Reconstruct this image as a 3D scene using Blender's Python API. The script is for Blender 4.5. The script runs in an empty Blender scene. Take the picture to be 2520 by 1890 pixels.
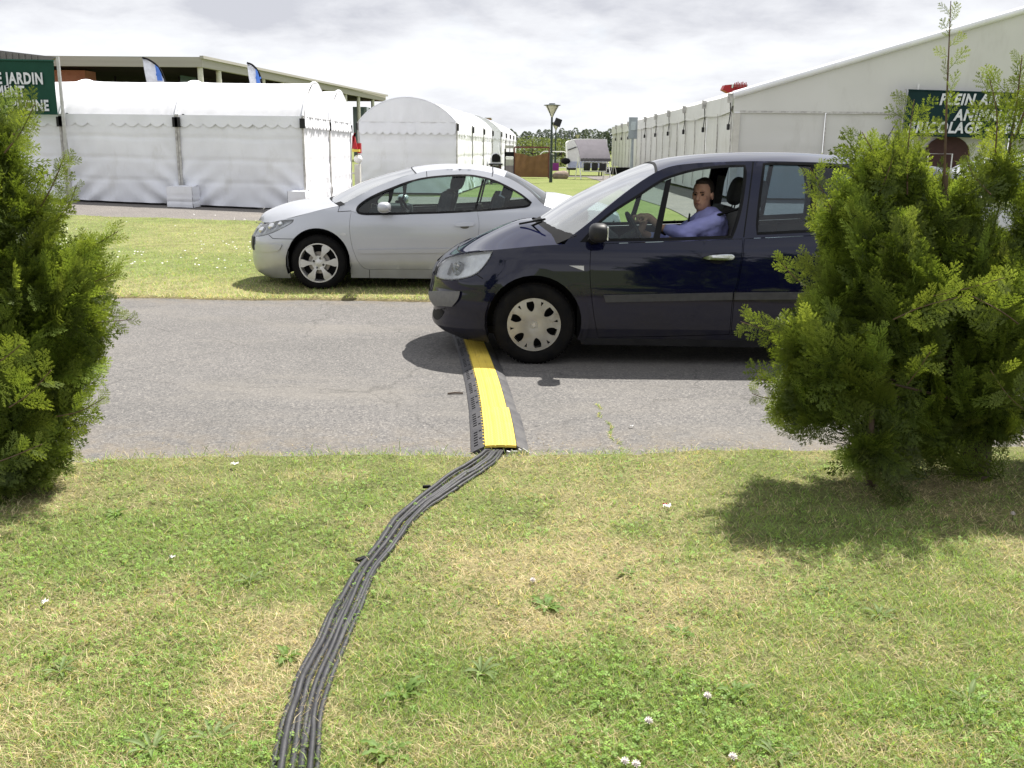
import bpy, bmesh, math, random
import numpy as np
from mathutils import Vector, Matrix, geometry, noise
R = math.radians
rng = np.random.default_rng(7)
random.seed(7)
S = bpy.context.scene
COL = S.collection

# ------------------------------------------------------------------ camera
F = 2375.0; CX = 1260.0; CY = 945.0; EYE = 1.64
PI_ = R(13.7); RO = R(0.6)
fw = np.array([0, math.cos(PI_), -math.sin(PI_)])
_r0 = np.array([1., 0, 0]); _u0 = np.cross(_r0, fw)
rt = _r0*math.cos(RO)+_u0*math.sin(RO); up = -_r0*math.sin(RO)+_u0*math.cos(RO)
CAM = np.array([0, 0, EYE])
cd = bpy.data.cameras.new('camera'); cam = bpy.data.objects.new('camera', cd); COL.objects.link(cam)
cd.sensor_width = 36.0; cd.lens = 36.0*F/2520.0; cd.clip_end = 3000; cd.clip_start = 0.05
M = Matrix.Identity(4)
for i in range(3):
    M[i][0] = rt[i]; M[i][1] = up[i]; M[i][2] = -fw[i]; M[i][3] = CAM[i]
cam.matrix_world = M
S.camera = cam

def ray(x, y): return fw+rt*((x-CX)/F)-up*((y-CY)/F)
def G(x, y, z=0.0):
    d = ray(x, y); return CAM+d*((z-EYE)/d[2])
def at(x, y, Y):
    d = ray(x, y); return CAM+d*(Y/d[1])
PX = 1.13922                      # full-view pixels to photograph pixels
def GP(x, y, z=0.0): return G(x*PX, y*PX, z)
def atP(x, y, Y): return at(x*PX, y*PX, Y)

# ------------------------------------------------------------------ world and sun
SUN_DIR = Vector((0.34, 0.44, 0.95)).normalized()      # towards the sun
sun_el = math.asin(SUN_DIR.z); sun_az = math.atan2(SUN_DIR.x, SUN_DIR.y)
W = bpy.data.worlds.new('World'); S.world = W; W.use_nodes = True
nt = W.node_tree; N = nt.nodes; L = nt.links
for n in list(N): N.remove(n)
out = N.new('ShaderNodeOutputWorld'); bg = N.new('ShaderNodeBackground'); bg.inputs[1].default_value = 0.1
sky = N.new('ShaderNodeTexSky'); sky.sky_type = 'NISHITA'; sky.sun_disc = False
sky.sun_elevation = sun_el; sky.sun_rotation = sun_az
tc = N.new('ShaderNodeTexCoord'); sep = N.new('ShaderNodeSeparateXYZ'); L.new(tc.outputs['Generated'], sep.inputs[0])
def wm(op, a, b=None, c=None):
    n = N.new('ShaderNodeMath'); n.operation = op
    for i, v in enumerate((a, b, c)):
        if v is None: continue
        if isinstance(v, (int, float)): n.inputs[i].default_value = v
        else: L.new(v, n.inputs[i])
    return n.outputs[0]
zz = wm('ADD', wm('MAXIMUM', sep.outputs[2], 0.0), 0.22)
cmb = N.new('ShaderNodeCombineXYZ')
L.new(wm('DIVIDE', sep.outputs[0], zz), cmb.inputs[0]); L.new(wm('DIVIDE', sep.outputs[1], zz), cmb.inputs[1])
cmb.inputs[2].default_value = 3.7
def wnoise(scale, det, rough, dist=0.0, off=(0, 0, 0)):
    mp = N.new('ShaderNodeMapping'); L.new(cmb.outputs[0], mp.inputs[0]); mp.inputs['Location'].default_value = off
    n = N.new('ShaderNodeTexNoise'); L.new(mp.outputs[0], n.inputs['Vector'])
    n.inputs['Scale'].default_value = scale; n.inputs['Detail'].default_value = det
    n.inputs['Roughness'].default_value = rough; n.inputs['Distortion'].default_value = dist
    return n.outputs[0]
def ramp(nodes, links, fac, stops):
    r = nodes.new('ShaderNodeValToRGB'); links.new(fac, r.inputs[0]); e = r.color_ramp.elements
    while len(e) < len(stops): e.new(0.5)
    for el, (p, c) in zip(e, stops):
        el.position = p; el.color = (*c, 1) if len(c) == 3 else c
    return r.outputs[0]
shade = wnoise(1.15, 9, 0.52, 0.15, (1.9, 0.6, 0))
shade2 = wnoise(4.5, 7, 0.6, 0.2, (4, 2, 1))
mixs = wm('ADD', wm('MULTIPLY', shade, 0.72), wm('MULTIPLY', shade2, 0.28))
# lower sky is brighter: thin bright cloud towards the horizon
hz = wm('MULTIPLY', wm('POWER', wm('SUBTRACT', 1.0, wm('MAXIMUM', wm('MINIMUM', wm('MULTIPLY', sep.outputs[2], 8.5), 1.0), 0.0)), 1.2), 0.13)
cl = ramp(N, L, wm('SUBTRACT', mixs, hz), [(0.36, (5.4, 5.45, 5.55)), (0.44, (4.9, 5.0, 5.2)), (0.505, (4.4, 4.47, 4.7)), (0.60, (3.35, 3.43, 3.75))])
cov = ramp(N, L, wnoise(1.3, 6, 0.55, 0.4, (7, 3, 0)), [(0.27, (0.6, 0.6, 0.6)), (0.42, (1, 1, 1))])
mx = N.new('ShaderNodeMix'); mx.data_type = 'RGBA'
L.new(cov, mx.inputs[0]); L.new(sky.outputs[0], mx.inputs[6]); L.new(cl, mx.inputs[7])
L.new(mx.outputs[2], bg.inputs[0]); L.new(bg.outputs[0], out.inputs[0])

sd = bpy.data.lights.new('sun', 'SUN'); sd.energy = 5.0; sd.angle = R(0.53); sd.color = (1.0, 0.955, 0.88)
so = bpy.data.objects.new('sun', sd); COL.objects.link(so)
so.rotation_euler = SUN_DIR.to_track_quat('Z', 'Y').to_euler()
S.view_settings.view_transform = 'Standard'; S.view_settings.look = 'None'
S.view_settings.exposure = 1.0; S.view_settings.gamma = 1.0; S.view_settings.use_curve_mapping = False
S.render.engine = 'CYCLES'
S.cycles.max_bounces = 10; S.cycles.transparent_max_bounces = 24; S.cycles.caustics_reflective = False; S.cycles.caustics_refractive = False

# ------------------------------------------------------------------ materials
MATS = {}
def new_mat(name):
    m = bpy.data.materials.new(name); m.use_nodes = True; MATS[name] = m
    n = m.node_tree.nodes; b = n['Principled BSDF']
    return m, m.node_tree, n, m.node_tree.links, b
def mat(name, c, rough=0.6, metal=0.0, c2=None, scale=8.0, bump=0.0, bscale=None, coat=0.0, spec=None, aniso=None, det=5, lo=0.35, hi=0.65, wear=0):
    m, t, n, l, b = new_mat(name)
    b.inputs['Roughness'].default_value = rough; b.inputs['Metallic'].default_value = metal
    if coat: b.inputs['Coat Weight'].default_value = coat; b.inputs['Coat Roughness'].default_value = 0.04
    if spec is not None: b.inputs['Specular IOR Level'].default_value = spec
    tcn = n.new('ShaderNodeTexCoord'); vec = tcn.outputs['Object']
    if aniso:
        mp = n.new('ShaderNodeMapping'); l.new(vec, mp.inputs[0]); mp.inputs['Scale'].default_value = aniso; vec = mp.outputs[0]
    if c2 is None: c2 = tuple(x*0.82 for x in c)
    nz = n.new('ShaderNodeTexNoise'); l.new(vec, nz.inputs['Vector']); nz.inputs['Scale'].default_value = scale; nz.inputs['Detail'].default_value = det
    l.new(ramp(n, l, nz.outputs[0], [(lo, c), (hi, c2)]), b.inputs['Base Color'])
    if bump:
        n2 = n.new('ShaderNodeTexNoise'); l.new(vec, n2.inputs['Vector']); n2.inputs['Scale'].default_value = bscale or scale*6; n2.inputs['Detail'].default_value = 6
        bp = n.new('ShaderNodeBump'); l.new(n2.outputs[0], bp.inputs['Height']); bp.inputs['Strength'].default_value = bump; bp.inputs['Distance'].default_value = 0.01
        l.new(bp.outputs[0], b.inputs['Normal'])
    return m
def glass(name, tint, refl=1.0, haze=0.0):
    m, t, n, l, b = new_mat(name); n.remove(b)
    o = n['Material Output']
    tr = n.new('ShaderNodeBsdfTransparent'); tr.inputs[0].default_value = (*tint, 1)
    gl = n.new('ShaderNodeBsdfGlossy'); gl.inputs['Roughness'].default_value = 0.015
    nz = n.new('ShaderNodeTexNoise'); nz.inputs['Scale'].default_value = 6
    fr = n.new('ShaderNodeFresnel'); fr.inputs[0].default_value = 1.5
    mt = n.new('ShaderNodeMath'); mt.operation = 'MULTIPLY'; l.new(fr.outputs[0], mt.inputs[0]); mt.inputs[1].default_value = refl
    a = n.new('ShaderNodeMixShader'); l.new(mt.outputs[0], a.inputs[0]); l.new(tr.outputs[0], a.inputs[1]); l.new(gl.outputs[0], a.inputs[2])
    last = a.outputs[0]
    if haze:
        df = n.new('ShaderNodeBsdfDiffuse'); df.inputs[0].default_value = (0.6, 0.62, 0.62, 1)
        mh = n.new('ShaderNodeMath'); mh.operation = 'MULTIPLY'; l.new(nz.outputs[0], mh.inputs[0]); mh.inputs[1].default_value = haze*2
        c = n.new('ShaderNodeMixShader'); l.new(mh.outputs[0], c.inputs[0]); l.new(last, c.inputs[1]); l.new(df.outputs[0], c.inputs[2]); last = c.outputs[0]
    l.new(last, o.inputs[0]); return m
def leafmat(name, rough=0.55, trans=0.4, spec=0.3):
    m, t, n, l, b = new_mat(name); o = n['Material Output']
    at_ = n.new('ShaderNodeAttribute'); at_.attribute_name = 'Col'
    l.new(at_.outputs['Color'], b.inputs['Base Color']); b.inputs['Roughness'].default_value = rough
    b.inputs['Specular IOR Level'].default_value = spec
    tl = n.new('ShaderNodeBsdfTranslucent')
    mul = n.new('ShaderNodeMix'); mul.data_type = 'RGBA'; mul.blend_type = 'MULTIPLY'; mul.inputs[0].default_value = 1.0
    l.new(at_.outputs['Color'], mul.inputs[6]); mul.inputs[7].default_value = (1.5, 1.45, 0.7, 1)
    l.new(mul.outputs[2], tl.inputs[0])
    a = n.new('ShaderNodeMixShader'); a.inputs[0].default_value = trans
    l.new(b.outputs[0], a.inputs[1]); l.new(tl.outputs[0], a.inputs[2]); l.new(a.outputs[0], o.inputs[0]); return m

m_dark = mat('dark_plastic', (0.012, 0.012, 0.014), 0.5, c2=(0.018, 0.018, 0.02), spec=0.3)
m_black = mat('black_rubber', (0.006, 0.006, 0.007), 0.6, c2=(0.009, 0.009, 0.010), spec=0.15)
m_tyre = mat('tyre_rubber', (0.006, 0.006, 0.007), 0.85, c2=(0.012, 0.011, 0.010), scale=14, bump=0.3, bscale=120, spec=0.12)
m_blue = mat('navy_paint', (0.0042, 0.005, 0.021), 0.4, 0.0, c2=(0.005, 0.006, 0.025), scale=3, coat=1.0, spec=0.0)
m_silver = mat('silver_paint', (0.44, 0.455, 0.495), 0.33, 0.35, c2=(0.47, 0.485, 0.525), scale=2, coat=0.7)
m_greyp = mat('bumper_grey', (0.115, 0.113, 0.11), 0.6, c2=(0.14, 0.137, 0.13), scale=30, bump=0.1)
m_chrome = mat('chrome', (0.8, 0.8, 0.8), 0.12, 1.0, c2=(0.72, 0.72, 0.72))
m_capm = mat('hubcap_silver', (0.40, 0.385, 0.355), 0.38, 0.35, c2=(0.29, 0.27, 0.235), scale=7)
m_alloy = mat('alloy_silver', (0.62, 0.61, 0.6), 0.35, 0.4, c2=(0.5, 0.49, 0.47), scale=9)
m_disc = mat('brake_steel', (0.36, 0.34, 0.31), 0.45, 0.6, c2=(0.26, 0.23, 0.2), scale=20)
m_glass = glass('car_glass', (0.66, 0.78, 0.74), 1.1, 0.02)
m_wglass = glass('windscreen_glass', (0.62, 0.74, 0.70), 4.5, 0.07)  # diffuse haze raised to whiten the pane like a sky reflection
m_dglass = glass('tinted_glass', (0.42, 0.52, 0.58), 1.3, 0.015)
m_lens = glass('lamp_lens', (0.93, 0.95, 0.96), 1.5, 0.10)
m_seat = mat('seat_fabric', (0.035, 0.038, 0.05), 0.9, c2=(0.05, 0.053, 0.068), scale=40, bump=0.2)
m_seatg = mat('grey_seat_fabric', (0.13, 0.125, 0.12), 0.9, c2=(0.16, 0.155, 0.15), scale=40, bump=0.2)
m_trim = mat('cabin_trim', (0.05, 0.052, 0.06), 0.7, c2=(0.065, 0.067, 0.075))
m_reflector = mat('lamp_reflector', (0.85, 0.86, 0.88), 0.15, 0.4, c2=(0.7, 0.7, 0.72), scale=30)
m_white = mat('white_plastic', (0.8, 0.8, 0.8), 0.5, c2=(0.74, 0.74, 0.73))
m_tent = mat('tent_canvas', (0.81, 0.82, 0.87), 0.55, c2=(0.74, 0.75, 0.80), scale=1.1, bump=0.12, bscale=9, det=7)
m_troof = mat('tent_roof_canvas', (0.64, 0.645, 0.68), 0.5, c2=(0.57, 0.575, 0.61), scale=1.6, bump=0.35, bscale=5, det=7)  # coloured darker than the walls to hold down the sun's glare
m_marq = mat('marquee_canvas', (0.63, 0.63, 0.615), 0.55, c2=(0.58, 0.58, 0.565), scale=0.5, bump=0.08, bscale=5, det=7)
m_tentedge = mat('dirty_canvas', (0.55, 0.54, 0.52), 0.8, c2=(0.33, 0.32, 0.31), scale=9)
m_alu = mat('aluminium', (0.5, 0.5, 0.49), 0.45, 0.6, c2=(0.4, 0.4, 0.39), scale=12)
m_postw = mat('cream_post', (0.58, 0.57, 0.53), 0.6, c2=(0.5, 0.49, 0.45), scale=6)
m_green = mat('banner_green', (0.010, 0.052, 0.036), 0.5, c2=(0.013, 0.064, 0.045), scale=2, spec=0.15)
m_green2 = mat('banner_dark_green', (0.007, 0.026, 0.030), 0.5, c2=(0.009, 0.032, 0.035), scale=2, spec=0.12)
m_letter = mat('banner_white', (0.72, 0.74, 0.80), 0.5, c2=(0.58, 0.60, 0.66))
m_roofmetal = mat('roof_metal', (0.13, 0.12, 0.135), 0.5, 0.2, c2=(0.16, 0.15, 0.165), scale=4)
m_fascia = mat('fascia_beige', (0.36, 0.345, 0.315), 0.6, c2=(0.32, 0.305, 0.28), scale=0.8, aniso=(0.2, 0.2, 6))
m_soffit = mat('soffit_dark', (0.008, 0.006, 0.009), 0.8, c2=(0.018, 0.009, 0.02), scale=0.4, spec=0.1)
m_bglass = mat('building_glass', (0.075, 0.12, 0.115), 0.15, c2=(0.05, 0.085, 0.085), scale=0.5, spec=0.9)
m_brick = mat('brick_red', (0.40, 0.17, 0.125), 0.85, c2=(0.34, 0.14, 0.10), scale=3)
m_concrete = mat('concrete', (0.4, 0.39, 0.37), 0.85, c2=(0.32, 0.31, 0.3), scale=7, bump=0.2)
m_iron = mat('dark_green_iron', (0.018, 0.032, 0.028), 0.5, c2=(0.03, 0.045, 0.04), scale=15)
m_lampglass = mat('lamp_glass_cream', (0.55, 0.52, 0.42), 0.4, c2=(0.48, 0.45, 0.36))
m_burlap = mat('brown_canvas', (0.21, 0.115, 0.05), 0.9, c2=(0.16, 0.085, 0.038), scale=3, bump=0.3)
m_rust = mat('rust_red_frame', (0.16, 0.05, 0.035), 0.7, c2=(0.11, 0.035, 0.03), scale=6)
m_awn = mat('grey_canopy', (0.11, 0.10, 0.12), 0.8, c2=(0.09, 0.082, 0.10), scale=3, bump=0.2)
m_purple = mat('purple_board', (0.18, 0.008, 0.18), 0.6, c2=(0.15, 0.01, 0.15))
m_blackpanel = mat('black_panel', (0.012, 0.012, 0.02), 0.4, c2=(0.02, 0.02, 0.03))
m_red = mat('red_paint', (0.42, 0.01, 0.02), 0.5, c2=(0.36, 0.01, 0.02))
m_rock = mat('rock', (0.26, 0.2, 0.16), 0.9, c2=(0.18, 0.14, 0.12), scale=5, bump=0.6, bscale=20)
m_yellow = mat('yellow_lid', (0.74, 0.56, 0.085), 0.6, c2=(0.66, 0.49, 0.07), scale=9, bump=0.15)
m_ramp = mat('ramp_rubber', (0.035, 0.035, 0.041), 0.7, c2=(0.06, 0.058, 0.062), scale=12, bump=0.3)
m_ramp2 = mat('ramp_rubber_dusty', (0.045, 0.045, 0.052), 0.5, c2=(0.09, 0.088, 0.09), scale=8, bump=0.25)
m_cable = mat('cable_rubber', (0.015, 0.015, 0.019), 0.55, c2=(0.030, 0.030, 0.034), scale=18, bump=0.2, bscale=150)
m_skin = mat('skin', (0.52, 0.31, 0.225), 0.65, c2=(0.45, 0.245, 0.17), scale=22, bump=0.1, spec=0.3)
m_hair = mat('dark_hair', (0.02, 0.013, 0.009), 0.7, c2=(0.03, 0.02, 0.013), scale=60, bump=0.4)
m_shirt = mat('lavender_shirt', (0.36, 0.37, 0.72), 0.85, c2=(0.31, 0.32, 0.66), scale=14, bump=0.5, bscale=16)
m_trouser = mat('dark_trousers', (0.03, 0.03, 0.04), 0.9)
m_eye = mat('eye_dark', (0.03, 0.02, 0.015), 0.3)
m_lip = mat('lips', (0.26, 0.10, 0.08), 0.5)
m_bark = mat('bark', (0.10, 0.065, 0.045), 0.9, c2=(0.05, 0.035, 0.026), scale=9, bump=0.9, bscale=22, aniso=(1, 1, 0.25))
m_twig = mat('reddish_twig', (0.13, 0.075, 0.05), 0.8, c2=(0.09, 0.055, 0.04), scale=30)
m_leaf = leafmat('cypress_leaf', 0.5, 0.42, 0.3)
m_grassb = leafmat('grass_blade', 0.6, 0.35, 0.3)
m_treeleaf = leafmat('tree_leaf', 0.6, 0.3, 0.2)
m_flag = mat('flag_white', (0.72, 0.74, 0.8), 0.6)
m_flagb = mat('flag_blue', (0.07, 0.19, 0.62), 0.6)
m_paper = mat('paper_white', (0.78, 0.77, 0.76), 0.8)
m_stick = mat('stick_brown', (0.09, 0.065, 0.05), 0.9, scale=40)
m_orange = mat('indicator_clear', (0.6, 0.6, 0.62), 0.2, c2=(0.5, 0.5, 0.52))
m_signg = mat('sign_grey_blue', (0.24, 0.27, 0.30), 0.4, c2=(0.34, 0.38, 0.42), scale=3)

def dusty(m, z0, z1, dust, amt, sc=6):
    """road dust settling on the lower body (height above ground in object space)"""
    t = m.node_tree; n = t.nodes; l = t.links; b = n['Principled BSDF']; src = b.inputs['Base Color'].links[0].from_socket
    tc_ = n.new('ShaderNodeTexCoord'); sp = n.new('ShaderNodeSeparateXYZ'); l.new(tc_.outputs['Object'], sp.inputs[0])
    mr = n.new('ShaderNodeMapRange'); l.new(sp.outputs[2], mr.inputs[0]); mr.inputs[1].default_value = z1; mr.inputs[2].default_value = z0
    nz = n.new('ShaderNodeTexNoise'); l.new(tc_.outputs['Object'], nz.inputs['Vector']); nz.inputs['Scale'].default_value = sc; nz.inputs['Detail'].default_value = 8
    mu = n.new('ShaderNodeMath'); mu.operation = 'MULTIPLY'; l.new(mr.outputs[0], mu.inputs[0]); l.new(nz.outputs[0], mu.inputs[1])
    m2 = n.new('ShaderNodeMath'); m2.operation = 'MULTIPLY'; l.new(mu.outputs[0], m2.inputs[0]); m2.inputs[1].default_value = amt*2; m2.use_clamp = True
    mx_ = n.new('ShaderNodeMix'); mx_.data_type = 'RGBA'; l.new(m2.outputs[0], mx_.inputs[0]); l.new(src, mx_.inputs[6]); mx_.inputs[7].default_value = (*dust, 1); l.new(mx_.outputs[2], b.inputs['Base Color'])
    ct = n.new('ShaderNodeMath'); ct.operation = 'SUBTRACT'; ct.inputs[0].default_value = b.inputs['Coat Weight'].default_value; l.new(m2.outputs[0], ct.inputs[1]); ct.use_clamp = True; l.new(ct.outputs[0], b.inputs['Coat Weight'])
dusty(m_blue, 0.12, 0.62, (0.045, 0.042, 0.038), 0.6); dusty(m_silver, 0.15, 0.5, (0.22, 0.2, 0.17), 0.4)
def scuffed(m, dirt, lo, hi, sc, stretch):
    t = m.node_tree; n = t.nodes; l = t.links; b = n['Principled BSDF']; src = b.inputs['Base Color'].links[0].from_socket
    tc_ = n.new('ShaderNodeTexCoord'); mp = n.new('ShaderNodeMapping'); l.new(tc_.outputs['Object'], mp.inputs[0]); mp.inputs['Scale'].default_value = stretch
    nz = n.new('ShaderNodeTexNoise'); l.new(mp.outputs[0], nz.inputs['Vector']); nz.inputs['Scale'].default_value = sc; nz.inputs['Detail'].default_value = 9; nz.inputs['Roughness'].default_value = .7
    f = ramp(n, l, nz.outputs[0], [(lo, (0, 0, 0)), (hi, (.75, .75, .75))]); mx_ = n.new('ShaderNodeMix'); mx_.data_type = 'RGBA'; l.new(f, mx_.inputs[0]); l.new(src, mx_.inputs[6]); mx_.inputs[7].default_value = (*dirt, 1); l.new(mx_.outputs[2], b.inputs['Base Color'])
scuffed(m_yellow, (0.38, 0.30, 0.12), 0.56, 0.85, 9, (2.5, 1, 1)); scuffed(m_tent, (0.50, 0.49, 0.47), 0.58, 0.85, 1.4, (1, 1, .35)); scuffed(m_marq, (0.40, 0.39, 0.36), 0.56, 0.85, .8, (1, 1, .3))
scuffed(m_capm, (0.12, 0.09, 0.07), 0.56, 0.8, 9, (1, 1, 1))
m_strip = mat('side_moulding', (0.050, 0.050, 0.052), 0.6, c2=(0.065, 0.065, 0.066), scale=20, spec=0.25)
# ------------------------------------------------------------------ mesh helpers
BASE = {}
def tag(o, label=None, cat=None, group=None, kind=None):
    if label: o['label'] = label
    if cat: o['category'] = cat
    if group: o['group'] = group
    if kind: o['kind'] = kind
    return o
def thing(name, label, cat, loc=(0, 0, 0), group=None):
    o = bpy.data.objects.new(name, None); COL.objects.link(o); o.location = loc; o.empty_display_size = 0.2
    BASE[o.name] = Vector(loc); return tag(o, label, cat, group)
class MB:
    def __init__(s): s.v = []; s.f = []; s.n = 0
    def add(s, v, f):
        v = np.asarray(v, float).reshape(-1, 3)
        s.v.append(v); s.f += [tuple(int(i)+s.n for i in q) for q in f]; s.n += len(v); return s
    def box(s, c, d, rz=0.0, ry=0.0, rx=0.0, bev=0.0, taper=1.0):
        hx, hy, hz_ = d[0]/2, d[1]/2, d[2]/2
        if bev > 0:
            b = min(bev, hx*.9, hy*.9, hz_*.9); vs = []
            bm = bmesh.new(); bmesh.ops.create_cube(bm, size=1.0)
            for v in bm.verts: v.co = Vector((v.co.x*2*hx, v.co.y*2*hy, v.co.z*2*hz_))
            bmesh.ops.bevel(bm, geom=bm.edges[:], offset=b, segments=2, profile=0.6, affect='EDGES')
            vs = [tuple(v.co) for v in bm.verts]; bm.verts.index_update(); fs = [[v.index for v in f.verts] for f in bm.faces]; bm.free()
        else:
            vs = [(x, y, z) for x in (-hx, hx) for y in (-hy, hy) for z in (-hz_, hz_)]
            fs = [(0, 1, 3, 2), (4, 6, 7, 5), (0, 4, 5, 1), (2, 3, 7, 6), (0, 2, 6, 4), (1, 5, 7, 3)]
        m = Matrix.Rotation(rz, 3, 'Z') @ Matrix.Rotation(ry, 3, 'Y') @ Matrix.Rotation(rx, 3, 'X')
        vs = [m @ Vector((v[0]*(taper if v[2] > 0 else 1), v[1]*(taper if v[2] > 0 else 1), v[2]))+Vector(c) for v in vs]
        return s.add(vs, fs)
    def tube(s, pts, r, n=8, cap=True, flat=1.0):
        pts = [Vector(p) for p in pts]; k = len(pts)
        rr = r if hasattr(r, '__len__') else [r]*k
        vs = []; ref = None
        for i, p in enumerate(pts):
            t = (pts[min(i+1, k-1)]-pts[max(i-1, 0)])
            if t.length < 1e-9: t = Vector((0, 0, 1))
            t.normalize()
            if ref is None: ref = Vector((0, 0, 1)) if abs(t.z) < 0.9 else Vector((1, 0, 0))
            a = t.cross(ref)
            if a.length < 1e-4: a = t.cross(Vector((0, 1, 0)))
            a.normalize(); b = a.cross(t); ref = b
            for j in range(n):
                an = 2*math.pi*j/n; vs.append(p+a*math.cos(an)*rr[i]+b*math.sin(an)*rr[i]*flat)
        fs = [(i*n+j, i*n+(j+1) % n, (i+1)*n+(j+1) % n, (i+1)*n+j) for i in range(k-1) for j in range(n)]
        if cap: fs += [tuple(range(n-1, -1, -1)), tuple(range((k-1)*n, k*n))]
        return s.add(vs, fs)
    def grid(s, P):
        P = np.asarray(P, float); a, b = P.shape[:2]
        fs = [(i*b+j, (i+1)*b+j, (i+1)*b+j+1, i*b+j+1) for i in range(a-1) for j in range(b-1)]
        return s.add(P.reshape(-1, 3), fs)
    def prism(s, poly, axis, a0, a1):
        """poly of (u,v) extruded along axis 'x','y','z' from a0 to a1"""
        n = len(poly); vs = []
        for a in (a0, a1):
            for (u, v) in poly:
                vs.append({'y': (u, a, v), 'x': (a, u, v), 'z': (u, v, a)}[axis])
        fs = [tuple(range(n)), tuple(range(2*n-1, n-1, -1))]+[(i, i+n, (i+1) % n+n, (i+1) % n) for i in range(n)]
        return s.add(vs, fs)
    def lathe(s, prof, c, axis='z', n=32):
        """prof of (r, h)"""
        vs = []; k = len(prof)
        for (r, h) in prof:
            for j in range(n):
                a = 2*math.pi*j/n; x, y = r*math.cos(a), r*math.sin(a)
                vs.append({'z': (c[0]+x, c[1]+y, c[2]+h), 'y': (c[0]+x, c[1]+h, c[2]+y)}[axis])
        fs = [(i*n+j, i*n+(j+1) % n, (i+1)*n+(j+1) % n, (i+1)*n+j) for i in range(k-1) for j in range(n)]
        return s.add(vs, fs)
    def ell(s, c, r, n=16, m=10, e=1.0, rz=0, ry=0):
        vs = []; mt = Matrix.Rotation(rz, 3, 'Z') @ Matrix.Rotation(ry, 3, 'Y')
        pw = lambda q: math.copysign(abs(q)**e, q)
        for i in range(m+1):
            ph = -math.pi/2+math.pi*i/m
            for j in range(n):
                a = 2*math.pi*j/n
                vs.append(mt @ Vector((r[0]*pw(math.cos(ph))*pw(math.cos(a)), r[1]*pw(math.cos(ph))*pw(math.sin(a)), r[2]*pw(math.sin(ph))))+Vector(c))
        fs = [(i*n+j, i*n+(j+1) % n, (i+1)*n+(j+1) % n, (i+1)*n+j) for i in range(m) for j in range(n)]
        return s.add(vs, fs)
    def build(s, name, m, parent=None, smooth=False, label=None, kind=None, recalc=True, weld=True):
        V = np.concatenate(s.v) if s.v else np.zeros((0, 3))
        if parent is not None: V = V-np.array(root_of(parent))
        me = bpy.data.meshes.new(name); me.from_pydata(V.tolist(), [], s.f)
        if weld or recalc:
            bm = bmesh.new(); bm.from_mesh(me)
            if weld: bmesh.ops.remove_doubles(bm, verts=bm.verts, dist=1e-5)
            if recalc: bmesh.ops.recalc_face_normals(bm, faces=bm.faces)
            bm.to_mesh(me); bm.free()
        return link(name, me, m, parent, smooth, label, kind)
def root_of(o):
    v = Vector((0, 0, 0))
    while o is not None: v += o.location; o = o.parent
    return v
def link(name, me, m, parent=None, smooth=False, label=None, kind=None):
    for x in (m if isinstance(m, (list, tuple)) else [m]): me.materials.append(x)
    if smooth:
        me.polygons.foreach_set('use_smooth', [True]*len(me.polygons))
        try: me.set_sharp_from_angle(angle=R(42))
        except Exception: pass
    o = bpy.data.objects.new(name, me); COL.objects.link(o)
    if parent is not None: o.parent = parent
    if label: o['label'] = label
    if kind: o['kind'] = kind
    return o
def single(name, mb, m, label, cat, smooth=False, group=None, kind=None, loc=None):
    """a thing that is one mesh; origin at its base"""
    V = np.concatenate(mb.v)
    c = Vector(loc) if loc is not None else Vector(((V[:, 0].min()+V[:, 0].max())/2, (V[:, 1].min()+V[:, 1].max())/2, V[:, 2].min()))
    mb.v = [V-np.array(c)]
    o = mb.build(name, m, None, smooth); o.location = c
    return tag(o, label, cat, group, kind)
def copy_tree(o, parent=None, fn=None):
    c = o.copy(); COL.objects.link(c); c.parent = parent
    if parent is not None: c.matrix_parent_inverse = o.matrix_parent_inverse.copy()
    if fn: fn(c)
    for ch in list(o.children): copy_tree(ch, c, fn)
    return c
def fastmesh(name, V, tris, quads, col, m, kind=None, parent=None):
    """V (n,3); tris (a,3), quads (b,4) index arrays; col (n,3)"""
    me = bpy.data.meshes.new(name)
    tris = np.asarray(tris, np.int32).reshape(-1, 3); quads = np.asarray(quads, np.int32).reshape(-1, 4)
    me.vertices.add(len(V)); me.vertices.foreach_set('co', np.asarray(V, np.float32).ravel())
    nl = tris.size+quads.size; me.loops.add(nl); me.loops.foreach_set('vertex_index', np.concatenate([tris.ravel(), quads.ravel()]).astype(np.int32))
    npol = len(tris)+len(quads); me.polygons.add(npol)
    st = np.concatenate([np.arange(len(tris))*3, tris.size+np.arange(len(quads))*4]).astype(np.int32)
    me.polygons.foreach_set('loop_start', st)
    me.update(calc_edges=True)
    a = me.color_attributes.new('Col', 'FLOAT_COLOR', 'POINT')
    c4 = np.ones((len(V), 4), np.float32); c4[:, :3] = col; a.data.foreach_set('color', c4.ravel())
    me.materials.append(m); me.validate()
    o = bpy.data.objects.new(name, me); COL.objects.link(o)
    if parent is not None: o.parent = parent
    if kind: o['kind'] = kind
    return o
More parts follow.
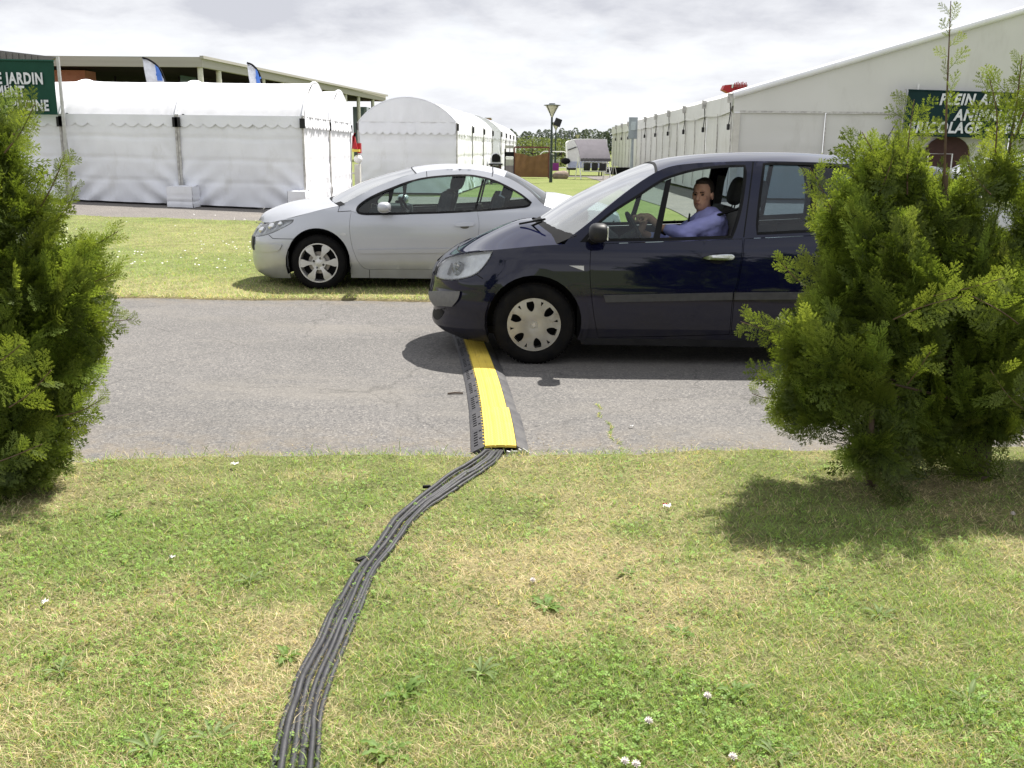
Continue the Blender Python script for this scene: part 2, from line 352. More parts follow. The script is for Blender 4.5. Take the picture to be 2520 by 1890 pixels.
def cr(pts, closed=True, sharp=(), k=6):
    """Catmull-Rom through pts; indices in sharp stay corners"""
    P = np.asarray(pts, float); n = len(P); o = []
    for i in range(n if closed else n-1):
        p1, p2 = P[i], P[(i+1) % n]
        p0 = P[(i-1) % n] if (closed or i > 0) else p1
        p3 = P[(i+2) % n] if (closed or i+2 < n) else p2
        m1 = np.zeros_like(p1) if False else (p2-p0)/2; m2 = (p3-p1)/2
        if i in sharp: m1 = p2-p1
        if (i+1) % n in sharp: m2 = p2-p1
        d = np.linalg.norm(p2-p1)
        for m_ in (m1, m2):
            q = np.linalg.norm(m_)
            if q > 1.3*d: m_ *= 1.3*d/q
        for t in np.linspace(0, 1, k, endpoint=False):
            o.append((2*t**3-3*t**2+1)*p1+(t**3-2*t**2+t)*m1+(-2*t**3+3*t**2)*p2+(t**3-t**2)*m2)
    if not closed: o.append(P[-1])
    return np.array(o)
def resample(P, step, closed=True):
    P = np.asarray(P, float); Q = np.vstack([P, P[:1]]) if closed else P
    o = []
    for a, b in zip(Q[:-1], Q[1:]):
        n = max(1, int(round(np.linalg.norm(b-a)/step)))
        for t in range(n): o.append(a+(b-a)*t/n)
    if not closed: o.append(Q[-1])
    return np.array(o)
def along(P, n):
    P = np.asarray(P, float); d = np.r_[0, np.cumsum(np.linalg.norm(np.diff(P, axis=0), axis=1))]
    t = np.linspace(0, d[-1], n); return np.stack([np.interp(t, d, P[:, k]) for k in range(P.shape[1])], 1)
def inside(P, q):
    x, y = q[:, 0], q[:, 1]; c = np.zeros(len(q), bool); n = len(P)
    for i in range(n):
        x1, y1 = P[i]; x2, y2 = P[i-1]
        cond = ((y1 > y) != (y2 > y))
        with np.errstate(divide='ignore', invalid='ignore'):
            c ^= cond & (x < (x2-x1)*(y-y1)/(y2-y1+1e-12)+x1)
    return c
def grow(P, d):
    """offset closed polygon outward by d"""
    P = np.asarray(P, float); a = 0.5*np.sum(P[:, 0]*np.roll(P[:, 1], -1)-np.roll(P[:, 0], -1)*P[:, 1])
    s = 1 if a > 0 else -1
    t = np.roll(P, -1, 0)-np.roll(P, 1, 0); t /= np.linalg.norm(t, axis=1)[:, None]+1e-12
    return P+s*d*np.stack([t[:, 1], -t[:, 0]], 1)
def cdt(outer, holes=(), g=0.04):
    """triangulate outer minus holes with interior grid points -> verts2d, tris, boundary edge list"""
    loops = [np.asarray(outer)]+[np.asarray(h) for h in holes]
    pts = np.vstack(loops); edges = []; k = 0
    for l_ in loops:
        n = len(l_); edges += [(k+i, k+(i+1) % n) for i in range(n)]; k += n
    lo, hi = loops[0].min(0), loops[0].max(0)
    xs = np.arange(lo[0]+g/2, hi[0], g); ys = np.arange(lo[1]+g/2, hi[1], g)
    q = np.array([(x+(g/2 if j % 2 else 0), y) for j, y in enumerate(ys) for x in xs]) if len(xs) and len(ys) else np.zeros((0, 2))
    if len(q):
        ok = inside(loops[0], q)
        for h in loops[1:]: ok &= ~inside(h, q)
        q = q[ok]
        if len(q):
            dm = np.full(len(q), 9.0)
            for i in range(0, len(pts), 400):
                dm = np.minimum(dm, np.linalg.norm(q[:, None]-pts[None, i:i+400], axis=2).min(1))
            q = q[dm > g*0.45]
    allp = [Vector(p) for p in np.vstack([pts, q])] if len(q) else [Vector(p) for p in pts]
    r = geometry.delaunay_2d_cdt(allp, edges, [], 0, 1e-7)
    V = np.array([tuple(v) for v in r[0]]); T = np.array([f for f in r[2] if len(f) == 3], int)
    c = V[T].mean(1); ok = inside(loops[0], c)
    for h in loops[1:]: ok &= ~inside(h, c)
    T = T[ok]
    return V, T
def Zm(x0, y0, s): return lambda p: [(x0+a/s, y0+b/s) for a, b in p]
def smooth01(a, b, x): t = np.clip((x-a)/(b-a), 0, 1); return t*t*(3-2*t)
# cheap value noise for numpy arrays
_tab = rng.random((256, 256))
def vnoise(x, y, sc=1.0, sd_=0):
    x = np.asarray(x)*sc+sd_*17.3; y = np.asarray(y)*sc+sd_*9.1
    xi = np.floor(x).astype(int); yi = np.floor(y).astype(int); fx = x-xi; fy = y-yi
    fx = fx*fx*(3-2*fx); fy = fy*fy*(3-2*fy)
    g = lambda a, b: _tab[a & 255, b & 255]
    return (g(xi, yi)*(1-fx)+g(xi+1, yi)*fx)*(1-fy)+(g(xi, yi+1)*(1-fx)+g(xi+1, yi+1)*fx)*fy
def fbm(x, y, sc=1.0, o=4, sd_=0):
    return sum(vnoise(x, y, sc*2**i, sd_+i)*0.5**i for i in range(o))/sum(0.5**i for i in range(o))
# ------------------------------------------------------------------ terrain
def H(x, y):
    x = np.asarray(x, float); y = np.asarray(y, float)
    return np.minimum(0.032*np.maximum(0, -5.2-x), 0.45)*smooth01(14, 25, y)*(1-smooth01(45, 70, y))
def near_edge(x):   # where the foreground lawn meets the road
    x = np.asarray(x, float)
    return 5.03+0.075*np.clip(x, -4, 4)+0.10*(fbm(x, x*0, 1.6, 4, 5)-0.5)+0.045*(vnoise(x, x*0, 11, 8)-.5)
def far_edge(x):
    x = np.asarray(x, float); return 10.46+0.12*(fbm(x, x*0, 0.9, 4, 9)-0.5)+0.05*(vnoise(x, x*0, 5, 3)-.5)
PATHY0, PATHY1 = 21.3, 34.0
def dryness(x, y):
    """0 green .. 1 straw, a property of the turf"""
    a = fbm(x, y, 1.05, 5, 2); b = fbm(x, y, 4.5, 3, 12)
    d = smooth01(0.36, 0.68, a*0.55+b*0.45)
    e = 0
    for (cx, cy, rx, ry, w) in ((0.10, 3.55, .6, .55, .8), (0.55, 3.35, .6, .45, .55), (-0.75, 2.85, .25, .35, .8), (-1.1, 3.0, .7, .25, .5), (0.9, 3.55, .5, .25, .4),
                                (-1.7, 4.4, .6, .3, .5), (1.3, 3.0, .4, .2, .5), (2.9, 4.45, 1.2, .25, .7), (-0.5, 4.0, .25, .4, .4)):
        e = np.maximum(e, w*np.exp(-(((x-cx)/rx)**2+((y-cy)/ry)**2)))
    g = 0
    for (cx, cy, rx, ry, w) in ((0.6, 2.55, .6, .28, .9), (1.25, 2.7, .7, .35, .8), (-1.5, 3.7, .8, .3, .7), (-0.8, 4.3, .8, .25, .6), (1.1, 3.9, .5, .2, .7), (0.05, 2.7, .25, .2, .7)):
        g = np.maximum(g, w*np.exp(-(((x-cx)/rx)**2+((y-cy)/ry)**2)))
    return np.clip(0.09+d*0.46+e*(0.24+0.62*b)-g*0.42, 0.03, 0.78)
def sheet(name, xs, ys, z, m, label=None, zf=None, ymap=None):
    X, Y = np.meshgrid(np.asarray(xs, float), np.asarray(ys, float), indexing='ij')
    if ymap: Y = ymap(X, Y)
    Zz = H(X, Y)+z
    if zf: Zz = Zz+zf(X, Y)
    mb = MB(); mb.grid(np.stack([X, Y, Zz], -1)); o = mb.build(name, m, None, True, None, 'structure', weld=False)
    for p in o.data.polygons[:1]:
        if p.normal.z < 0: o.data.flip_normals()
    return o
def stepxs(): return np.unique(np.r_[np.linspace(-600, -60, 10), np.linspace(-60, -4, 57), np.linspace(-4, 60, 17), np.linspace(60, 600, 10)])
def stepys(a, b): return np.unique(np.r_[np.linspace(a, min(b, 75), 50), (np.geomspace(75, b, 14) if b > 75 else [])])
m_field, t_, n_, l_, b_ = new_mat('field_grass'); b_.inputs['Roughness'].default_value = 0.9; b_.inputs['Specular IOR Level'].default_value = 0.1
tcn = n_.new('ShaderNodeTexCoord')
def nz_(t, n, l, vec, sc, det=6, mp=None):
    if mp:
        q = n.new('ShaderNodeMapping'); l.new(vec, q.inputs[0]); q.inputs['Scale'].default_value = mp; vec = q.outputs[0]
    z = n.new('ShaderNodeTexNoise'); l.new(vec, z.inputs['Vector']); z.inputs['Scale'].default_value = sc; z.inputs['Detail'].default_value = det; z.inputs['Roughness'].default_value = 0.65
    return z.outputs[0]
def mixc(n, l, fac, a, b, mode='MIX'):
    q = n.new('ShaderNodeMix'); q.data_type = 'RGBA'; q.blend_type = mode
    if isinstance(fac, float): q.inputs[0].default_value = fac
    else: l.new(fac, q.inputs[0])
    for i, v in ((6, a), (7, b)):
        if isinstance(v, tuple): q.inputs[i].default_value = (*v, 1)
        else: l.new(v, q.inputs[i])
    return q.outputs[2]
c1 = ramp(n_, l_, nz_(t_, n_, l_, tcn.outputs['Object'], 0.5), [(0.35, (0.15, 0.185, 0.055)), (0.7, (0.205, 0.225, 0.085))])
c2 = ramp(n_, l_, nz_(t_, n_, l_, tcn.outputs['Object'], 14), [(0.3, (0.6, 0.6, 0.6)), (0.7, (1.2, 1.2, 1.2))])
l_.new(mixc(n_, l_, 1.0, c1, c2, 'MULTIPLY'), b_.inputs['Base Color'])
bp = n_.new('ShaderNodeBump'); l_.new(nz_(t_, n_, l_, tcn.outputs['Object'], 30), bp.inputs['Height']); bp.inputs['Strength'].default_value = 0.8; bp.inputs['Distance'].default_value = 0.03
l_.new(bp.outputs[0], b_.inputs['Normal'])
sheet('ground', np.unique(np.r_[np.linspace(-1400, -60, 12), np.linspace(-60, -4, 40), np.linspace(-4, 60, 9), np.linspace(60, 1400, 12)]),
      np.unique(np.r_[np.linspace(-60, 12, 6), np.linspace(12, 75, 50), np.geomspace(75, 2200, 14)]), -0.012, m_field)

# asphalt
def asphalt(name, ca, cb, dirt, verge=False):
    m, t, n, l, b = new_mat(name); b.inputs['Roughness'].default_value = 0.85; b.inputs['Specular IOR Level'].default_value = 0.25
    tc_ = n.new('ShaderNodeTexCoord'); v = tc_.outputs['Object']
    big = ramp(n, l, nz_(t, n, l, v, 0.9, 6), [(0.35, ca), (0.68, cb)])
    vo = n.new('ShaderNodeTexVoronoi'); l.new(v, vo.inputs['Vector']); vo.inputs['Scale'].default_value = 85
    sp = ramp(n, l, vo.outputs['Color'], [(0.0, (0.55, 0.55, 0.56)), (0.45, (0.88, 0.88, 0.88)), (0.75, (1.12, 1.11, 1.08)), (1.0, (1.7, 1.66, 1.58))])
    vo2 = n.new('ShaderNodeTexNoise'); l.new(v, vo2.inputs['Vector']); vo2.inputs['Scale'].default_value = 160; vo2.inputs['Detail'].default_value = 3
    sp2 = ramp(n, l, vo2.outputs[0], [(0.35, (0.7, 0.7, 0.7)), (0.65, (1.3, 1.3, 1.3))])
    c = mixc(n, l, 1.0, big, sp, 'MULTIPLY'); c = mixc(n, l, 1.0, c, sp2, 'MULTIPLY')
    # pale dusty patches and thin cracks
    ds = ramp(n, l, nz_(t, n, l, v, 0.7, 7, (0.55, 1.5, 1)), [(0.50, (0, 0, 0)), (0.68, (0.4, 0.4, 0.4))])
    c = mixc(n, l, ds, c, dirt)
    if verge:
        sy_ = n.new('ShaderNodeSeparateXYZ'); l.new(v, sy_.inputs[0])
        for (a_, b__, k_) in ((5.75, 4.95, .55), (10.0, 10.5, .5)):
            mr = n.new('ShaderNodeMapRange'); l.new(sy_.outputs[1], mr.inputs[0]); mr.inputs[1].default_value = a_; mr.inputs[2].default_value = b__
            mu = n.new('ShaderNodeMath'); mu.operation = 'MULTIPLY'; l.new(mr.outputs[0], mu.inputs[0]); l.new(ramp(n, l, nz_(t, n, l, v, 5, 7), [(0.40, (0, 0, 0)), (0.65, (k_, k_, k_))]), mu.inputs[1])
            c = mixc(n, l, mu.outputs[0], c, (0.20, 0.165, 0.12))
    wv = n.new('ShaderNodeTexVoronoi'); wv.feature = 'DISTANCE_TO_EDGE'
    q = n.new('ShaderNodeMapping'); l.new(v, q.inputs[0]); ad = n.new('ShaderNodeVectorMath'); ad.operation = 'ADD'
    nn = n.new('ShaderNodeTexNoise'); l.new(v, nn.inputs['Vector']); nn.inputs['Scale'].default_value = 3; nn.inputs['Detail'].default_value = 6
    sc = n.new('ShaderNodeVectorMath'); sc.operation = 'SCALE'; l.new(nn.outputs['Color'], sc.inputs[0]); sc.inputs[3].default_value = 0.35
    l.new(q.outputs[0], ad.inputs[0]); l.new(sc.outputs[0], ad.inputs[1]); l.new(ad.outputs[0], wv.inputs['Vector']); wv.inputs['Scale'].default_value = 0.55
    ck = ramp(n, l, wv.outputs['Distance'], [(0.0, (0.45, 0.45, 0.45)), (0.006, (1, 1, 1))])
    c = mixc(n, l, 0.5, c, mixc(n, l, 1.0, c, ck, 'MULTIPLY'))
    l.new(c, b.inputs['Base Color'])
    bp = n.new('ShaderNodeBump'); l.new(vo2.outputs[0], bp.inputs['Height']); bp.inputs['Strength'].default_value = 0.5; bp.inputs['Distance'].default_value = 0.006
    l.new(bp.outputs[0], b.inputs['Normal']); return m
m_asph = asphalt('asphalt', (0.122, 0.118, 0.116), (0.147, 0.141, 0.138), (0.19, 0.175, 0.155), True)
m_asph2 = asphalt('path_asphalt', (0.14, 0.13, 0.125), (0.165, 0.152, 0.145), (0.2, 0.18, 0.155))
sheet('road', np.linspace(-120, 120, 61), np.linspace(4.2, 11.2, 8), 0.0, m_asph)
sheet('path', np.r_[np.linspace(-60, -4, 57), np.linspace(-3.5, 2.4, 8)], np.linspace(PATHY0, PATHY1, 24), 0.0, m_asph2,
      ymap=lambda X, Y: np.where(Y < PATHY0+.3, Y+0.05*(X+7)*0.3+0.06*(fbm(X, X*0, 1.5, 3, 4)-.5), Y))
# path running along the marquee, and the strip in front of the swing seat
xs = np.linspace(0, 1, 8); ys = np.linspace(20.0, 64, 40)
Xp = np.array([[4.4+0.004*(y-30)+0.1*math.sin(y*.5)+t*(9.6 if y < 34.4 else 3.2) for y in ys] for t in xs]); Yp = np.array([[y for y in ys] for t in xs])
mb = MB(); mb.grid(np.stack([Xp, Yp, Xp*0+0.004], -1)); mb.build('path', m_asph2, None, True, None, 'structure')
sheet('path', np.linspace(2.6, 14, 6), np.linspace(60.5, 64.2, 3), 0.008, m_asph2)
sheet('path', np.linspace(-12, 4.2, 6), np.linspace(60.5, 64.2, 3), 0.012, m_asph2)

# turf sheets with a colour attribute
SOIL = np.array((0.10, 0.072, 0.045))
def turf_colour(x, y, far=False):
    d = dryness(x, y)[:, None] if not far else (0.25*smooth01(.4, .65, fbm(x, y, .35, 4, 3))+0.5*smooth01(13.0, 11.2, y+0.8*fbm(x, y, .8, 3, 6)))[:, None]
    g = np.array((0.165, 0.185, 0.075)); s = np.array((0.34, 0.285, 0.165))
    n = (0.75+0.5*vnoise(x, y, 21, 1))[:, None]
    return (g*(1-d)+s*d)*n
def lawn(name, x0, x1, nx, yf0, yf1, ny, far, base, skirt):
    xs = np.linspace(x0, x1, nx); X = np.repeat(xs[:, None], ny, 1)
    T = np.linspace(0, 1, ny)[None]; a = yf0(xs)[:, None]; b = yf1(xs)[:, None]; Y = a+(b-a)*T
    Zz = H(X, Y)+base+0.035*(fbm(X, Y, 1.8, 3, 7)-.5)+0.012*(vnoise(X, Y, 12, 2)-.5)
    if 'lo' in skirt: Zz[:, 0] = H(X[:, 0], Y[:, 0])-0.01
    if 'hi' in skirt: Zz[:, -1] = -0.01; 
    V = np.stack([X, Y, Zz], -1).reshape(-1, 3)
    idx = np.arange(nx*ny).reshape(nx, ny)
    q = np.stack([idx[:-1, :-1], idx[1:, :-1], idx[1:, 1:], idx[:-1, 1:]], -1).reshape(-1, 4)
    col = turf_colour(V[:, 0], V[:, 1], far)
    e = np.zeros((nx, ny)); 
    if 'lo' in skirt: e[:, 0] = 1
    if 'hi' in skirt: e[:, -1] = 1
    e = e.reshape(-1, 1); col = col*(1-e)+SOIL*e
    m_, t, n, l, bb = new_mat(name+'_turf'); bb.inputs['Roughness'].default_value = 0.95; bb.inputs['Specular IOR Level'].default_value = 0.1
    ca = n.new('ShaderNodeAttribute'); ca.attribute_name = 'Col'; tt = n.new('ShaderNodeTexCoord')
    s_ = ramp(n, l, nz_(t, n, l, tt.outputs['Object'], 60 if not far else 22), [(0.3, (0.45, 0.45, 0.42)), (0.72, (1.35, 1.35, 1.3))])
    l.new(mixc(n, l, 1.0, ca.outputs['Color'], s_, 'MULTIPLY'), bb.inputs['Base Color'])
    bp_ = n.new('ShaderNodeBump'); l.new(nz_(t, n, l, tt.outputs['Object'], 90 if not far else 35), bp_.inputs['Height']); bp_.inputs['Strength'].default_value = 1; bp_.inputs['Distance'].default_value = 0.02
    l.new(bp_.outputs[0], bb.inputs['Normal'])
    o = fastmesh(name, V, np.zeros((0, 3)), q, col, m_, 'structure'); o.data.polygons.foreach_set('use_smooth', [True]*len(o.data.polygons))
    return o
def smallz(x, y): return 0.035*(fbm(x, y, 1.8, 3, 7)-.5)+0.012*(vnoise(x, y, 12, 2)-.5)
lawn('lawn', -9, 9, 300, lambda x: x*0+0.3, near_edge, 150, False, 0.03, ('hi',))
lawn('lawn', -26, 26, 320, far_edge, lambda x: np.where(x < 2.5, PATHY0+0.015*(x+7)+0.05*vnoise(x, x*0, 2, 3), 20.0), 60, True, 0.035, ('lo',))

# ------------------------------------------------------------------ grass geometry
def blades(n, x, y, z0, hgt, wid, col, lean, droop=0.35, seg2=True):
    az = rng.random(n)*2*math.pi; fa = rng.random(n)*math.pi
    d = np.stack([np.cos(az), np.sin(az)], 1); w = np.stack([np.cos(fa), np.sin(fa)], 1)*wid[:, None]/2
    p0 = np.stack([x, y, z0], 1); L1 = hgt*0.55
    st = np.sin(lean); ct = np.cos(lean)
    p1 = p0+np.stack([d[:, 0]*st*L1, d[:, 1]*st*L1, ct*L1], 1)
    l2 = np.minimum(lean+droop*(0.5+rng.random(n)), 1.62); L2 = hgt*0.45
    p2 = p1+np.stack([d[:, 0]*np.sin(l2)*L2, d[:, 1]*np.sin(l2)*L2, np.cos(l2)*L2], 1)
    w3 = np.c_[w, np.zeros(n)]
    if seg2:
        V = np.stack([p0-w3, p0+w3, p1+w3*.8, p1-w3*.8, p2], 1).reshape(-1, 3); b = np.arange(n)[:, None]*5
        q = b+np.array([0, 1, 2, 3]); t = b+np.array([3, 2, 4]); k = 5
    else:
        V = np.stack([p0-w3, p0+w3, p2], 1).reshape(-1, 3); b = np.arange(n)[:, None]*3
        q = np.zeros((0, 4)); t = b+np.array([0, 1, 2]); k = 3
    return V, t, q, np.repeat(col, k, 0)
def green(n, d):
    """blade colour: mix of greens and straw"""
    g = np.array((0.205, 0.345, 0.075))*(0.5+0.95*rng.random((n, 1))); g[:, 0] += 0.07*rng.random(n); g[:, 2] += 0.03*rng.random(n)
    s = np.array((0.62, 0.53, 0.34))*(0.6+0.65*rng.random((n, 1)))
    k = (rng.random(n) < np.clip(0.05+0.80*d, 0, 0.96))[:, None]
    return np.where(k, s, g)
def spread(n, y0, y1, pw=1.6, half=0.72, add=0.6):
    u = rng.random(n); a = 1-pw; y = (y0**a+(y1**a-y0**a)*u)**(1/a)
    x = (rng.random(n)*2-1)*(half*y+add); return x, y
n = 390000
x, y = spread(n, 1.9, 5.12, 1.6, .78, .9); keep = y < near_edge(x)+0.01+0.03*rng.random(n); x = x[keep]; y = y[keep]; n = len(x)
d = dryness(x, y); dr = rng.random(n)
h = (0.014+0.020*rng.random(n))*(1+0.35*fbm(x, y, 3, 3, 4)); w = 0.0014+0.0019*rng.random(n)
lean = np.clip(0.45+0.55*rng.random(n)+0.25*d, 0, 1.45)
V, t, q, c = blades(n, x, y, 0.022+smallz(x, y), h*1.35, w, green(n, d), lean)
fastmesh('grass', V, t, q, c, m_grassb, 'stuff')
# straw lying flat
n = 26000
x, y = spread(n, 1.9, 5.1); d = dryness(x, y); keep = (rng.random(n) < 0.2+0.8*d) & (y < near_edge(x)-0.01); x = x[keep]; y = y[keep]; n = len(x)
col = np.array((0.55, 0.45, 0.27))*(0.5+0.6*rng.random((n, 1)))
V, t, q, c = blades(n, x, y, 0.032+smallz(x, y)+0.008*rng.random(n), 0.03+0.05*rng.random(n), 0.0012+0.001*rng.random(n), col, 1.25+0.3*rng.random(n), 0.05)
fastmesh('dry_straw', V, t, q, c, m_grassb, 'stuff')
# taller tufts, mostly along the road edge
n = 16000
x, y = spread(n, 1.9, 5.1, 0.9); nb = np.exp(-((near_edge(x)-y)/0.10)**2); keep = rng.random(n) < 0.22*(fbm(x, y, 2.5, 3, 31) > .55)+0.8*nb*(fbm(x, y, 3, 3, 33) > .42); x = x[keep]; y = y[keep]; n = len(x)
col = green(n, dryness(x, y)*.6); V, t, q, c = blades(n, x, y, 0.02+smallz(x, y), 0.04+0.045*rng.random(n), 0.002+0.002*rng.random(n), col, 0.2+0.8*rng.random(n), 0.6)
fastmesh('grass', V, t, q, c, m_grassb, 'stuff')
# clover
n = 38000
x, y = spread(n, 1.9, 5.0); d = dryness(x, y); keep = (rng.random(n) < (1-d)*smooth01(.40, .62, fbm(x, y, 1.7, 4, 21)+.06)) & (y < near_edge(x)-.02); x = x[keep]; y = y[keep]; n = len(x)
z = 0.034+smallz(x, y)+0.02*rng.random(n); r = 0.0045+0.0045*rng.random(n); az = rng.random(n)*6.28
Vs = []; 
tx = (rng.random(n)-.5)*0.9; ty = (rng.random(n)-.5)*0.9
for k in range(3):
    a = az+k*2.094; ca, sa = np.cos(a), np.sin(a)
    for (pr, pt) in ((0.1, 0), (0.75, 0.62), (1.15, 0), (0.75, -0.62)):
        dx = r*(pr*ca-pt*sa); dy = r*(pr*sa+pt*ca)
        Vs.append(np.stack([x+dx, y+dy, z+dx*tx+dy*ty+0.0012*(abs(pt) > 0)], 1))
V = np.stack(Vs, 1).reshape(-1, 3); q = (np.arange(n)[:, None]*12+np.arange(12)[None]).reshape(-1, 4)
col = np.array((0.165, 0.29, 0.055))*(0.5+0.85*rng.random((n, 1)))+np.array((0.04, 0.02, 0.01))*rng.random((n, 1))
fastmesh('clover', V, np.zeros((0, 3)), q, np.repeat(col, 12, 0), m_grassb, 'stuff')
# far lawn
n = 170000
x, y = spread(n, 10.42, 21.8, 1.2, 0.62, 1.0); keep = (y > far_edge(x)-0.015) & ((y < PATHY0+0.05) | (x > 2.6)) & ~((x > 4.4) & (y > 20)); x = x[keep]; y = y[keep]; n = len(x)
d = 0.12+0.5*smooth01(13.2, 10.9, y+0.7*fbm(x, y, .8, 3, 6))
h = 0.035+0.03*rng.random(n)+0.03*np.exp(-((y-10.5)/.12)**2); V, t, q, c = blades(n, x, y, 0.03+H(x, y)+smallz(x, y), h, 0.004+0.0035*rng.random(n), green(n, d*.7)*1.1, 0.4+0.9*rng.random(n), seg2=False)
fastmesh('grass', V, t, q, c, m_grassb, 'stuff')
n = 26000
x = (rng.random(n)*2-1)*12; y = 12+10*rng.random(n)**.8
keep = fbm(x, y, 0.9, 4, 41) > 0.60; keep &= rng.random(n) < .065; x = x[keep]; y = y[keep]; n = len(x)
mb = MB()
for i in range(n):
    r_ = 0.011+0.007*random.random(); zc = H(x[i], y[i])+0.085; a = random.random()*3
    mb.add([(x[i]+r_*math.cos(a+k*1.047), y[i]+r_*math.sin(a+k*1.047), zc+0.004*((k % 2)*2-1)) for k in range(6)]+[(x[i], y[i], zc+0.008)], [(k, (k+1) % 6, 6) for k in range(6)])
mb.build('daisies', m_paper, None, kind='stuff', weld=False)

# weeds in the road crack
n = 500; t = rng.random(n); a = GP(1285, 872); b = GP(1352, 990); x = a[0]+(b[0]-a[0])*t+.02*np.sin(t*17)+rng.normal(size=n)*(.006+.03*t**6); y = a[1]+(b[1]-a[1])*t+rng.normal(size=n)*.008; k = (fbm(t*6, t*0, 2, 3, 3) > .42) | (t > .93); x = x[k]; y = y[k]; n = len(x)
V, t, q, c = blades(n, x, y, x*0+.001, .010+.018*rng.random(n), .0025+.002*rng.random(n), green(n, .35+x*0), .5+.9*rng.random(n))
fastmesh('grass', V, t, q, c, m_grassb, 'stuff')
# grit and dry bits along the verge
n = 2600; x = (rng.random(n)*2-1)*4.5; y = near_edge(x)+.01+np.abs(rng.normal(size=n))*.16; V, t, q, c = blades(n, x, y, x*0+.003, .008+.02*rng.random(n), .002+.003*rng.random(n), np.array((.42, .34, .22))*(.5+.7*rng.random((n, 1))), 1.35+.2*rng.random(n), .05)
fastmesh('grit', V, t, q, c, m_grassb, 'stuff')
# ------------------------------------------------------------------ cars
class Body:
    """a car body side as a height field: half width as a function of (x, z); car points to -x"""
    def __init__(s, Yc, hw, nose, L, ex, tail_x, root):
        s.Yc = Yc; s.hw = np.array(hw, float); s.L = L; s.ex = ex; s.tx = tail_x; s.root = root
        s.nose = None; s.nose = s.fix(nose)
    def fix(s, px):
        o = []
        for p in px:
            q = at(p[0], p[1], s.Yc-0.35); o.append((q[2], q[0]))
        return np.array(sorted(o))
    def xn(s, z): return np.interp(z, s.nose[:, 0], s.nose[:, 1])
    def W(s, x, z):
        hw = np.interp(z, s.hw[:, 0], s.hw[:, 1])
        t = np.clip((x-s.xn(z))/s.L, 0, 1)
        pf = (1-(1-t)**s.ex)**(1/s.ex)
        r = np.clip((x-(s.tx-0.9))/0.9, 0, 1.2); pr = 1-0.16*r**2.2
        return hw*pf*pr
    def u(s, x, z):
        d = x-s.xn(z); t = np.clip(d/s.L, 0, 1)
        return np.where(d < s.L, s.L*np.arccos(1-t), s.L*math.pi/2+(d-s.L))
    def x(s, u, z):
        ph = np.clip(u/s.L, 0, math.pi/2)
        return s.xn(z)+np.where(u < s.L*math.pi/2, s.L*(1-np.cos(ph)), s.L+(u-s.L*math.pi/2))
    def side(s, px):
        """photograph pixels -> (x, z) on the near side"""
        o = []
        for p in px:
            y = s.Yc-0.8
            for _ in range(14):
                q = at(p[0], p[1], y); y = 0.5*y+0.5*(s.Yc-float(s.W(q[0], q[2])))
            o.append((q[0], q[2]))
        return np.array(o)
    def cen(s, px, off=0.0): return np.array([at(p[0], p[1], s.Yc-off)[[0, 2]] for p in px])
    def to_u(s, P): P = np.asarray(P); return np.stack([s.u(P[:, 0], P[:, 1]), P[:, 1]], 1)
    def panel(s, name, outer, m, holes=(), sides=(1, -1), out=0.0, lip=0.03, g=0.045, parent=None, step=0.03, closed_back=False, label=None, joined=False):
        """outer/holes: (x,z) polygons; returns list of objects"""
        O = s.to_u(resample(outer, step)); Hs = [s.to_u(resample(h, step)) for h in holes]
        V, T = cdt(O, Hs, g)
        x = s.x(V[:, 0], V[:, 1]); z = V[:, 1]; w = s.W(x, z)+out
        # boundary edges
        from collections import Counter
        E = Counter(); 
        for a, b, c in T:
            for e in ((a, b), (b, c), (c, a)): E[e] += 1
        be = [e for e in E if (e[1], e[0]) not in E]
        res = []; acc = MB()
        for sg in sides:      # sg=1 near side (-y)
            P = np.stack([x, s.Yc-sg*w, z], 1)
            n = len(P); fs = [tuple(t) for t in T]
            if lip:
                bi = sorted({i for e in be for i in e}); mp = {i: n+k for k, i in enumerate(bi)}
                Q = P[bi].copy(); Q[:, 1] += sg*lip
                P = np.vstack([P, Q]); fs += [(a, b, mp[b], mp[a]) for a, b in be]
            mb = acc if joined else MB(); mb.add(P, fs)
            if not joined: res.append(mb.build(name, m, parent or s.root, True, label))
        if joined: res.append(acc.build(name, m, parent or s.root, True, label))
        return res
    def patch(s, name, cpx, spx, m, n=26, nv=17, pv=2.2, off=0.0, parent=None, worldc=None, worlds=None, dz=0.0, solid=0.0, inset=0.0, coff=0.0):
        C = along(cr(s.cen(cpx, coff) if worldc is None else worldc, False), n); D = along(cr(s.side(spx) if worlds is None else worlds, False), n)
        ys = s.W(D[:, 0], D[:, 1])-inset
        v = np.linspace(-1, 1, nv); P = np.zeros((n, nv, 3))
        for j, q in enumerate(v):
            a = abs(q)**pv
            P[:, j, 0] = C[:, 0]+(D[:, 0]-C[:, 0])*abs(q)**2; P[:, j, 2] = C[:, 1]+(D[:, 1]-C[:, 1])*a+dz; P[:, j, 1] = s.Yc+q*ys
        mb = MB(); mb.grid(P)
        o = mb.build(name, m, parent or s.root, True)
        return o
    def plate(s, name, poly, m, y0, y1, parent=None):
        """a flat interior piece, (x,z) polygon between distances y0..y1 from the middle (negative = near side)"""
        mb = MB(); mb.prism([tuple(p) for p in poly], 'y', s.Yc+y0, s.Yc+y1); return mb.build(name, m, parent or s.root)

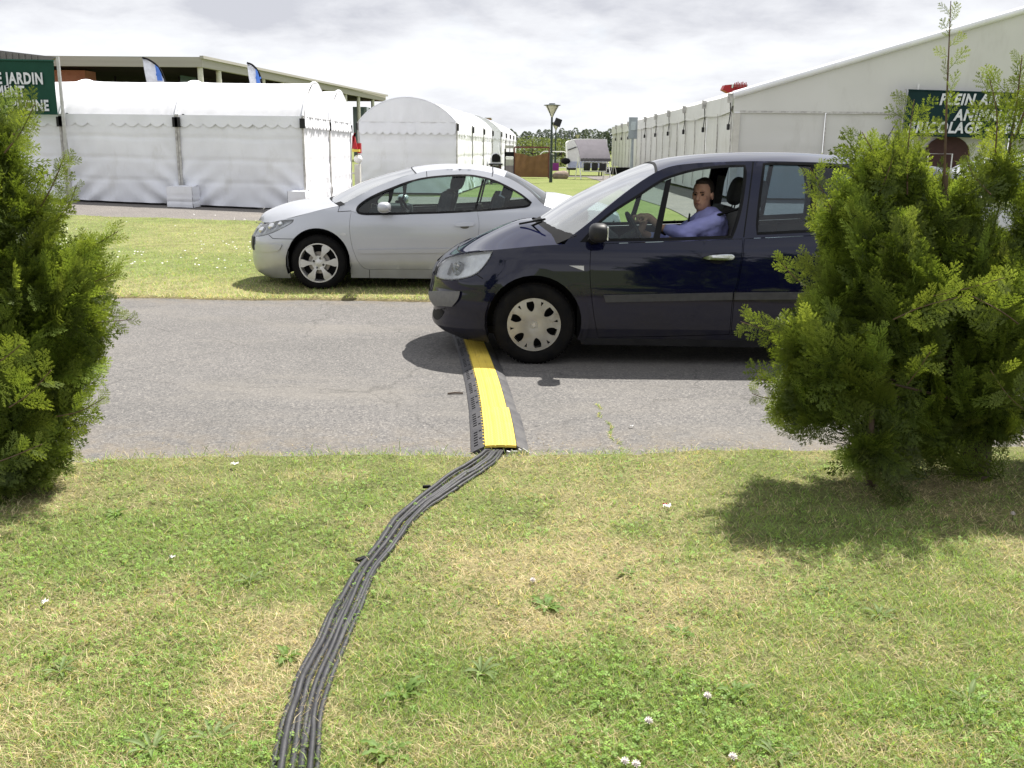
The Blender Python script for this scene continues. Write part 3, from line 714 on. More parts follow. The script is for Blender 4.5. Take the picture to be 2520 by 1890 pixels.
def wheel(root, x, y, r, face, kind, sg=1):
    """sg=1: outer face towards -y. returns the wheel object (tyre mesh with children)"""
    w = 0.195
    d = -sg
    prof = [(r*(.62 if kind == 'cap' else .70), 0.0), (r*(.66 if kind == 'cap' else .725), 0.010), (r*0.80, 0.018), (r*0.93, 0.008), (r*0.975, -0.012), (r, -0.035), (r, -w+0.035), (r*0.96, -w), (r*0.62, -w)]
    mb = MB(); mb.lathe([(a, d*b) for a, b in prof], (x, y, r), 'y', 56)
    # tread blocks
    for k in range(64):
        a = 2*math.pi*k/64
        for q, yy in ((0.0, -0.055), (0.5, -0.14)):
            aa = a+q*2*math.pi/64; rr = r+0.0015
            mb.box((x+rr*math.cos(aa), y+d*yy, r+rr*math.sin(aa)), (0.008, 0.06, 0.021), 0, -aa)
    t = mb.build('wheel', m_tyre, root, True)
    def wpart(name, m, mbb, sm=True): return mbb.build(name, m, t, sm)
    rr = r*(0.655 if kind == 'cap' else 0.715)
    mb = MB(); mb.lathe([(rr*0.99, d*0.004), (rr*1.0, d*0.012), (rr*0.94, d*0.012), (rr*0.92, -d*0.03), (rr*0.90, -d*0.12)], (x, y, r), 'y', 56); wpart('rim', face if kind == 'cap' else m_alloy, mb)
    mb = MB(); mb.lathe([(0.0, -d*0.10), (rr*0.93, -d*0.10)], (x, y, r), 'y', 40); wpart('hub_back', m_black, mb)
    mb = MB(); mb.lathe([(0.0, -d*0.045), (r*0.40, -d*0.045), (r*0.40, -d*0.06)], (x, y, r), 'y', 40)
    if kind == 'alloy': wpart('brake_disc', m_disc, mb)
    def disc(outer, holes, dome, name, m, g=0.012, thick=0.012):
        V, T = cdt(outer, holes, g); rad = np.linalg.norm(V, axis=1)
        P = np.stack([x+V[:, 0], y+d*dome(rad), r+V[:, 1]], 1); n = len(P)
        E = {}
        for a, b, c in T:
            for e in ((a, b), (b, c), (c, a)): E[e] = 1
        be = [e for e in E if (e[1], e[0]) not in E]; bi = sorted({i for e in be for i in e}); mp = {i: n+k for k, i in enumerate(bi)}
        Q = P[bi].copy(); Q[:, 1] -= d*thick
        mb = MB(); mb.add(np.vstack([P, Q]), [tuple(q) for q in T]+[(a, b, mp[b], mp[a]) for a, b in be]); return wpart(name, m, mb)
    ang = lambda n_: np.linspace(0, 2*math.pi, n_, endpoint=False)
    if kind == 'cap':
        out = np.stack([rr*0.955*np.cos(ang(72)), rr*0.955*np.sin(ang(72))], 1); holes = []
        base = R(100)
        for k in range(6):
            a = base+k*math.pi/3
            loc = np.array([(0.50, 0.0), (0.58, 0.10), (0.72, 0.155), (0.88, 0.14), (0.885, -0.10), (0.76, -0.135), (0.6, -0.10)])*rr
            loc = cr(loc, True, (3, 4), 4); c_, s_ = math.cos(a), math.sin(a)
            holes.append(np.stack([loc[:, 0]*c_-loc[:, 1]*s_, loc[:, 0]*s_+loc[:, 1]*c_], 1))
            a += math.pi/6; loc = np.array([(0.73, 0.0), (0.90, 0.055), (0.90, -0.055)])*rr; loc = resample(loc, 0.01); c_, s_ = math.cos(a), math.sin(a)
            holes.append(np.stack([loc[:, 0]*c_-loc[:, 1]*s_, loc[:, 0]*s_+loc[:, 1]*c_], 1))
        disc(out, holes, lambda q: 0.012+0.010*np.clip(1-(q/rr)**2, 0, 1)-0.012*np.exp(-(q/(rr*.28))**2), 'hubcap', face)
        mb = MB(); mb.lathe([(0.0, d*0.016), (0.026, d*0.016), (0.03, d*0.010), (0.03, 0)], (x, y, r), 'y', 28); c = wpart('centre_cap', m_capm, mb)
        # diamond emblem
        mb = MB(); o_ = [(0, 0.017), (0.012, 0), (0, -0.017), (-0.012, 0)]; i_ = [(a*.5, b*.5) for a, b in o_]
        V = [(x+a, y+d*0.0195, r+b) for a, b in o_+i_]+[(x+a, y+d*0.015, r+b) for a, b in o_+i_]
        mb.add(V, [(k, (k+1) % 4, 4+(k+1) % 4, 4+k) for k in range(4)]+[(k+8, (k+1) % 4+8, (k+1) % 4, k) for k in range(4)]); wpart('emblem', m_chrome, mb, False)
    else:
        # six tapered blades widening towards the rim, hub with four bolts
        for k in range(6):
            a = R(62)+k*math.pi/3; c_, s_ = math.cos(a), math.sin(a)
            loc = np.array([(0.22, 0.085), (0.42, 0.08), (0.62, 0.13), (0.80, 0.20), (0.965, 0.19), (0.985, 0.0), (0.965, -0.19), (0.80, -0.20), (0.62, -0.13), (0.42, -0.08), (0.22, -0.085)])*rr
            loc = cr(loc, True, (0, 4, 6, 10), 3)
            P2 = np.stack([loc[:, 0]*c_-loc[:, 1]*s_, loc[:, 0]*s_+loc[:, 1]*c_], 1)
            disc(P2, [], lambda q: 0.006+0.012*np.sin(np.clip(q/rr, 0, 1)*math.pi)-0.012*np.clip(1-q/rr, 0, 1), 'spoke', face, 0.02, 0.025)
        mb = MB(); mb.lathe([(0.0, d*0.006), (rr*0.12, d*0.006), (rr*0.16, 0.0), (rr*0.36, d*0.002), (rr*0.38, -d*0.03)], (x, y, r), 'y', 36); wpart('hub', m_alloy, mb)
        for k in range(4):
            a = R(70)+k*math.pi/2; mb = MB(); cx, cz = x+rr*0.26*math.cos(a), rr*0.26*math.sin(a)
            mb.lathe([(0.0, d*0.004), (0.006, d*0.004), (0.006, d*0.010), (0.0115, d*0.010), (0.0125, 0)], (cx, y, r+cz), 'y', 14); wpart('wheel_bolt', m_black, mb)
    return t

def seat(b, x, yo, zc, m, root, lean=0.28, parentname='seat', hz_=1.05, hx=0.56):
    """x: hip x position"""
    mb = MB(); Yc = b.Yc+yo
    mb.box((x-0.05, Yc, zc), (0.52, 0.50, 0.16), bev=0.06)
    s = mb.build(parentname, m, root, True)
    mb = MB(); mb.box((x+0.27, Yc, zc+0.36), (0.16, 0.50, 0.66), ry=lean, bev=0.065); mb.build('backrest', m, s, True)
    mb = MB(); mb.ell((x+hx*.80, Yc, zc+hz_*.80), (0.065, 0.14, 0.125), e=0.75, ry=lean); mb.build('headrest', m, s, True)
    for q in (-.05, .05): mb = MB(); mb.tube([(x+hx*.72, Yc+q, zc+hz_*.56), (x+hx*.79, Yc+q, zc+hz_*.74)], 0.006, 6); mb.build('headrest_post', m_chrome, s)
    return s
def arcpts(cx, cz, r, a0, a1, n=22): return np.array([(cx+r*math.cos(R(a0+(a1-a0)*i/(n-1))), cz+r*math.sin(R(a0+(a1-a0)*i/(n-1)))) for i in range(n)])
# ---- the dark blue people carrier
z5 = Zm(1030, 350, 2.0109)
carA = thing('car', 'dark navy blue people carrier crossing the yellow cable ramp with a driver inside', 'car', (1.6, 8.25, 0))
YC = 8.25
navy = Body(YC, [(0.0, .80), (0.17, .845), (0.30, .875), (0.45, .893), (0.62, .90), (0.78, .893), (0.86, .882), (0.93, .862), (1.0, .835), (1.06, .812), (1.3, .725), (1.48, .655), (1.56, .615), (1.7, .55)],
            z5([(300, 985), (160, 958), (95, 930), (60, 905), (52, 880), (60, 845), (62, 815), (40, 795), (36, 760), (40, 728), (50, 700), (50, 655), (62, 630), (76, 602), (95, 585)]), 0.85, 2.35, 3.72, carA)
navy.nose = np.vstack([navy.nose, [1.1, navy.nose[-1, 1]+0.10]])
xw, rw = 0.165, 0.317; AR = 0.372; xr = xw+2.69
bl = float(navy.side(z5([(300, 985)]))[0][1]); sill = 0.185
top_px = z5([(97, 590), (150, 565), (215, 548), (300, 537), (370, 533), (480, 523), (600, 512), (722, 505), (752, 468), (850, 392), (950, 307), (1060, 222), (1175, 148), (1250, 119), (1340, 106), (1450, 99), (1650, 93), (1900, 97), (2090, 107)])
top = navy.side(top_px)
top = np.vstack([top, [(3.05, 1.50), (3.25, 1.44)]])
tail = np.array([(3.42, 1.30), (3.55, 1.10), (3.64, 0.95), (3.70, 0.72), (3.72, 0.5), (3.68, 0.32), (3.60, 0.24)])
ar = np.vstack([[(xr+AR, .23)], arcpts(xr, rw+0.02, AR, 0, 180), [(xr-AR+.01, sill)]]); af = np.vstack([[(xw+AR-.01, sill)], arcpts(xw, rw+0.02, AR, 0, 180), [(xw-AR+.02, bl+.005)]])
front = navy.side(z5([(300, 984), (230, 975), (160, 957), (110, 935)]))
nosep = np.array([(float(navy.xn(z))+0.004, z) for z in np.linspace(front[-1][1]+0.02, top[0][1]-0.02, 12)])
outer = np.vstack([cr(top, False, (7, 8), 3), tail, ar, [(1.9, sill), (1.0, sill)], af, front[1:], nosep])
hl = navy.side(z5([(94, 672), (88, 645), (106, 604), (148, 572), (215, 554), (300, 543), (368, 538), (352, 575), (318, 622), (285, 652), (235, 672), (165, 682)])); hlc = cr(hl, True, (6,), 3)
gf = navy.side(z5([(858, 478), (868, 432), (967, 348), (1090, 270), (1180, 211), (1245, 178), (1356, 146), (1470, 129), (1612, 123), (1608, 200), (1585, 340), (1548, 463), (1200, 474)]))
gf = cr(gf, True, (0, 8, 11, 12), 4)
gr = cr(navy.side(z5([(1715, 112), (1850, 112), (1980, 116), (2100, 129), (2150, 170), (2190, 290), (2205, 418), (1950, 432), (1679, 446), (1692, 300)])), True, (0, 6, 8), 4)
fd = navy.side(z5([(856, 506), (1200, 494), (1603, 480), (1598, 560), (1574, 700), (1553, 775), (1537, 950), (1200, 960), (890, 964), (868, 850), (852, 700), (850, 600)])); fd = cr(fd, True, (0, 2, 6, 8), 4)
rdp = navy.side(z5([(1613, 479), (1900, 466), (2190, 452)])); rdb = navy.side(z5([(1547, 950), (1563, 775), (1584, 700), (1607, 560)]))
rd = np.vstack([cr(rdp, False), [(xr-.10, 0.78), (xr-.30, 0.72), (xr-.41, 0.52), (xr-.45, 0.30), (xr-.46, rdb[0][1])], cr(rdb, False)])
navy.panel('body', outer, m_blue, [grow(hlc, 0.004), grow(gf, 0.018), grow(gr, 0.018), grow(fd, 0.004), grow(rd, 0.004)], joined=True, lip=0.045)
for sg in (1, -1):
    dr_ = navy.panel('door', fd, m_blue, sides=(sg,), lip=0.04)[0]
    dq = navy.panel('door', rd, m_blue, sides=(sg,), lip=0.04)[0]
    navy.panel('window_trim', grow(gf, 0.019), m_black, [gf], sides=(sg,), out=0.003, lip=0.03, parent=dr_)
    navy.panel('window_trim', grow(gr, 0.019), m_black, [gr], sides=(sg,), out=0.003, lip=0.03, parent=dq)
    if sg == 1:  # near front window: the quarter pane stays, the main pane is wound down; so only the quarter glass
        qg = cr(navy.side(z5([(858, 478), (868, 432), (967, 348), (1090, 270), (1180, 211), (1236, 184), (1185, 476)])), True, (0, 5, 6), 4)
        navy.panel('quarter_glass', qg, m_glass, sides=(1,), out=-0.012, lip=0, parent=dr_)
    else: navy.panel('window_glass', gf, m_glass, sides=(-1,), out=-0.012, lip=0, parent=dr_)
    navy.panel('window_glass', gr, m_dglass, sides=(sg,), out=-0.012, lip=0, parent=dq)
    navy.panel('window_divider', navy.side(z5([(1226, 192), (1252, 180), (1194, 476), (1163, 478)])), m_black, sides=(sg,), out=0.0, parent=dr_)
    navy.panel('window_divider', navy.side(z5([(1943, 113), (1965, 113), (1966, 432), (1944, 433)])), m_black, sides=(sg,), out=0.0, parent=dq)
    navy.panel('rub_strip', cr(navy.side(z5([(915, 756), (1553, 743), (1551, 779), (926, 791)])), True, (0, 1, 2, 3), 2), m_strip, sides=(sg,), out=0.016, lip=0.03, parent=dr_)
    navy.panel('rub_strip', np.vstack([navy.side(z5([(1562, 743)])), [(xr-.42, 0.60), (xr-.42, 0.545)], navy.side(z5([(1560, 779)]))]), m_strip, sides=(sg,), out=0.016, lip=0.03, parent=dq)
    h_ = navy.panel('door_handle', cr(navy.side(z5([(1404, 570), (1440, 558), (1545, 553), (1560, 566), (1545, 580), (1440, 580)])), True, (), 4), m_chrome, sides=(sg,), out=0.035, lip=0.03, parent=dr_, g=0.02, step=0.012)
    navy.panel('handle_recess', cr(navy.side(z5([(1440, 584), (1520, 582), (1500, 600), (1460, 600)])), True, (), 4), m_black, sides=(sg,), out=0.002, lip=0.01, parent=dr_, g=0.03, step=0.015)
    navy.panel('pillar_seam', navy.side(z5([(1653, 97), (1659, 97), (1612, 470), (1606, 470)])), m_black, sides=(sg,), out=0.002, lip=0.01)
    navy.panel('side_indicator', navy.side(z5([(746, 610), (818, 611), (819, 636)])), m_orange, sides=(sg,), out=0.006, lip=0.01)
    navy.panel('bumper_strip', cr(navy.side(z5([(44, 728), (100, 734), (205, 737), (195, 775), (165, 812), (100, 808), (46, 792)])), True, (0, 2, 4, 6), 3), m_greyp, sides=(sg,), out=0.022, lip=0.05)
    navy.panel('bumper_intake', cr(navy.side(z5([(70, 812), (132, 818), (122, 850), (96, 878), (72, 862)])), True, (0, 1), 4), m_black, sides=(sg,), out=0.004, lip=0.02)
    navy.panel('grille', cr(navy.side(z5([(84, 655), (78, 640), (92, 604), (118, 597), (104, 612), (88, 640)])), True, (), 3), m_black, sides=(sg,), out=0.004, lip=0.02)
    navy.panel('seam', navy.side(z5([(280, 652), (283, 650), (318, 672), (316, 676)])), m_black, sides=(sg,), out=0.002, lip=0.01)
    navy.panel('side_sill', np.vstack([navy.side(z5([(800, 968)])), [(xr-.44, .205), (xr-.40, .15)], navy.side(z5([(805, 1000)]))]), m_dark, sides=(sg,), out=0.008, lip=0.06)
    # arch lip
    ai = arcpts(xw, rw+0.02, AR-0.005, 198, -22); ao = arcpts(xw, rw+0.02, AR+0.052, -20, 186)
    navy.panel('arch_lip', np.vstack([ao, ai]), m_blue, sides=(sg,), out=0.012, lip=0.04)
    # headlight
    hb = navy.panel('headlight', hlc, m_lens, sides=(sg,), out=0.001, lip=0.02, g=0.03)[0]
    navy.panel('reflector', grow(hlc, -0.006), m_reflector, sides=(sg,), out=-0.05, lip=-0.045, parent=hb, g=0.03)
    navy.panel('lamp_divider', cr(navy.side(z5([(140, 655), (160, 600), (166, 601), (152, 655)])), True, (), 3), m_dark, sides=(sg,), out=-0.03, lip=0.02, parent=hb, g=.02, step=.01)
    pc = navy.side(z5([(197, 628)]))[0]; py = YC-sg*(float(navy.W(pc[0], pc[1]))-0.035)
    mb = MB(); mb.ell((pc[0], py, pc[1]), (0.052, 0.03, 0.058)); mb.build('projector', m_lens, hb, True)
    mb = MB(); mb.tube([(pc[0]-.01, py-sg*-0.01, pc[1]), (pc[0]+0.02, py+sg*.03, pc[1]+.01)], [0.045, 0.012], 18); mb.build('bulb_cup', m_chrome, hb, True)
    # mirror
    mc = at(*z5([(892, 448)])[0], YC-0.98); mc = np.array([mc[0], YC-sg*0.99, mc[2]])
    mb = MB(); mb.ell(mc, (0.075, 0.105, 0.072), 20, 12, 0.72); mm = mb.build('wing_mirror', m_dark, carA, True)
    mb = MB(); mb.tube([(mc[0]-.02, YC-sg*0.80, mc[2]-.07), (mc[0]-.03, YC-sg*0.88, mc[2]-.065), (mc[0]-0.01, YC-sg*0.94, mc[2]-.03)], [0.06, 0.045, 0.035], 10, flat=.6); mb.build('mirror_arm', m_black, mm, True)
    mb = MB(); mb.box((mc[0]+.06, mc[1], mc[2]), (0.012, 0.16, 0.10), bev=.005); mb.build('mirror_glass', m_reflector, mm)
    navy.panel('mirror_base', navy.side(z5([(800, 492), (858, 430), (872, 445), (905, 492)])), m_black, sides=(sg,), out=0.006, lip=0.02)
# windscreen, bonnet, roof
wsc = z5([(560, 398), (640, 345), (760, 272), (900, 202), (1040, 140), (1150, 100)]); wss = z5([(757, 466), (850, 393), (950, 308), (1060, 223), (1175, 149)])
navy.patch('windscreen', wsc, wss, m_wglass, 24, 17, 2.6, inset=0.012)
navy.patch('bonnet', z5([(88, 597), (126, 558), (193, 519), (307, 460), (420, 411), (500, 384), (560, 378)]), z5([(97, 591), (150, 566), (215, 549), (370, 534), (480, 524), (600, 513), (722, 506)]), m_blue, 24, 17, 2.4)
rf = navy.patch('roof', z5([(1143, 100), (1230, 78), (1350, 62), (1500, 52), (1660, 48), (1850, 49), (2000, 58), (2160, 72), (2330, 98)]),
                z5([(1172, 150), (1250, 120), (1340, 107), (1450, 100), (1650, 94), (1900, 98), (2090, 108)]), m_blue, 26, 19, 2.3)
rc = at(*z5([(2330, 98)])[0], YC)
navy.patch('tailgate', None, None, m_blue, 14, 13, 3, worldc=np.array([(rc[0]+.0, rc[2]), (3.62, 1.50), (3.70, 1.25), (3.78, 1.0), (3.82, .7), (3.82, .45), (3.74, .26)]), worlds=np.array([(3.0, 1.51), (3.25, 1.44), (3.42, 1.30), (3.55, 1.10), (3.64, .95), (3.71, .6), (3.62, .25)]))
mb = MB(); hp = at(*z5([(205, 525)])[0], YC)
# bonnet front seam, roof front seam
def strip(b, name, cpx, spx, wdt, m, off=0.002, pv=2.4, par=None):
    c = b.cen([cpx])[0]; s_ = b.side([spx])[0]; ys = float(b.W(s_[0], s_[1])); P = np.zeros((2, 25, 3))
    for j, q in enumerate(np.linspace(-1, 1, 25)):
        for i in (0, 1):
            P[i, j] = (c[0]+(s_[0]-c[0])*q*q+(i-.5)*wdt, b.Yc+q*ys, c[1]+(s_[1]-c[1])*abs(q)**pv+off+(i-.5)*wdt*0.45)
    mb = MB(); mb.grid(P); return mb.build(name, m, par or b.root, True)
strip(navy, 'bonnet_seam', z5([(195, 517)])[0], z5([(219, 549)])[0], 0.008, m_black)
strip(navy, 'roof_seam', z5([(1146, 99)])[0], z5([(1175, 149)])[0], 0.02, m_black)
strip(navy, 'cowl', z5([(560, 388)])[0], z5([(735, 480)])[0], 0.15, m_black, 0.0, 2.0)
# wipers
for (a, b_) in (((500, 404), (622, 372)), ((545, 420), (606, 384))):
    p = navy.cen(z5([a, b_]), 0.35); mb = MB(); mb.tube([(p[0][0], YC-.35, p[0][1]+.0), (p[1][0], YC-.55, p[1][1])], 0.009, 6); mb.build('wiper', m_black, carA)
# antenna
a0 = at(2164, 372, YC); a1 = at(2207, 301, YC); mb = MB(); mb.tube([a0-np.array([.02, 0, .04]), a1], [0.005, 0.0025], 6); mb.build('antenna', m_black, carA)
# inner volumes: dark engine bay, floor, wheel housings, door cards
def inner(b, root, xw_, xr_, x0, xf, x1, zb, ztop, arch):
    # engine bay side shields follow the body, 6 cm inside
    for sg in (1, -1):
        f0 = np.array([(x0+.10, zb+.05), (xw_-arch-.02, zb+.02), *arcpts(xw_, rw, arch+.03, 180, 0, 12), (xw_+arch+.05, zb), (xf, zb), (xf, ztop-.09), (xw_, ztop-.16), (x0+.35, ztop-.30), (x0+.12, ztop-.38)])
        b.panel('inner_shield', f0, m_black, sides=(sg,), out=-0.06, lip=0, parent=root)
        dc = np.array([(xf, zb), (xr_-arch-.06, zb), (xr_-arch-.06, ztop+.02), (xf, ztop-.05)])
        b.panel('door_card', dc, m_trim, sides=(sg,), out=-0.085, lip=0.03, parent=root)  # dark inner panel, set in to block light through the door gaps
        rq = np.array([(xr_-arch-.06, zb+.12), *arcpts(xr_, rw, arch+.03, 180, 0, 12), (x1-.05, zb+.2), (x1-.10, ztop), (xr_-arch-.06, ztop+.02)])
        b.panel('inner_shield', rq, m_trim, sides=(sg,), out=-0.06, lip=0, parent=root)
        for xx in (xw_, xr_):
            P = np.zeros((16, 2, 3)); A = arcpts(xx, rw+.02, arch+.012, -20, 200, 16); y = b.Yc-sg*(float(b.W(xx, .6))-.015)
            for i in range(16): P[i, 0] = (A[i][0], y, A[i][1]); P[i, 1] = (A[i][0], y+sg*.34, A[i][1])
            mb = MB(); mb.grid(P); mb.prism([tuple(a) for a in A], 'y', y+sg*.335, y+sg*.345); mb.build('wheel_housing', m_black, root)
    mb = MB(); mb.box(((x0+x1)/2, b.Yc, zb+.04), (x1-x0-.5, 1.28, .06)); mb.box(((xf+x1)/2, b.Yc, zb+.06), (xr_-xw_-.9, 1.6, .05)); mb.build('floor_pan', m_black, root)
    mb = MB(); mb.box((xf-.02, b.Yc, (zb+ztop)/2-.06), (.05, 1.5, ztop-zb-.12)); mb.build('bulkhead', m_black, root)
inner(navy, carA, xw, xr, -0.6, 0.55, 3.68, 0.19, 0.98, AR)
for sg in (1, -1):
    yw = YC-sg*(float(navy.W(xw, .4))-0.02)
    wheel(carA, xw, yw, rw, m_capm, 'cap', sg); wheel(carA, xr, yw, rw, m_capm, 'cap', sg)
# cabin
mb = MB(); mb.box((0.62, YC, 0.93), (0.42, 1.42, 0.12), bev=.05, ry=-.06); mb.box((0.76, YC+.02, .74), (0.22, 1.40, 0.34), bev=.06); mb.build('dashboard', m_trim, carA, True)
sx, sy = 1.0, YC-0.36
def steering(root, x, y, z, r=0.185, tilt=R(28)):
    mb = MB(); ax = Vector((math.cos(tilt), 0, math.sin(tilt))); e1 = Vector((0, 1, 0)); e2 = Vector((-math.sin(tilt), 0, math.cos(tilt)))
    mb.tube([Vector((x, y, z))+e1*r*math.cos(a)+e2*r*math.sin(a) for a in np.linspace(0, 2*math.pi, 33)], 0.016, 8)
    for a in (R(0), R(180), R(270)): mb.tube([Vector((x, y, z)), Vector((x, y, z))+e1*r*math.cos(a)+e2*r*math.sin(a)], 0.014, 6)
    mb.tube([Vector((x, y, z))+ax*.01, Vector((x, y, z))-ax*0.22], [0.055, .04], 12); return mb.build('steering_wheel', m_dark, root, True)
steering(carA, 1.00, YC-.36, 0.98)
seat(navy, 1.50, -0.36, 0.50, m_seatg, carA, hz_=1.0); seat(navy, 1.50, 0.36, 0.50, m_seatg, carA, hz_=1.0)
for q in (-.42, 0, .42): seat(navy, 2.45, q, 0.56, m_seat, carA, hz_=.95)
mb = MB(); mb.box((3.0, YC, 1.02), (0.5, 1.3, 0.03)); mb.build('parcel_shelf', m_trim, carA)
# dark bag on the rear seat seen through the rear window
# headliner and pillars inside
mb = MB(); hl_ = rf.data.copy()
o = bpy.data.objects.new('headliner', hl_); COL.objects.link(o); o.parent = carA; o.location = (0, 0, -0.03); hl_.materials.clear(); hl_.materials.append(m_seatg)
# seat belt
mb = MB(); mb.tube([(1.86, YC-.64, 1.27), (1.74, YC-.62, 1.20), (1.62, YC-.56, 1.155), (1.52, YC-.47, 1.14)], 0.024, 8, flat=.45); mb.build('seat_belt', m_black, carA)
for q in (-.70, .70): mb = MB(); mb.box((1.83, YC+q*.88, 1.12), (0.07, .04, 0.62), ry=.10, bev=.015); mb.build('pillar_trim', m_seatg, carA, True)
mb = MB(); mb.box((1.16, YC, 1.43), (0.03, .22, .07), bev=.01); mb.build('rear_view_mirror', m_black, carA)

# ---- the silver coupe
z4 = Zm(580, 380, 3.16)
YS = 11.98
carB = thing('car', 'silver two door coupe parked on the grass behind the dark blue car', 'car', (-0.9, YS, 0.03))
zg = 0.035
silver = Body(YS, [(0.0, .76), (0.2, .80), (0.35, .845), (0.5, .865), (0.65, .875), (0.78, .87), (0.86, .855), (0.93, .83), (0.98, .80), (1.1, .745), (1.3, .62), (1.4, .54), (1.5, .5)],
              z4([(235, 958), (175, 940), (135, 915), (112, 885), (100, 840), (96, 790), (94, 740), (90, 690), (94, 640), (120, 585), (150, 545), (182, 512), (215, 480)]), 0.95, 2.2, 1.28, carB)
silver.nose = np.vstack([silver.nose, [1.1, silver.nose[-1, 1]+.1]])
xwB = float(at(*z4([(645, 905)])[0], YS-.85)[0]); xrB = xwB+2.60; ARB = 0.365; rB = 0.317
topB = silver.side(z4([(182, 514), (215, 540), (262, 530), (330, 512), (400, 499), (470, 484), (560, 458), (680, 427), (800, 402), (900, 352), (1000, 300), (1100, 248), (1250, 190), (1400, 150), (1480, 130), (1600, 117), (1700, 113), (1850, 118), (2000, 146), (2130, 190), (2212, 236), (2290, 292), (2350, 350), (2400, 395), (2480, 425), (2600, 430)]))
tailB = np.array([(0.85, .97), (1.08, .95), (1.20, .90), (1.24, .75), (1.27, .55), (1.24, .38), (1.12, .26)])

frontB = silver.side(z4([(385, 958), (300, 960), (230, 957), (175, 938), (140, 915)]))
noseB = np.array([(float(silver.xn(z))+.004, z) for z in np.linspace(frontB[-1][1]+.02, topB[0][1]-.01, 12)])
sl = float(silver.side(z4([(1200, 962)]))[0][1])
arB = np.vstack([[(xrB+ARB, .27)], arcpts(xrB, rB+.02+zg, ARB, 0, 180), [(xrB-ARB, sl)]]); afB = np.vstack([[(xwB+ARB, sl)], arcpts(xwB, rB+.02+zg, ARB, 0, 180), [(xwB-ARB+.01, frontB[0][1])]])
outerB = np.vstack([cr(topB, False, (), 3), tailB, arB, [(xrB-.8, sl), (xwB+.8, sl)], afB, frontB[1:], noseB])
hlB = cr(silver.side(z4([(118, 622), (160, 578), (215, 545), (262, 533), (330, 518), (400, 510), (452, 507), (438, 532), (330, 590), (250, 622), (175, 638)])), True, (6, 0), 3)
gB = cr(silver.side(z4([(952, 425), (978, 392), (1040, 350), (1120, 310), (1205, 276), (1340, 225), (1480, 192), (1650, 175), (1800, 171), (1900, 184), (2000, 210), (2110, 260), (2212, 318), (2290, 380), (2250, 398), (1880, 428), (1500, 446), (1010, 455), (965, 448)])), True, (13,), 4)
dB = cr(silver.side(z4([(900, 441), (1010, 474), (1500, 463), (1878, 446), (1892, 540), (1882, 640), (1850, 780), (1800, 892), (1400, 893), (1040, 893), (1000, 884), (950, 828), (905, 710), (886, 560)])), True, (0, 3, 7, 9), 4)
silver.panel('body', outerB, m_silver, [grow(hlB, .002), grow(gB, .022), grow(dB, .003)], joined=True, lip=.045)
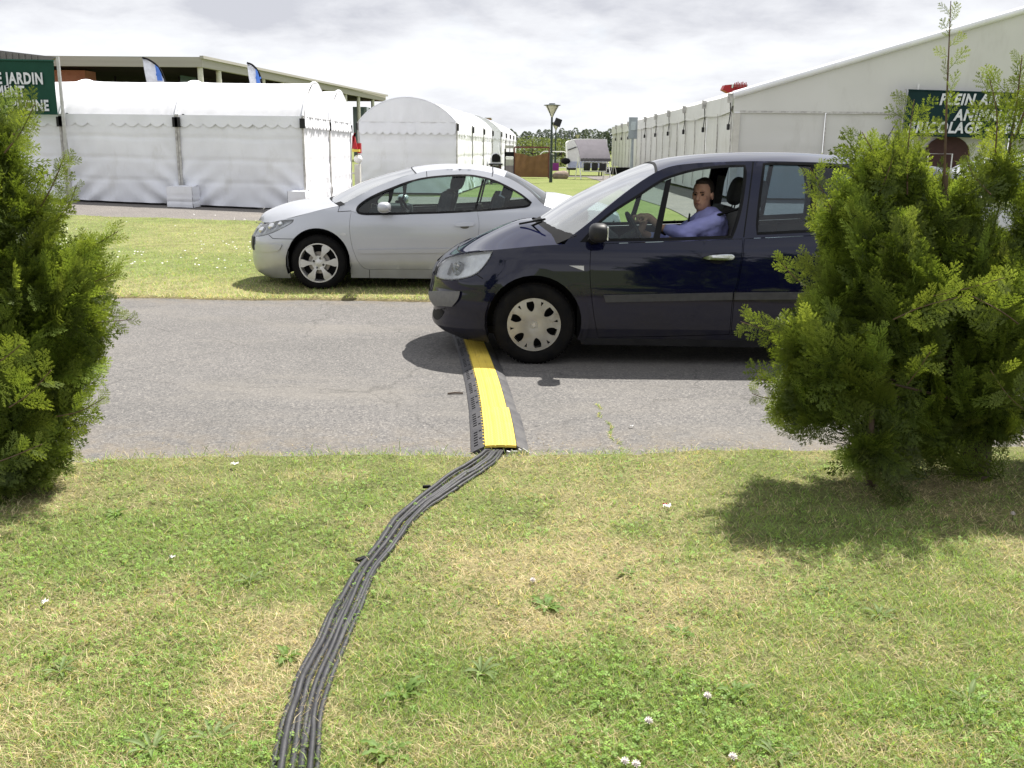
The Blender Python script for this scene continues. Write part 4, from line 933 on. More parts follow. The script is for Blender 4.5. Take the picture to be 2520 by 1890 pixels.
for sg in (1, -1):
    dd = silver.panel('door', dB, m_silver, sides=(sg,), lip=.04)[0]
    silver.panel('window_trim', grow(gB, .023), m_black, [gB], sides=(sg,), out=.003)
    silver.panel('window_glass', gB, m_glass, sides=(sg,), out=-.012, lip=0)
    silver.panel('window_divider', silver.side(z4([(1190, 285), (1232, 262), (1212, 350), (1160, 450), (1150, 450), (1190, 350)])), m_black, sides=(sg,), out=-.004)
    silver.panel('window_divider', silver.side(z4([(1918, 192), (1934, 196), (1872, 428), (1856, 430)])), m_black, sides=(sg,), out=-.004)
    silver.panel('rub_strip', cr(silver.side(z4([(950, 740), (1300, 736), (1830, 730), (1826, 762), (1300, 768), (962, 770)])), True, (0, 2, 3, 5), 3), m_silver, sides=(sg,), out=.014, parent=dd)
    silver.panel('door_handle', cr(silver.side(z4([(1703, 545), (1730, 533), (1840, 526), (1858, 540), (1840, 554), (1730, 558)])), True, (), 4), m_silver, sides=(sg,), out=.035, lip=.03, g=.02, step=.012, parent=dd)
    silver.panel('handle_recess', cr(silver.side(z4([(1750, 562), (1815, 559), (1800, 576), (1765, 577)])), True, (), 4), m_greyp, sides=(sg,), out=.002, lip=.01, g=.03, step=.015, parent=dd)
    silver.panel('side_indicator', cr(silver.side(z4([(813, 620), (838, 608), (862, 620), (838, 632)])), True, (), 5), m_orange, sides=(sg,), out=.006, lip=.01, g=.02, step=.01)
    silver.panel('bumper_strip', cr(silver.side(z4([(142, 712), (165, 696), (355, 698), (352, 720), (325, 752), (150, 752), (128, 735)])), True, (), 3), m_silver, sides=(sg,), out=.012, lip=.02)
    silver.panel('seam', silver.side(z4([(255, 626), (258, 623), (290, 652), (470, 656), (470, 660), (288, 656)])), m_black, sides=(sg,), out=.002, lip=.01)
    silver.panel('seam', silver.side(z4([(807, 400), (811, 400), (797, 446), (793, 446)])), m_black, sides=(sg,), out=.002, lip=.01)
    silver.panel('seam', silver.side(z4([(795, 443), (898, 437), (898, 441), (795, 447)])), m_black, sides=(sg,), out=.002, lip=.01)
    silver.panel('seam', silver.side(z4([(1039, 897), (1043, 897), (1043, 960), (1039, 960)])), m_black, sides=(sg,), out=.002, lip=.01)
    silver.panel('seam', silver.side(z4([(2000, 100), (2004, 100), (1997, 172), (1992, 172)])), m_black, sides=(sg,), out=.002, lip=.01)
    silver.panel('seam', silver.side(z4([(1482, 130), (1486, 130), (1490, 180), (1486, 180)])), m_black, sides=(sg,), out=.002, lip=.01)
    silver.panel('number_plate_holder', np.array([(float(silver.xn(.5))-.02, .56+zg), (float(silver.xn(.5))+.11, .56+zg), (float(silver.xn(.5))+.10, .40+zg), (float(silver.xn(.5))+.01, .44+zg)]), m_dark, sides=(sg,), out=.03, lip=.03)
    hb = silver.panel('headlight', hlB, m_lens, sides=(sg,), out=.001, lip=.02, g=.03)[0]
    silver.panel('reflector', grow(hlB, -.006), m_reflector, sides=(sg,), out=-.045, lip=-.04, parent=hb, g=.03)
    for (px_, rr_) in (((208, 592), .05), ((285, 565), .055), ((350, 545), .04)):
        pc = silver.side(z4([px_]))[0]; py = YS-sg*(float(silver.W(pc[0], pc[1]))-.03); mb = MB(); mb.ell((pc[0], py, pc[1]), (rr_, .022, rr_*.85)); mb.build('projector', m_chrome, hb, True)
    mc = at(*z4([(1155, 412)])[0], YS-.95); mb = MB(); mb.ell((mc[0], YS-sg*.95, mc[2]), (.075, .10, .062), 20, 12, .75); mm = mb.build('wing_mirror', m_silver, carB, True)
    mb = MB(); mb.tube([(mc[0]-.06, YS-sg*.80, mc[2]-.03), (mc[0]-.03, YS-sg*.90, mc[2]-.03)], .035, 8, flat=.6); mb.build('mirror_arm', m_black, mm, True)
    yw = YS-sg*(float(silver.W(xwB, .4))-.02)
    w1 = wheel(carB, xwB, yw, rB, m_alloy, 'alloy', sg); w2 = wheel(carB, xrB, yw, rB, m_alloy, 'alloy', sg)
    w1.location.z += zg-.015; w2.location.z += zg-.015
silver.patch('windscreen', z4([(745, 338), (860, 275), (1000, 209), (1180, 150), (1368, 101)]), z4([(800, 401), (900, 351), (1000, 299), (1250, 189), (1400, 149)]), m_wglass, 22, 17, 2.6, inset=.012)
silver.patch('bonnet', z4([(180, 509), (230, 450), (330, 400), (450, 362), (560, 345), (660, 340), (745, 330)]), z4([(184, 515), (262, 529), (400, 498), (560, 457), (680, 426), (800, 401)]), m_silver, 22, 17, 2.4)
strip(silver, 'bonnet_seam', z4([(172, 520)])[0], z4([(216, 545)])[0], .008, m_black)
strip(silver, 'cowl', z4([(740, 338)])[0], z4([(795, 410)])[0], .16, m_black, 0.004, 2.0)
strip(silver, 'roof_seam', z4([(1372, 99)])[0], z4([(1404, 150)])[0], .012, m_black)
rfB = silver.patch('roof', z4([(1368, 100), (1470, 84), (1560, 75), (1680, 72), (1850, 78), (2000, 99), (2110, 130)]), z4([(1400, 150), (1480, 130), (1600, 117), (1700, 113), (1850, 118), (2000, 146), (2090, 174)]), m_silver, 24, 17, 2.4)
strip(silver, 'roof_seam', z4([(2000, 98)])[0], z4([(2002, 146)])[0], .012, m_black)
silver.patch('rear_window', z4([(2110, 130), (2180, 160), (2260, 202), (2413, 296)]), z4([(2090, 174), (2212, 237), (2290, 293), (2400, 396)]), m_dglass, 16, 15, 2.6, inset=.03)
silver.patch('boot_lid', None, None, m_silver, 14, 13, 2.6, worldc=np.vstack([silver.cen(z4([(2413, 293), (2500, 300), (2640, 330)])), [(1.10, 1.0), (1.24, .93), (1.30, .75), (1.32, .55), (1.28, .35)]]),
             worlds=np.vstack([silver.side(z4([(2400, 396), (2480, 426), (2600, 431)])), [(1.0, .955), (1.18, .91), (1.25, .75), (1.27, .55), (1.2, .3)]]))
inner(silver, carB, xwB, xrB, -2.95, xwB+.55, 1.2, .20, .90, ARB)
mb = MB(); mb.box((xwB+.75, YS, .88), (.40, 1.3, .14), bev=.05); mb.build('dashboard', m_trim, carB, True)
steering(carB, xwB+.98, YS-.36, .90, .18)
for q in (-.36, .36): seat(silver, xwB+1.12, q, .46, m_seat, carB, hz_=1.0)
for q in (-.3, .3): seat(silver, xwB+1.72, q, .44, m_seat, carB, hz_=.88)
o = bpy.data.objects.new('headliner', rfB.data.copy()); COL.objects.link(o); o.parent = carB; o.location = (0, 0, -.03); o.data.materials.clear(); o.data.materials.append(m_seat)

# ---- third car, mostly behind the shrub: silver people carrier further back
carC = copy_tree(carA); carC.location = (6.75, 13.2, 0.02)
def repaint(o):
    for ch in o.children:
        for i, sl_ in enumerate(ch.material_slots):
            if sl_.material == m_blue: sl_.link = 'OBJECT'; sl_.material = m_silver
        repaint(ch)
repaint(carC)
carC['label'] = 'silver people carrier parked behind the right conifer in front of the marquee'
# ------------------------------------------------------------------ tents
def canvas_wall(P0, P1, z0f, z1, n=40, m=22, seed=0, amp=0.03, bulge=0.0, corner=0.0, thick=False):
    """wrinkled vertical cloth from P0 to P1 (x,y); returns grid"""
    P0 = np.array(P0, float); P1 = np.array(P1, float); Lw = np.linalg.norm(P1-P0); d = (P1-P0)/Lw; nr = np.array([d[1], -d[0]])
    s = np.linspace(0, 1, n)[:, None]; t = np.linspace(0, 1, m)[None]
    X = P0[0]+(P1-P0)[0]*s+0*t; Y = P0[1]+(P1-P0)[1]*s+0*t; zb = z0f(X[:, :1], Y[:, :1]); Zz = zb+(z1-zb)*t
    u = s*Lw; v = Zz
    w = amp*(fbm(u*1.3, v*0.5, 1.6, 4, seed)-.5)*2*(1.15-t*.7)+amp*.35*np.sin(u*9+3*fbm(u, v, .9, 2, seed+4))*(1-t)
    w = w+bulge*np.sin(s*math.pi)*(1-t)
    for q in (0.27, 0.53, 0.78): w = w-0.022*np.exp(-((t-q-.006*np.sin(s*9+q*7))/0.02)**2)
    # diagonal drag folds from the bottom corners
    for c_, sg in ((0, 1), (1, -1)):
        a = np.abs(s-c_)*Lw; f = np.sin((a*1.0-v*1.3)*9+c_*2)*np.exp(-((a-.2)/.75)**2)*np.exp(-(v/.9)**2)
        w = w+corner*f
    return np.stack([X+nr[0]*w, Y+nr[1]*w, Zz+0*s], -1)
def scallop(P0, P1, z1a, drop, n, seed=0, out=0.03, wav=0.33):
    P0 = np.array(P0, float); P1 = np.array(P1, float); Lw = np.linalg.norm(P1-P0); d = (P1-P0)/Lw; nr = np.array([d[1], -d[0]])
    k = max(1, int(round(Lw/wav))); s = np.linspace(0, 1, k*8+1)[:, None]; t = np.linspace(0, 1, 5)[None]
    bot = drop-0.085*(1-np.abs(np.sin(s*k*math.pi)))**1.0
    w = out*(0.3+.7*t)+0.012*np.sin(s*Lw*7+seed)*t
    return np.stack([P0[0]+(P1-P0)[0]*s+nr[0]*w, P0[1]+(P1-P0)[1]*s+nr[1]*w, z1a-bot*t+0.0*s], -1)
def barrel_tent(label, O, ang, bays, wid, ztop=2.38, drop=0.30, rise=0.92, group='white barrel roofed tents', end0=True, end1=True, zfun=None, gap=0.05, seed=0):
    """O: front-left corner (x,y); ang: direction of the ridge; bays: list of lengths; wid: width, to the left-hand normal of ridge"""
    d = np.array([math.cos(ang), math.sin(ang)]); nrm = np.array([-d[1], d[0]])    # nrm points into the tent, front wall at t=0
    zf = zfun or (lambda x, y: H(x, y))
    O = np.array(O, float); Lt = sum(bays)
    root = thing('tent', label, 'tent', (O[0], O[1], float(H(O[0], O[1]))), group)
    Rr = (wid*wid/4+rise*rise)/(2*rise)
    def arc(q):  # q in -1..1
        x = q*wid/2; return ztop+math.sqrt(max(Rr*Rr-x*x, 0))-(Rr-rise)
    s0 = 0
    for i, b in enumerate(bays):
        P = np.zeros((25, 33, 3))
        for a in range(25):
            f = a/24
            for c in range(33):
                q = -1+2*c/32; p = O+d*(s0+b*f)+nrm*(wid*(q+1)/2)
                sag = 0.03*math.sin(f*math.pi)**.6*(1-q*q*.2)+0.02*(float(fbm(f*b*2, q*3, 2, 3, seed+i))-.5)
                fold = 0.045*math.sin((f*b*1.6*(1 if f < .5 else -1)+abs(q)*1.5)*12)*math.exp(-((min(f, 1-f)*b)/.65)**2)*abs(q)**2
                z = arc(q)-sag+fold
                P[a, c] = (p[0], p[1], z)
        mb = MB(); mb.grid(P); mb.build('roof', m_troof, root, True)
        for t_, sg in ((0, 1), (1, -1)):
            a = O+d*s0+nrm*(wid*t_); c = O+d*(s0+b)+nrm*(wid*t_)
            if sg < 0: a, c = c, a
            mb = MB(); mb.grid(scallop(a, c, ztop+.01, drop, 0, seed+i)); mb.build('valance', m_tent, root, True)
            mb = MB(); mb.grid(canvas_wall(a, c, lambda x, y: zf(x, y)+gap, ztop-.08, 72, 44, seed+i*3+t_, 0.06, 0.05, 0.075)); mb.build('wall_panel', m_tent, root, True)
            mb = MB(); mid = (a+c)/2
        s0 += b
    # hoops, posts, corner brackets
    s0 = 0
    for i in range(len(bays)+1):
        mb = MB(); mb.tube([(*(O+d*s0+nrm*(wid*(q+1)/2)), arc(q)+.012) for q in np.linspace(-1, 1, 25)], 0.03, 6); mb.build('hoop', m_tent, root, True)
        for t_ in (0, 1):
            p = O+d*s0+nrm*(wid*t_)-nrm*(0.035 if t_ == 0 else -.035); zb = float(H(p[0], p[1]))
            mb = MB(); mb.box((p[0], p[1], (zb+ztop)/2), (.05, .05, ztop-zb), ang); mb.build('post', m_tentedge, root)
            mb = MB(); mb.box((p[0]-nrm[0]*.04*(1-2*t_), p[1]-nrm[1]*.04*(1-2*t_), ztop-.17), (.13, .06, .24), ang); mb.build('bracket', m_dark, root)
        s0 += bays[min(i, len(bays)-1)]
    # end walls
    for e, on in ((0, end0), (1, end1)):
        if not on: continue
        b0 = O+d*(0 if e == 0 else Lt); a, c = (b0+nrm*wid, b0) if e == 0 else (b0, b0+nrm*wid)
        mb = MB(); mb.grid(canvas_wall(a, c, lambda x, y: zf(x, y)+gap, ztop-.05, 44, 24, seed+9+e, 0.03, 0.02, 0.03)); mb.build('end_wall', m_tent, root, True)
        P = np.zeros((33, 9, 3)); dd = -d if e == 0 else d
        for i in range(33):
            q = -1+2*i/32; p = b0+nrm*(wid*(q+1)/2)
            for j in range(9):
                z = ztop+(arc(q)-.01-ztop)*j/8; w = 0.035+0.02*math.sin(i*1.9+j*.2)*(1-j/8)+.012*math.sin(i*.7+2)
                P[i, j] = (p[0]+dd[0]*w, p[1]+dd[1]*w, z)
        mb = MB(); mb.grid(P); mb.build('gable_panel', m_tent, root, True)
        mb = MB(); mb.grid(scallop(a, c, ztop+.01, drop, 0, seed+5, 0.055, .30)); mb.build('valance', m_tent, root, True)
    return root
YT = 25.4
xa, xb_, xc = (float(atP(*p, YT)[0]) for p in ((143, 360), (391, 380), (659, 380)))
barrel_tent('white tent front row, right one with ballast block at its right corner', (xb_+.03, YT), 0, [xc-xb_-.03], 3.45, seed=1, end0=False)
barrel_tent('white tent between the green JARDIN banner and the two-block tent', (xa+.03, YT), 0, [xb_-xa-.06], 3.45, seed=4, end0=False, end1=False)
barrel_tent('white tent directly under the green JARDIN banner', (xa-3.5, YT), 0, [3.47], 3.45, seed=7, end1=False, ztop=2.36)
barrel_tent('white tent of the rear row whose round gable shows behind the front one', (xb_+.1, YT+3.62), 0, [xc-xb_-.1], 3.6, seed=11, end0=False)
# the barrel tent with its gable towards the road, and the one behind it
def gable_tent(label, pr, D, ang, bays, wid, seed):
    """pr: view pixel of the front right corner"""
    X = float(atP(pr, 320, D)[0]); d = np.array([math.sin(ang), math.cos(ang)]); nl = np.array([-math.cos(ang), math.sin(ang)])
    return barrel_tent(label, (X, D), math.pi/2-ang, bays, wid, 2.53, .45, .84, seed=seed)
gable_tent('white barrel tent with its grey shaded gable facing the road', 985, 35.6, R(4), [5, 4.5, 4.3], 3.5, 21)
gable_tent('white barrel tent furthest back, behind the brick barbecue', 1081, 52.5, R(2.4), [5, 5, 5, 5], 3.6, 31)
# ballast blocks wrapped in white cloth
def block(x0, x1, ytop, ybase, Y, lab):
    a = atP(x0, ybase, Y); b = atP(x1, ybase, Y); t = atP(x0, ytop, Y); zb = float(H(a[0], Y))
    w = b[0]-a[0]; h = t[2]-zb; mb = MB(); mb.box(((a[0]+b[0])/2, Y+.3, zb+h/2), (w, .6, h), bev=.04)
    V = mb.v[0]; mb2 = MB(); 
    n = 12; g = []
    for (p0, p1) in (((a[0], Y), (b[0], Y)), ((b[0], Y), (b[0], Y+.6)), ((b[0], Y+.6), (a[0], Y+.6)), ((a[0], Y+.6), (a[0], Y))):
        mb2.grid(canvas_wall(p0, p1, lambda x, y: H(x, y)+.01, zb+h, 14, 12, int(x0) % 17+len(g), .03)); g.append(1)
    P = np.zeros((6, 6, 3))
    for i in range(6):
        for j in range(6): P[i, j] = (a[0]+w*i/5, Y+.6*j/5, zb+h+.02*math.sin(i*j))
    mb2.grid(P)
    single('ballast_block', mb2, m_tent, lab, 'ballast block', True, 'cloth covered ballast blocks')
block(362, 417, 403, 452, YT-.62, 'white cloth covered ballast block between the two front tent bays')
block(623, 660, 413, 450, YT-.45, 'white cloth covered ballast block at the right corner of the front tent')
mb = MB(); p = GP(566, 456); mb.add([(p[0]-.2, p[1], .03), (p[0]+.22, p[1]-.05, .03), (p[0]+.3, p[1]+.3, .04), (p[0]+.05, p[1]+.2, .10), (p[0]-.15, p[1]+.3, .03)], [(0, 1, 3), (1, 2, 3), (3, 2, 4), (0, 3, 4)])
single('cloth_scrap', mb, m_paper, 'crumpled white cloth lying on the path before the silver bonnet', 'cloth')

# ------------------------------------------------------------------ marquee
MY = 34.2; MX = 7.45; sl_m = 0.297; EV = 3.44
mq = thing('marquee', 'large white frame marquee with gable wall and long side receding', 'marquee', (MX, MY, 0))
ddx = 0.016
HWM = 12.6; LM = 50.0
def mxy(s, t): return (MX+s*ddx+t, MY+s-t*ddx)     # s along the side, t across
for nm, t0, t1, z0, z1 in (('roof', 0, HWM, EV, EV+HWM*sl_m), ('roof', HWM, 2*HWM, EV+HWM*sl_m, EV)):
    for i in range(10):
        P = np.zeros((9, 17, 3))
        for a in range(9):
            for c in range(17):
                f = c/16; s_ = i*5-0.12*(i == 0)+(5+.12*(i == 0))*a/8; x, y = mxy(s_, t0+(t1-t0)*f)
                P[a, c] = (x, y, z0+(z1-z0)*f+.06-0.05*math.sin(a/8*math.pi))
        mb = MB(); mb.grid(P); mb.build(nm, m_marq, mq, True)
# roof rim at the gable, rounded and in whiter canvas to look sunlit
for (t0, t1, z0, z1) in ((-.05, HWM, EV, EV+HWM*sl_m), (HWM, 2*HWM+.05, EV+HWM*sl_m, EV)):
    a = mxy(-.10, t0); b = mxy(-.10, t1); mb = MB(); mb.tube([(a[0]+(b[0]-a[0])*f, a[1]+(b[1]-a[1])*f, z0+(z1-z0)*f+.05) for f in np.linspace(0, 1, 9)], .12, 12); mb.build('roof_rim', m_tent, mq, True)
# gable upper cloth, with seams
zb_ = 2.93
for k in range(8):
    t0, t1 = 3.15*k, 3.15*(k+1); P = np.zeros((12, 12, 3))
    for a in range(12):
        for c in range(12):
            t = t0+(t1-t0)*a/11; zt = EV+min(t, 2*HWM-t)*sl_m; z = zb_+(zt-zb_)*c/11; x, y = mxy(-.03-.02*float(fbm(t, z, .8, 3, 3))-(.012 if a in (0, 11) else 0), t); P[a, c] = (x, y, z)
    mb = MB(); mb.grid(P); mb.build('gable_panel', m_marq, mq, True)
    for (q0, q1) in ((t0+.02, t1-.02),):
        P = canvas_wall(mxy(0.02, q0), mxy(0.02, q1), lambda x, y: x*0+.06, zb_-.01, 26, 18, k+40, .015, .0, .0)
        mb = MB(); mb.grid(P); mb.build('wall_panel', m_marq, mq, True)
mb = MB(); x, y = mxy(-.035, 0); P = np.array([[(*mxy(-.045-.01*j, t), zb_+.05-.06*j) for j in (0, 1)] for t in np.linspace(.22, 2*HWM, 60)]); mb.grid(P); mb.build('hem', m_tentedge, mq)
# gable posts
for t, w in ((0.12, .22), (3.15, .035), (6.30, .16), (9.45, .04), (12.6, .16)):
    x, y = mxy(-.06, t); mb = MB(); mb.box((x, y, 1.45), (w, .05, 2.9)); mb.build('post', m_postw if w > .1 else m_tentedge, mq)
x, y = mxy(-.16, 6.12); mb = MB(); mb.tube([(x, y, .0), (x, y, 3.9)], .03, 8); mb.build('pole', m_white, mq, True)
# side: valance bays, wall panels, brackets, ratchets
for i in range(10):
    a = mxy(i*5, 0); b = mxy((i+1)*5, 0)
    n = 21; P = np.zeros((n, 4, 3))
    for k in range(n):
        f = k/(n-1)
        for j in range(4): P[k, j] = (a[0]+(b[0]-a[0])*f-.05-.03*j/3-0.02*math.sin(f*9), a[1]+(b[1]-a[1])*f, EV+.05-.55*j/3-(.07*math.sin(f*math.pi)*j/3 if True else 0))
    mb = MB(); mb.grid(P); mb.build('valance', m_marq, mq, True)
    for h_ in (0, 1):
        p0 = (a[0]+(b[0]-a[0])*h_/2, a[1]+(b[1]-a[1])*h_/2); p1 = (a[0]+(b[0]-a[0])*(h_+1)/2, a[1]+(b[1]-a[1])*(h_+1)/2)
        P = canvas_wall(p1, p0, lambda x, y: x*0+(.10 if i < 7 else .35), EV-.3, 18, 16, i*2+h_, .05, .0, .0); mb = MB(); mb.grid(P); mb.build('wall_panel', m_marq, mq, True)
        mb = MB(); mb.tube([(p0[0]-.06+.02*math.sin(q*3), p0[1]+.02*math.cos(q*5), .2+2.75*q) for q in np.linspace(0, 1, 8)], .022, 5); mb.build('lacing', m_tentedge, mq)
    mb = MB(); mb.box((a[0]-.14, a[1], EV-.05), (.16, .10, .30)); mb.build('bracket', m_tentedge, mq)
    mb = MB(); mb.box((a[0]-.14, a[1], EV-1.0), (.10, .12, .20), bev=.03); mb.build('ratchet', m_dark, mq)
    mb = MB(); mb.tube([(a[0]-.12, a[1], EV-.2), (a[0]-.09, a[1]+.02, EV-.5), (a[0]-.13, a[1], EV-.9)], .018, 5); mb.build('strap', m_dark, mq)

# ------------------------------------------------------------------ banners
def textmesh(name, body, size, m, pos, parent, shear=0.0, align='LEFT', bold=0.012, sx=1.0, rx=math.pi/2, rz=0):
    c = bpy.data.curves.new(name, 'FONT'); c.body = body; c.size = size; c.shear = shear; c.align_x = align; c.offset = bold; c.extrude = 0.004; c.resolution_u = 3; c.space_character = 1.13
    o = bpy.data.objects.new(name, c); COL.objects.link(o); dg = bpy.context.evaluated_depsgraph_get(); me = bpy.data.meshes.new_from_object(o.evaluated_get(dg))
    bpy.data.objects.remove(o); mt = Matrix.Translation(Vector(pos)-root_of(parent)) @ Matrix.Rotation(rz, 4, 'Z') @ Matrix.Rotation(rx, 4, 'X') @ Matrix.Diagonal((sx, 1, 1, 1)); me.transform(mt)
    me.materials.clear(); return link(name, me, m, parent)
def banner(label, tl, tr_, br, bl_, Y, m, lines, posts, loc, shear):
    r_ = thing('banner', label, 'banner', loc)
    Q = [at(*p, Y) for p in (tl, tr_, br, bl_)]; P = np.zeros((30, 12, 3))
    for i in range(30):
        for j in range(12):
            a = i/29; b = j/11; p = (1-a)*((1-b)*Q[0]+b*Q[3])+a*((1-b)*Q[1]+b*Q[2]); p[1] = Y+.012*math.sin(a*19)+.01*math.sin(b*6+a*8); P[i, j] = p
    mb = MB(); mb.grid(P); mb.build('sheet', m, r_, True)
    mb = MB(); mb.tube([P[i, 0]+np.array([0, 0, .02]) for i in range(30)], .03, 6); mb.build('top_rail', m, r_, True)
    mb = MB(); mb.tube([P[i, -1] for i in range(30)], .025, 6); mb.build('bottom_rail', m, r_, True)
    for (txt, px, cap, al) in lines:
        p = at(*px, Y-.05); textmesh('lettering', txt, cap/0.70, m_letter, p, r_, shear, al, 0.013 if cap < .3 else .018, .68 if cap < .3 else .84)
    for (a, b, w) in posts:
        mb = MB(); mb.tube([a, b], w, 8); mb.build('post', m_alu, r_, True)
    return r_
YB = 25.1
pt = at(138, 141, YB); 
bn = banner('green banner with white words JARDIN MENT PISCINE on the left tents', (-160, 147), (131.5, 152), (141.5, 280), (-160, 277), YB, m_green,
       [('LE JARDIN', (107, 206.5), .262, 'RIGHT'), ('AMENAGEMENT', (61.5, 238), .255, 'RIGHT'), ('TERRASSE - PISCINE', (121, 272), .25, 'RIGHT')],
       [((pt[0]+.03, YB+.02, float(H(pt[0], YB))), (pt[0]+.03, YB+.02, pt[2]+.02), .045), ((-16.2, YB+.02, .2), (-16.2, YB+.02, pt[2]), .045)], (pt[0], YB, float(H(pt[0], YB))), 0.0)
YB2 = 33.55
q0 = at(2232, 222, YB2); q1 = at(2217, 333, YB2)
banner('dark green banner with white words PLEIN AIR ANIMALERIE BRICOLAGE on the marquee gable', (2236, 223), (2760, 240), (2760, 347), (2220.5, 332), YB2, m_green2,
       [('PLEIN AIR - PISCINE', (2311, 257), .345, 'LEFT'), ('ANIMALERIE', (2347, 295.5), .345, 'LEFT'), ('BRICOLAGE - DETENTE', (2232, 325.5), .345, 'LEFT')],
       [((q0[0]-.02, YB2+.1, 0), (q0[0]+.0, YB2+.1, q0[2]+.05), .03), ((q0[0], YB2, q0[2]-.15), (q0[0]-.35, YB2+.35, q0[2]-.15), .03), ((q1[0], YB2, q1[2]), (q1[0]-.35, YB2+.35, q1[2]), .03), ((21.0, YB2+.1, 0), (21.0, YB2+.1, q0[2]), .03)], (q0[0], YB2, 0), 0.22)
# doorway of the marquee below the banner with a pale rail
mb = MB(); dcx = float(at(2333, 340, MY-.1)[0]); mb.prism([(dcx-.78, 0), (dcx-.78, 1.6), *[(dcx-.78*math.cos(a), 1.6+.62*math.sin(a)) for a in np.linspace(.1, math.pi-.1, 10)], (dcx+.78, 1.6), (dcx+.78, 0)], 'y', MY-.13, MY-.17)
dw = single('doorway', mb, mat('doorway_brown', (.06, .025, .022), .8), 'dark brown arched doorway below the marquee banner with pale rail', 'doorway')
mb = MB(); mb.tube([(dcx-.72, MY-.35, 0), (dcx-.72, MY-.35, 1.62), (dcx+.1, MY-.35, 1.62), (dcx+.1, MY-.35, 0)], .025, 6); single('rail', mb, m_white, 'thin white rail frame in front of the marquee doorway', 'rail')

# ------------------------------------------------------------------ feather flags
def feather(label, zpts, edge, stripe, D, base_x):
    z7 = Zm(300, 120, 3.687); pole = [at(*p, D) for p in z7(zpts)]
    r_ = thing('feather_flag', label, 'flag', (pole[-1][0]+.05, D, float(H(pole[-1][0], D))), 'feather flags behind the tents')
    low = pole[-1]; pth = pole+[np.array([low[0]+.06, D, low[2]-1.2]), np.array([low[0]+.07, D, .02])]
    mb = MB(); mb.tube(cr(pth, False), .035, 6); mb.build('pole', m_black, r_, True)
    E_ = [at(*p, D) for p in z7(edge)]; E_ += [np.array([E_[-1][0]+.05, D, 1.2])]; C = along(cr(pth[:-1], False), 24); E2 = along(np.array(E_), 24)
    P = np.zeros((24, 9, 3))
    for i in range(24):
        for j in range(9):
            f = j/8; P[i, j] = C[i]*(1-f)+E2[i]*f; P[i, j, 1] += .05*math.sin(f*4+i*.4)
    mb = MB(); mb.grid(P); sh = mb.build('sail', m_flag, r_, True)
    S_ = [at(*p, D-.09) for p in z7(stripe)]; mb = MB(); mb.add(S_, [tuple(range(len(S_)))]); mb.build('stripe', m_flagb, sh)
    for k in range(4):
        p = at(*z7([(stripe[-1][0]+2+k*13, stripe[-1][1]+14)])[0], D-.09); mb = MB(); mb.box(p, (.035, .01, .07)); mb.build('mark', m_flagb, sh)
feather('white and blue feather flag rising behind the left half of the tents', [(185, 80), (245, 100), (310, 145), (355, 205), (380, 270), (394, 320)], [(190, 82), (205, 180), (228, 320)], [(298, 143), (330, 170), (352, 215), (368, 290), (322, 290), (312, 220)], 33.5, 0)
feather('white and blue feather flag right of the other, above the right tent', [(1135, 128), (1180, 145), (1225, 190), (1252, 245), (1268, 310), (1272, 350)], [(1138, 130), (1150, 230), (1168, 350)], [(1212, 180), (1232, 205), (1248, 260), (1256, 328), (1222, 328), (1216, 250)], 33.5, 0)

# ------------------------------------------------------------------ buildings
bd = thing('building', 'large low hall with beige overhanging roof edge on white columns', 'building', (-23.2, 75, 0))
A = np.array((-23.2, 75.0)); Bq = np.array((-16.3, 126.8)); Lq = np.array((-60.0, 76.0)); ZR = 8.0; TH = .72
mb = MB(); poly = [tuple(Lq), tuple(A), tuple(Bq), (-60, 130)]; mb.prism(poly, 'z', ZR-TH, ZR); mb.build('roof', m_fascia, bd)
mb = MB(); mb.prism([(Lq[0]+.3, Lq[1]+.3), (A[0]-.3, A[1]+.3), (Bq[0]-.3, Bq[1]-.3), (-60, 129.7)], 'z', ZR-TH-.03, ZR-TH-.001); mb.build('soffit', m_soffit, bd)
dr = (Bq-A)/np.linalg.norm(Bq-A)
for a0_, b0_ in (((A-np.array((.12, .12))), Bq),):
    mb = MB(); mb.prism([(a0_[0], a0_[1]), (b0_[0]+.12, b0_[1]), (b0_[0]+.3, b0_[1]), (a0_[0]+.3, a0_[1]-.05), ], 'z', ZR-.12, ZR+.08); mb.build('gutter', m_fascia, bd)
for Dc in (75.4, 78.6, 87.5, 92, 101.4, 111, 116, 122):
    x = A[0]+(Dc-75)*dr[0]/dr[1]-.35; mb = MB(); mb.tube([(x, Dc, 0), (x, Dc, ZR-TH)], .21, 12); mb.build('column', m_postw, bd, True)
i0 = lambda D_: A[0]+(D_-75)*dr[0]/dr[1]-5.0
mb = MB()
for k in range(14):
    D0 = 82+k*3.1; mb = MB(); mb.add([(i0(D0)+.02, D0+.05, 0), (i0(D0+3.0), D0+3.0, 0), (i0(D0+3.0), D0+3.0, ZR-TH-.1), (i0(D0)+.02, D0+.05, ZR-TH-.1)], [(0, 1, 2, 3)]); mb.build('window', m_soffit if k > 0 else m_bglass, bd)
for k in range(8):
    x1 = i0(82)-k*2.6; mb = MB(); mb.box((x1-1.28, 82, 3.3), (2.5, .1, 6.2)); mb.build('window', m_bglass, bd)
    mb = MB(); mb.box((x1, 81.93, 3.6), (.10, .15, 6.9)); mb.build('mullion', m_soffit, bd)
mb = MB(); x0, x1 = float(atP(100, 200, 77.5)[0]), float(atP(187, 200, 77.5)[0]); mb.box(((x0+x1)/2, 78.5, 3.6), (x1-x0, 2.0, 7.1)); mb.build('wall', m_brick, bd)
mb = MB(); x0, x1 = float(atP(763, 270, 118)[0]), float(atP(793, 270, 118)[0]); mb.box(((x0+x1)/2, 120, 3.1), (x1-x0, 4, 6.3)); mb.build('window', m_bglass, bd)
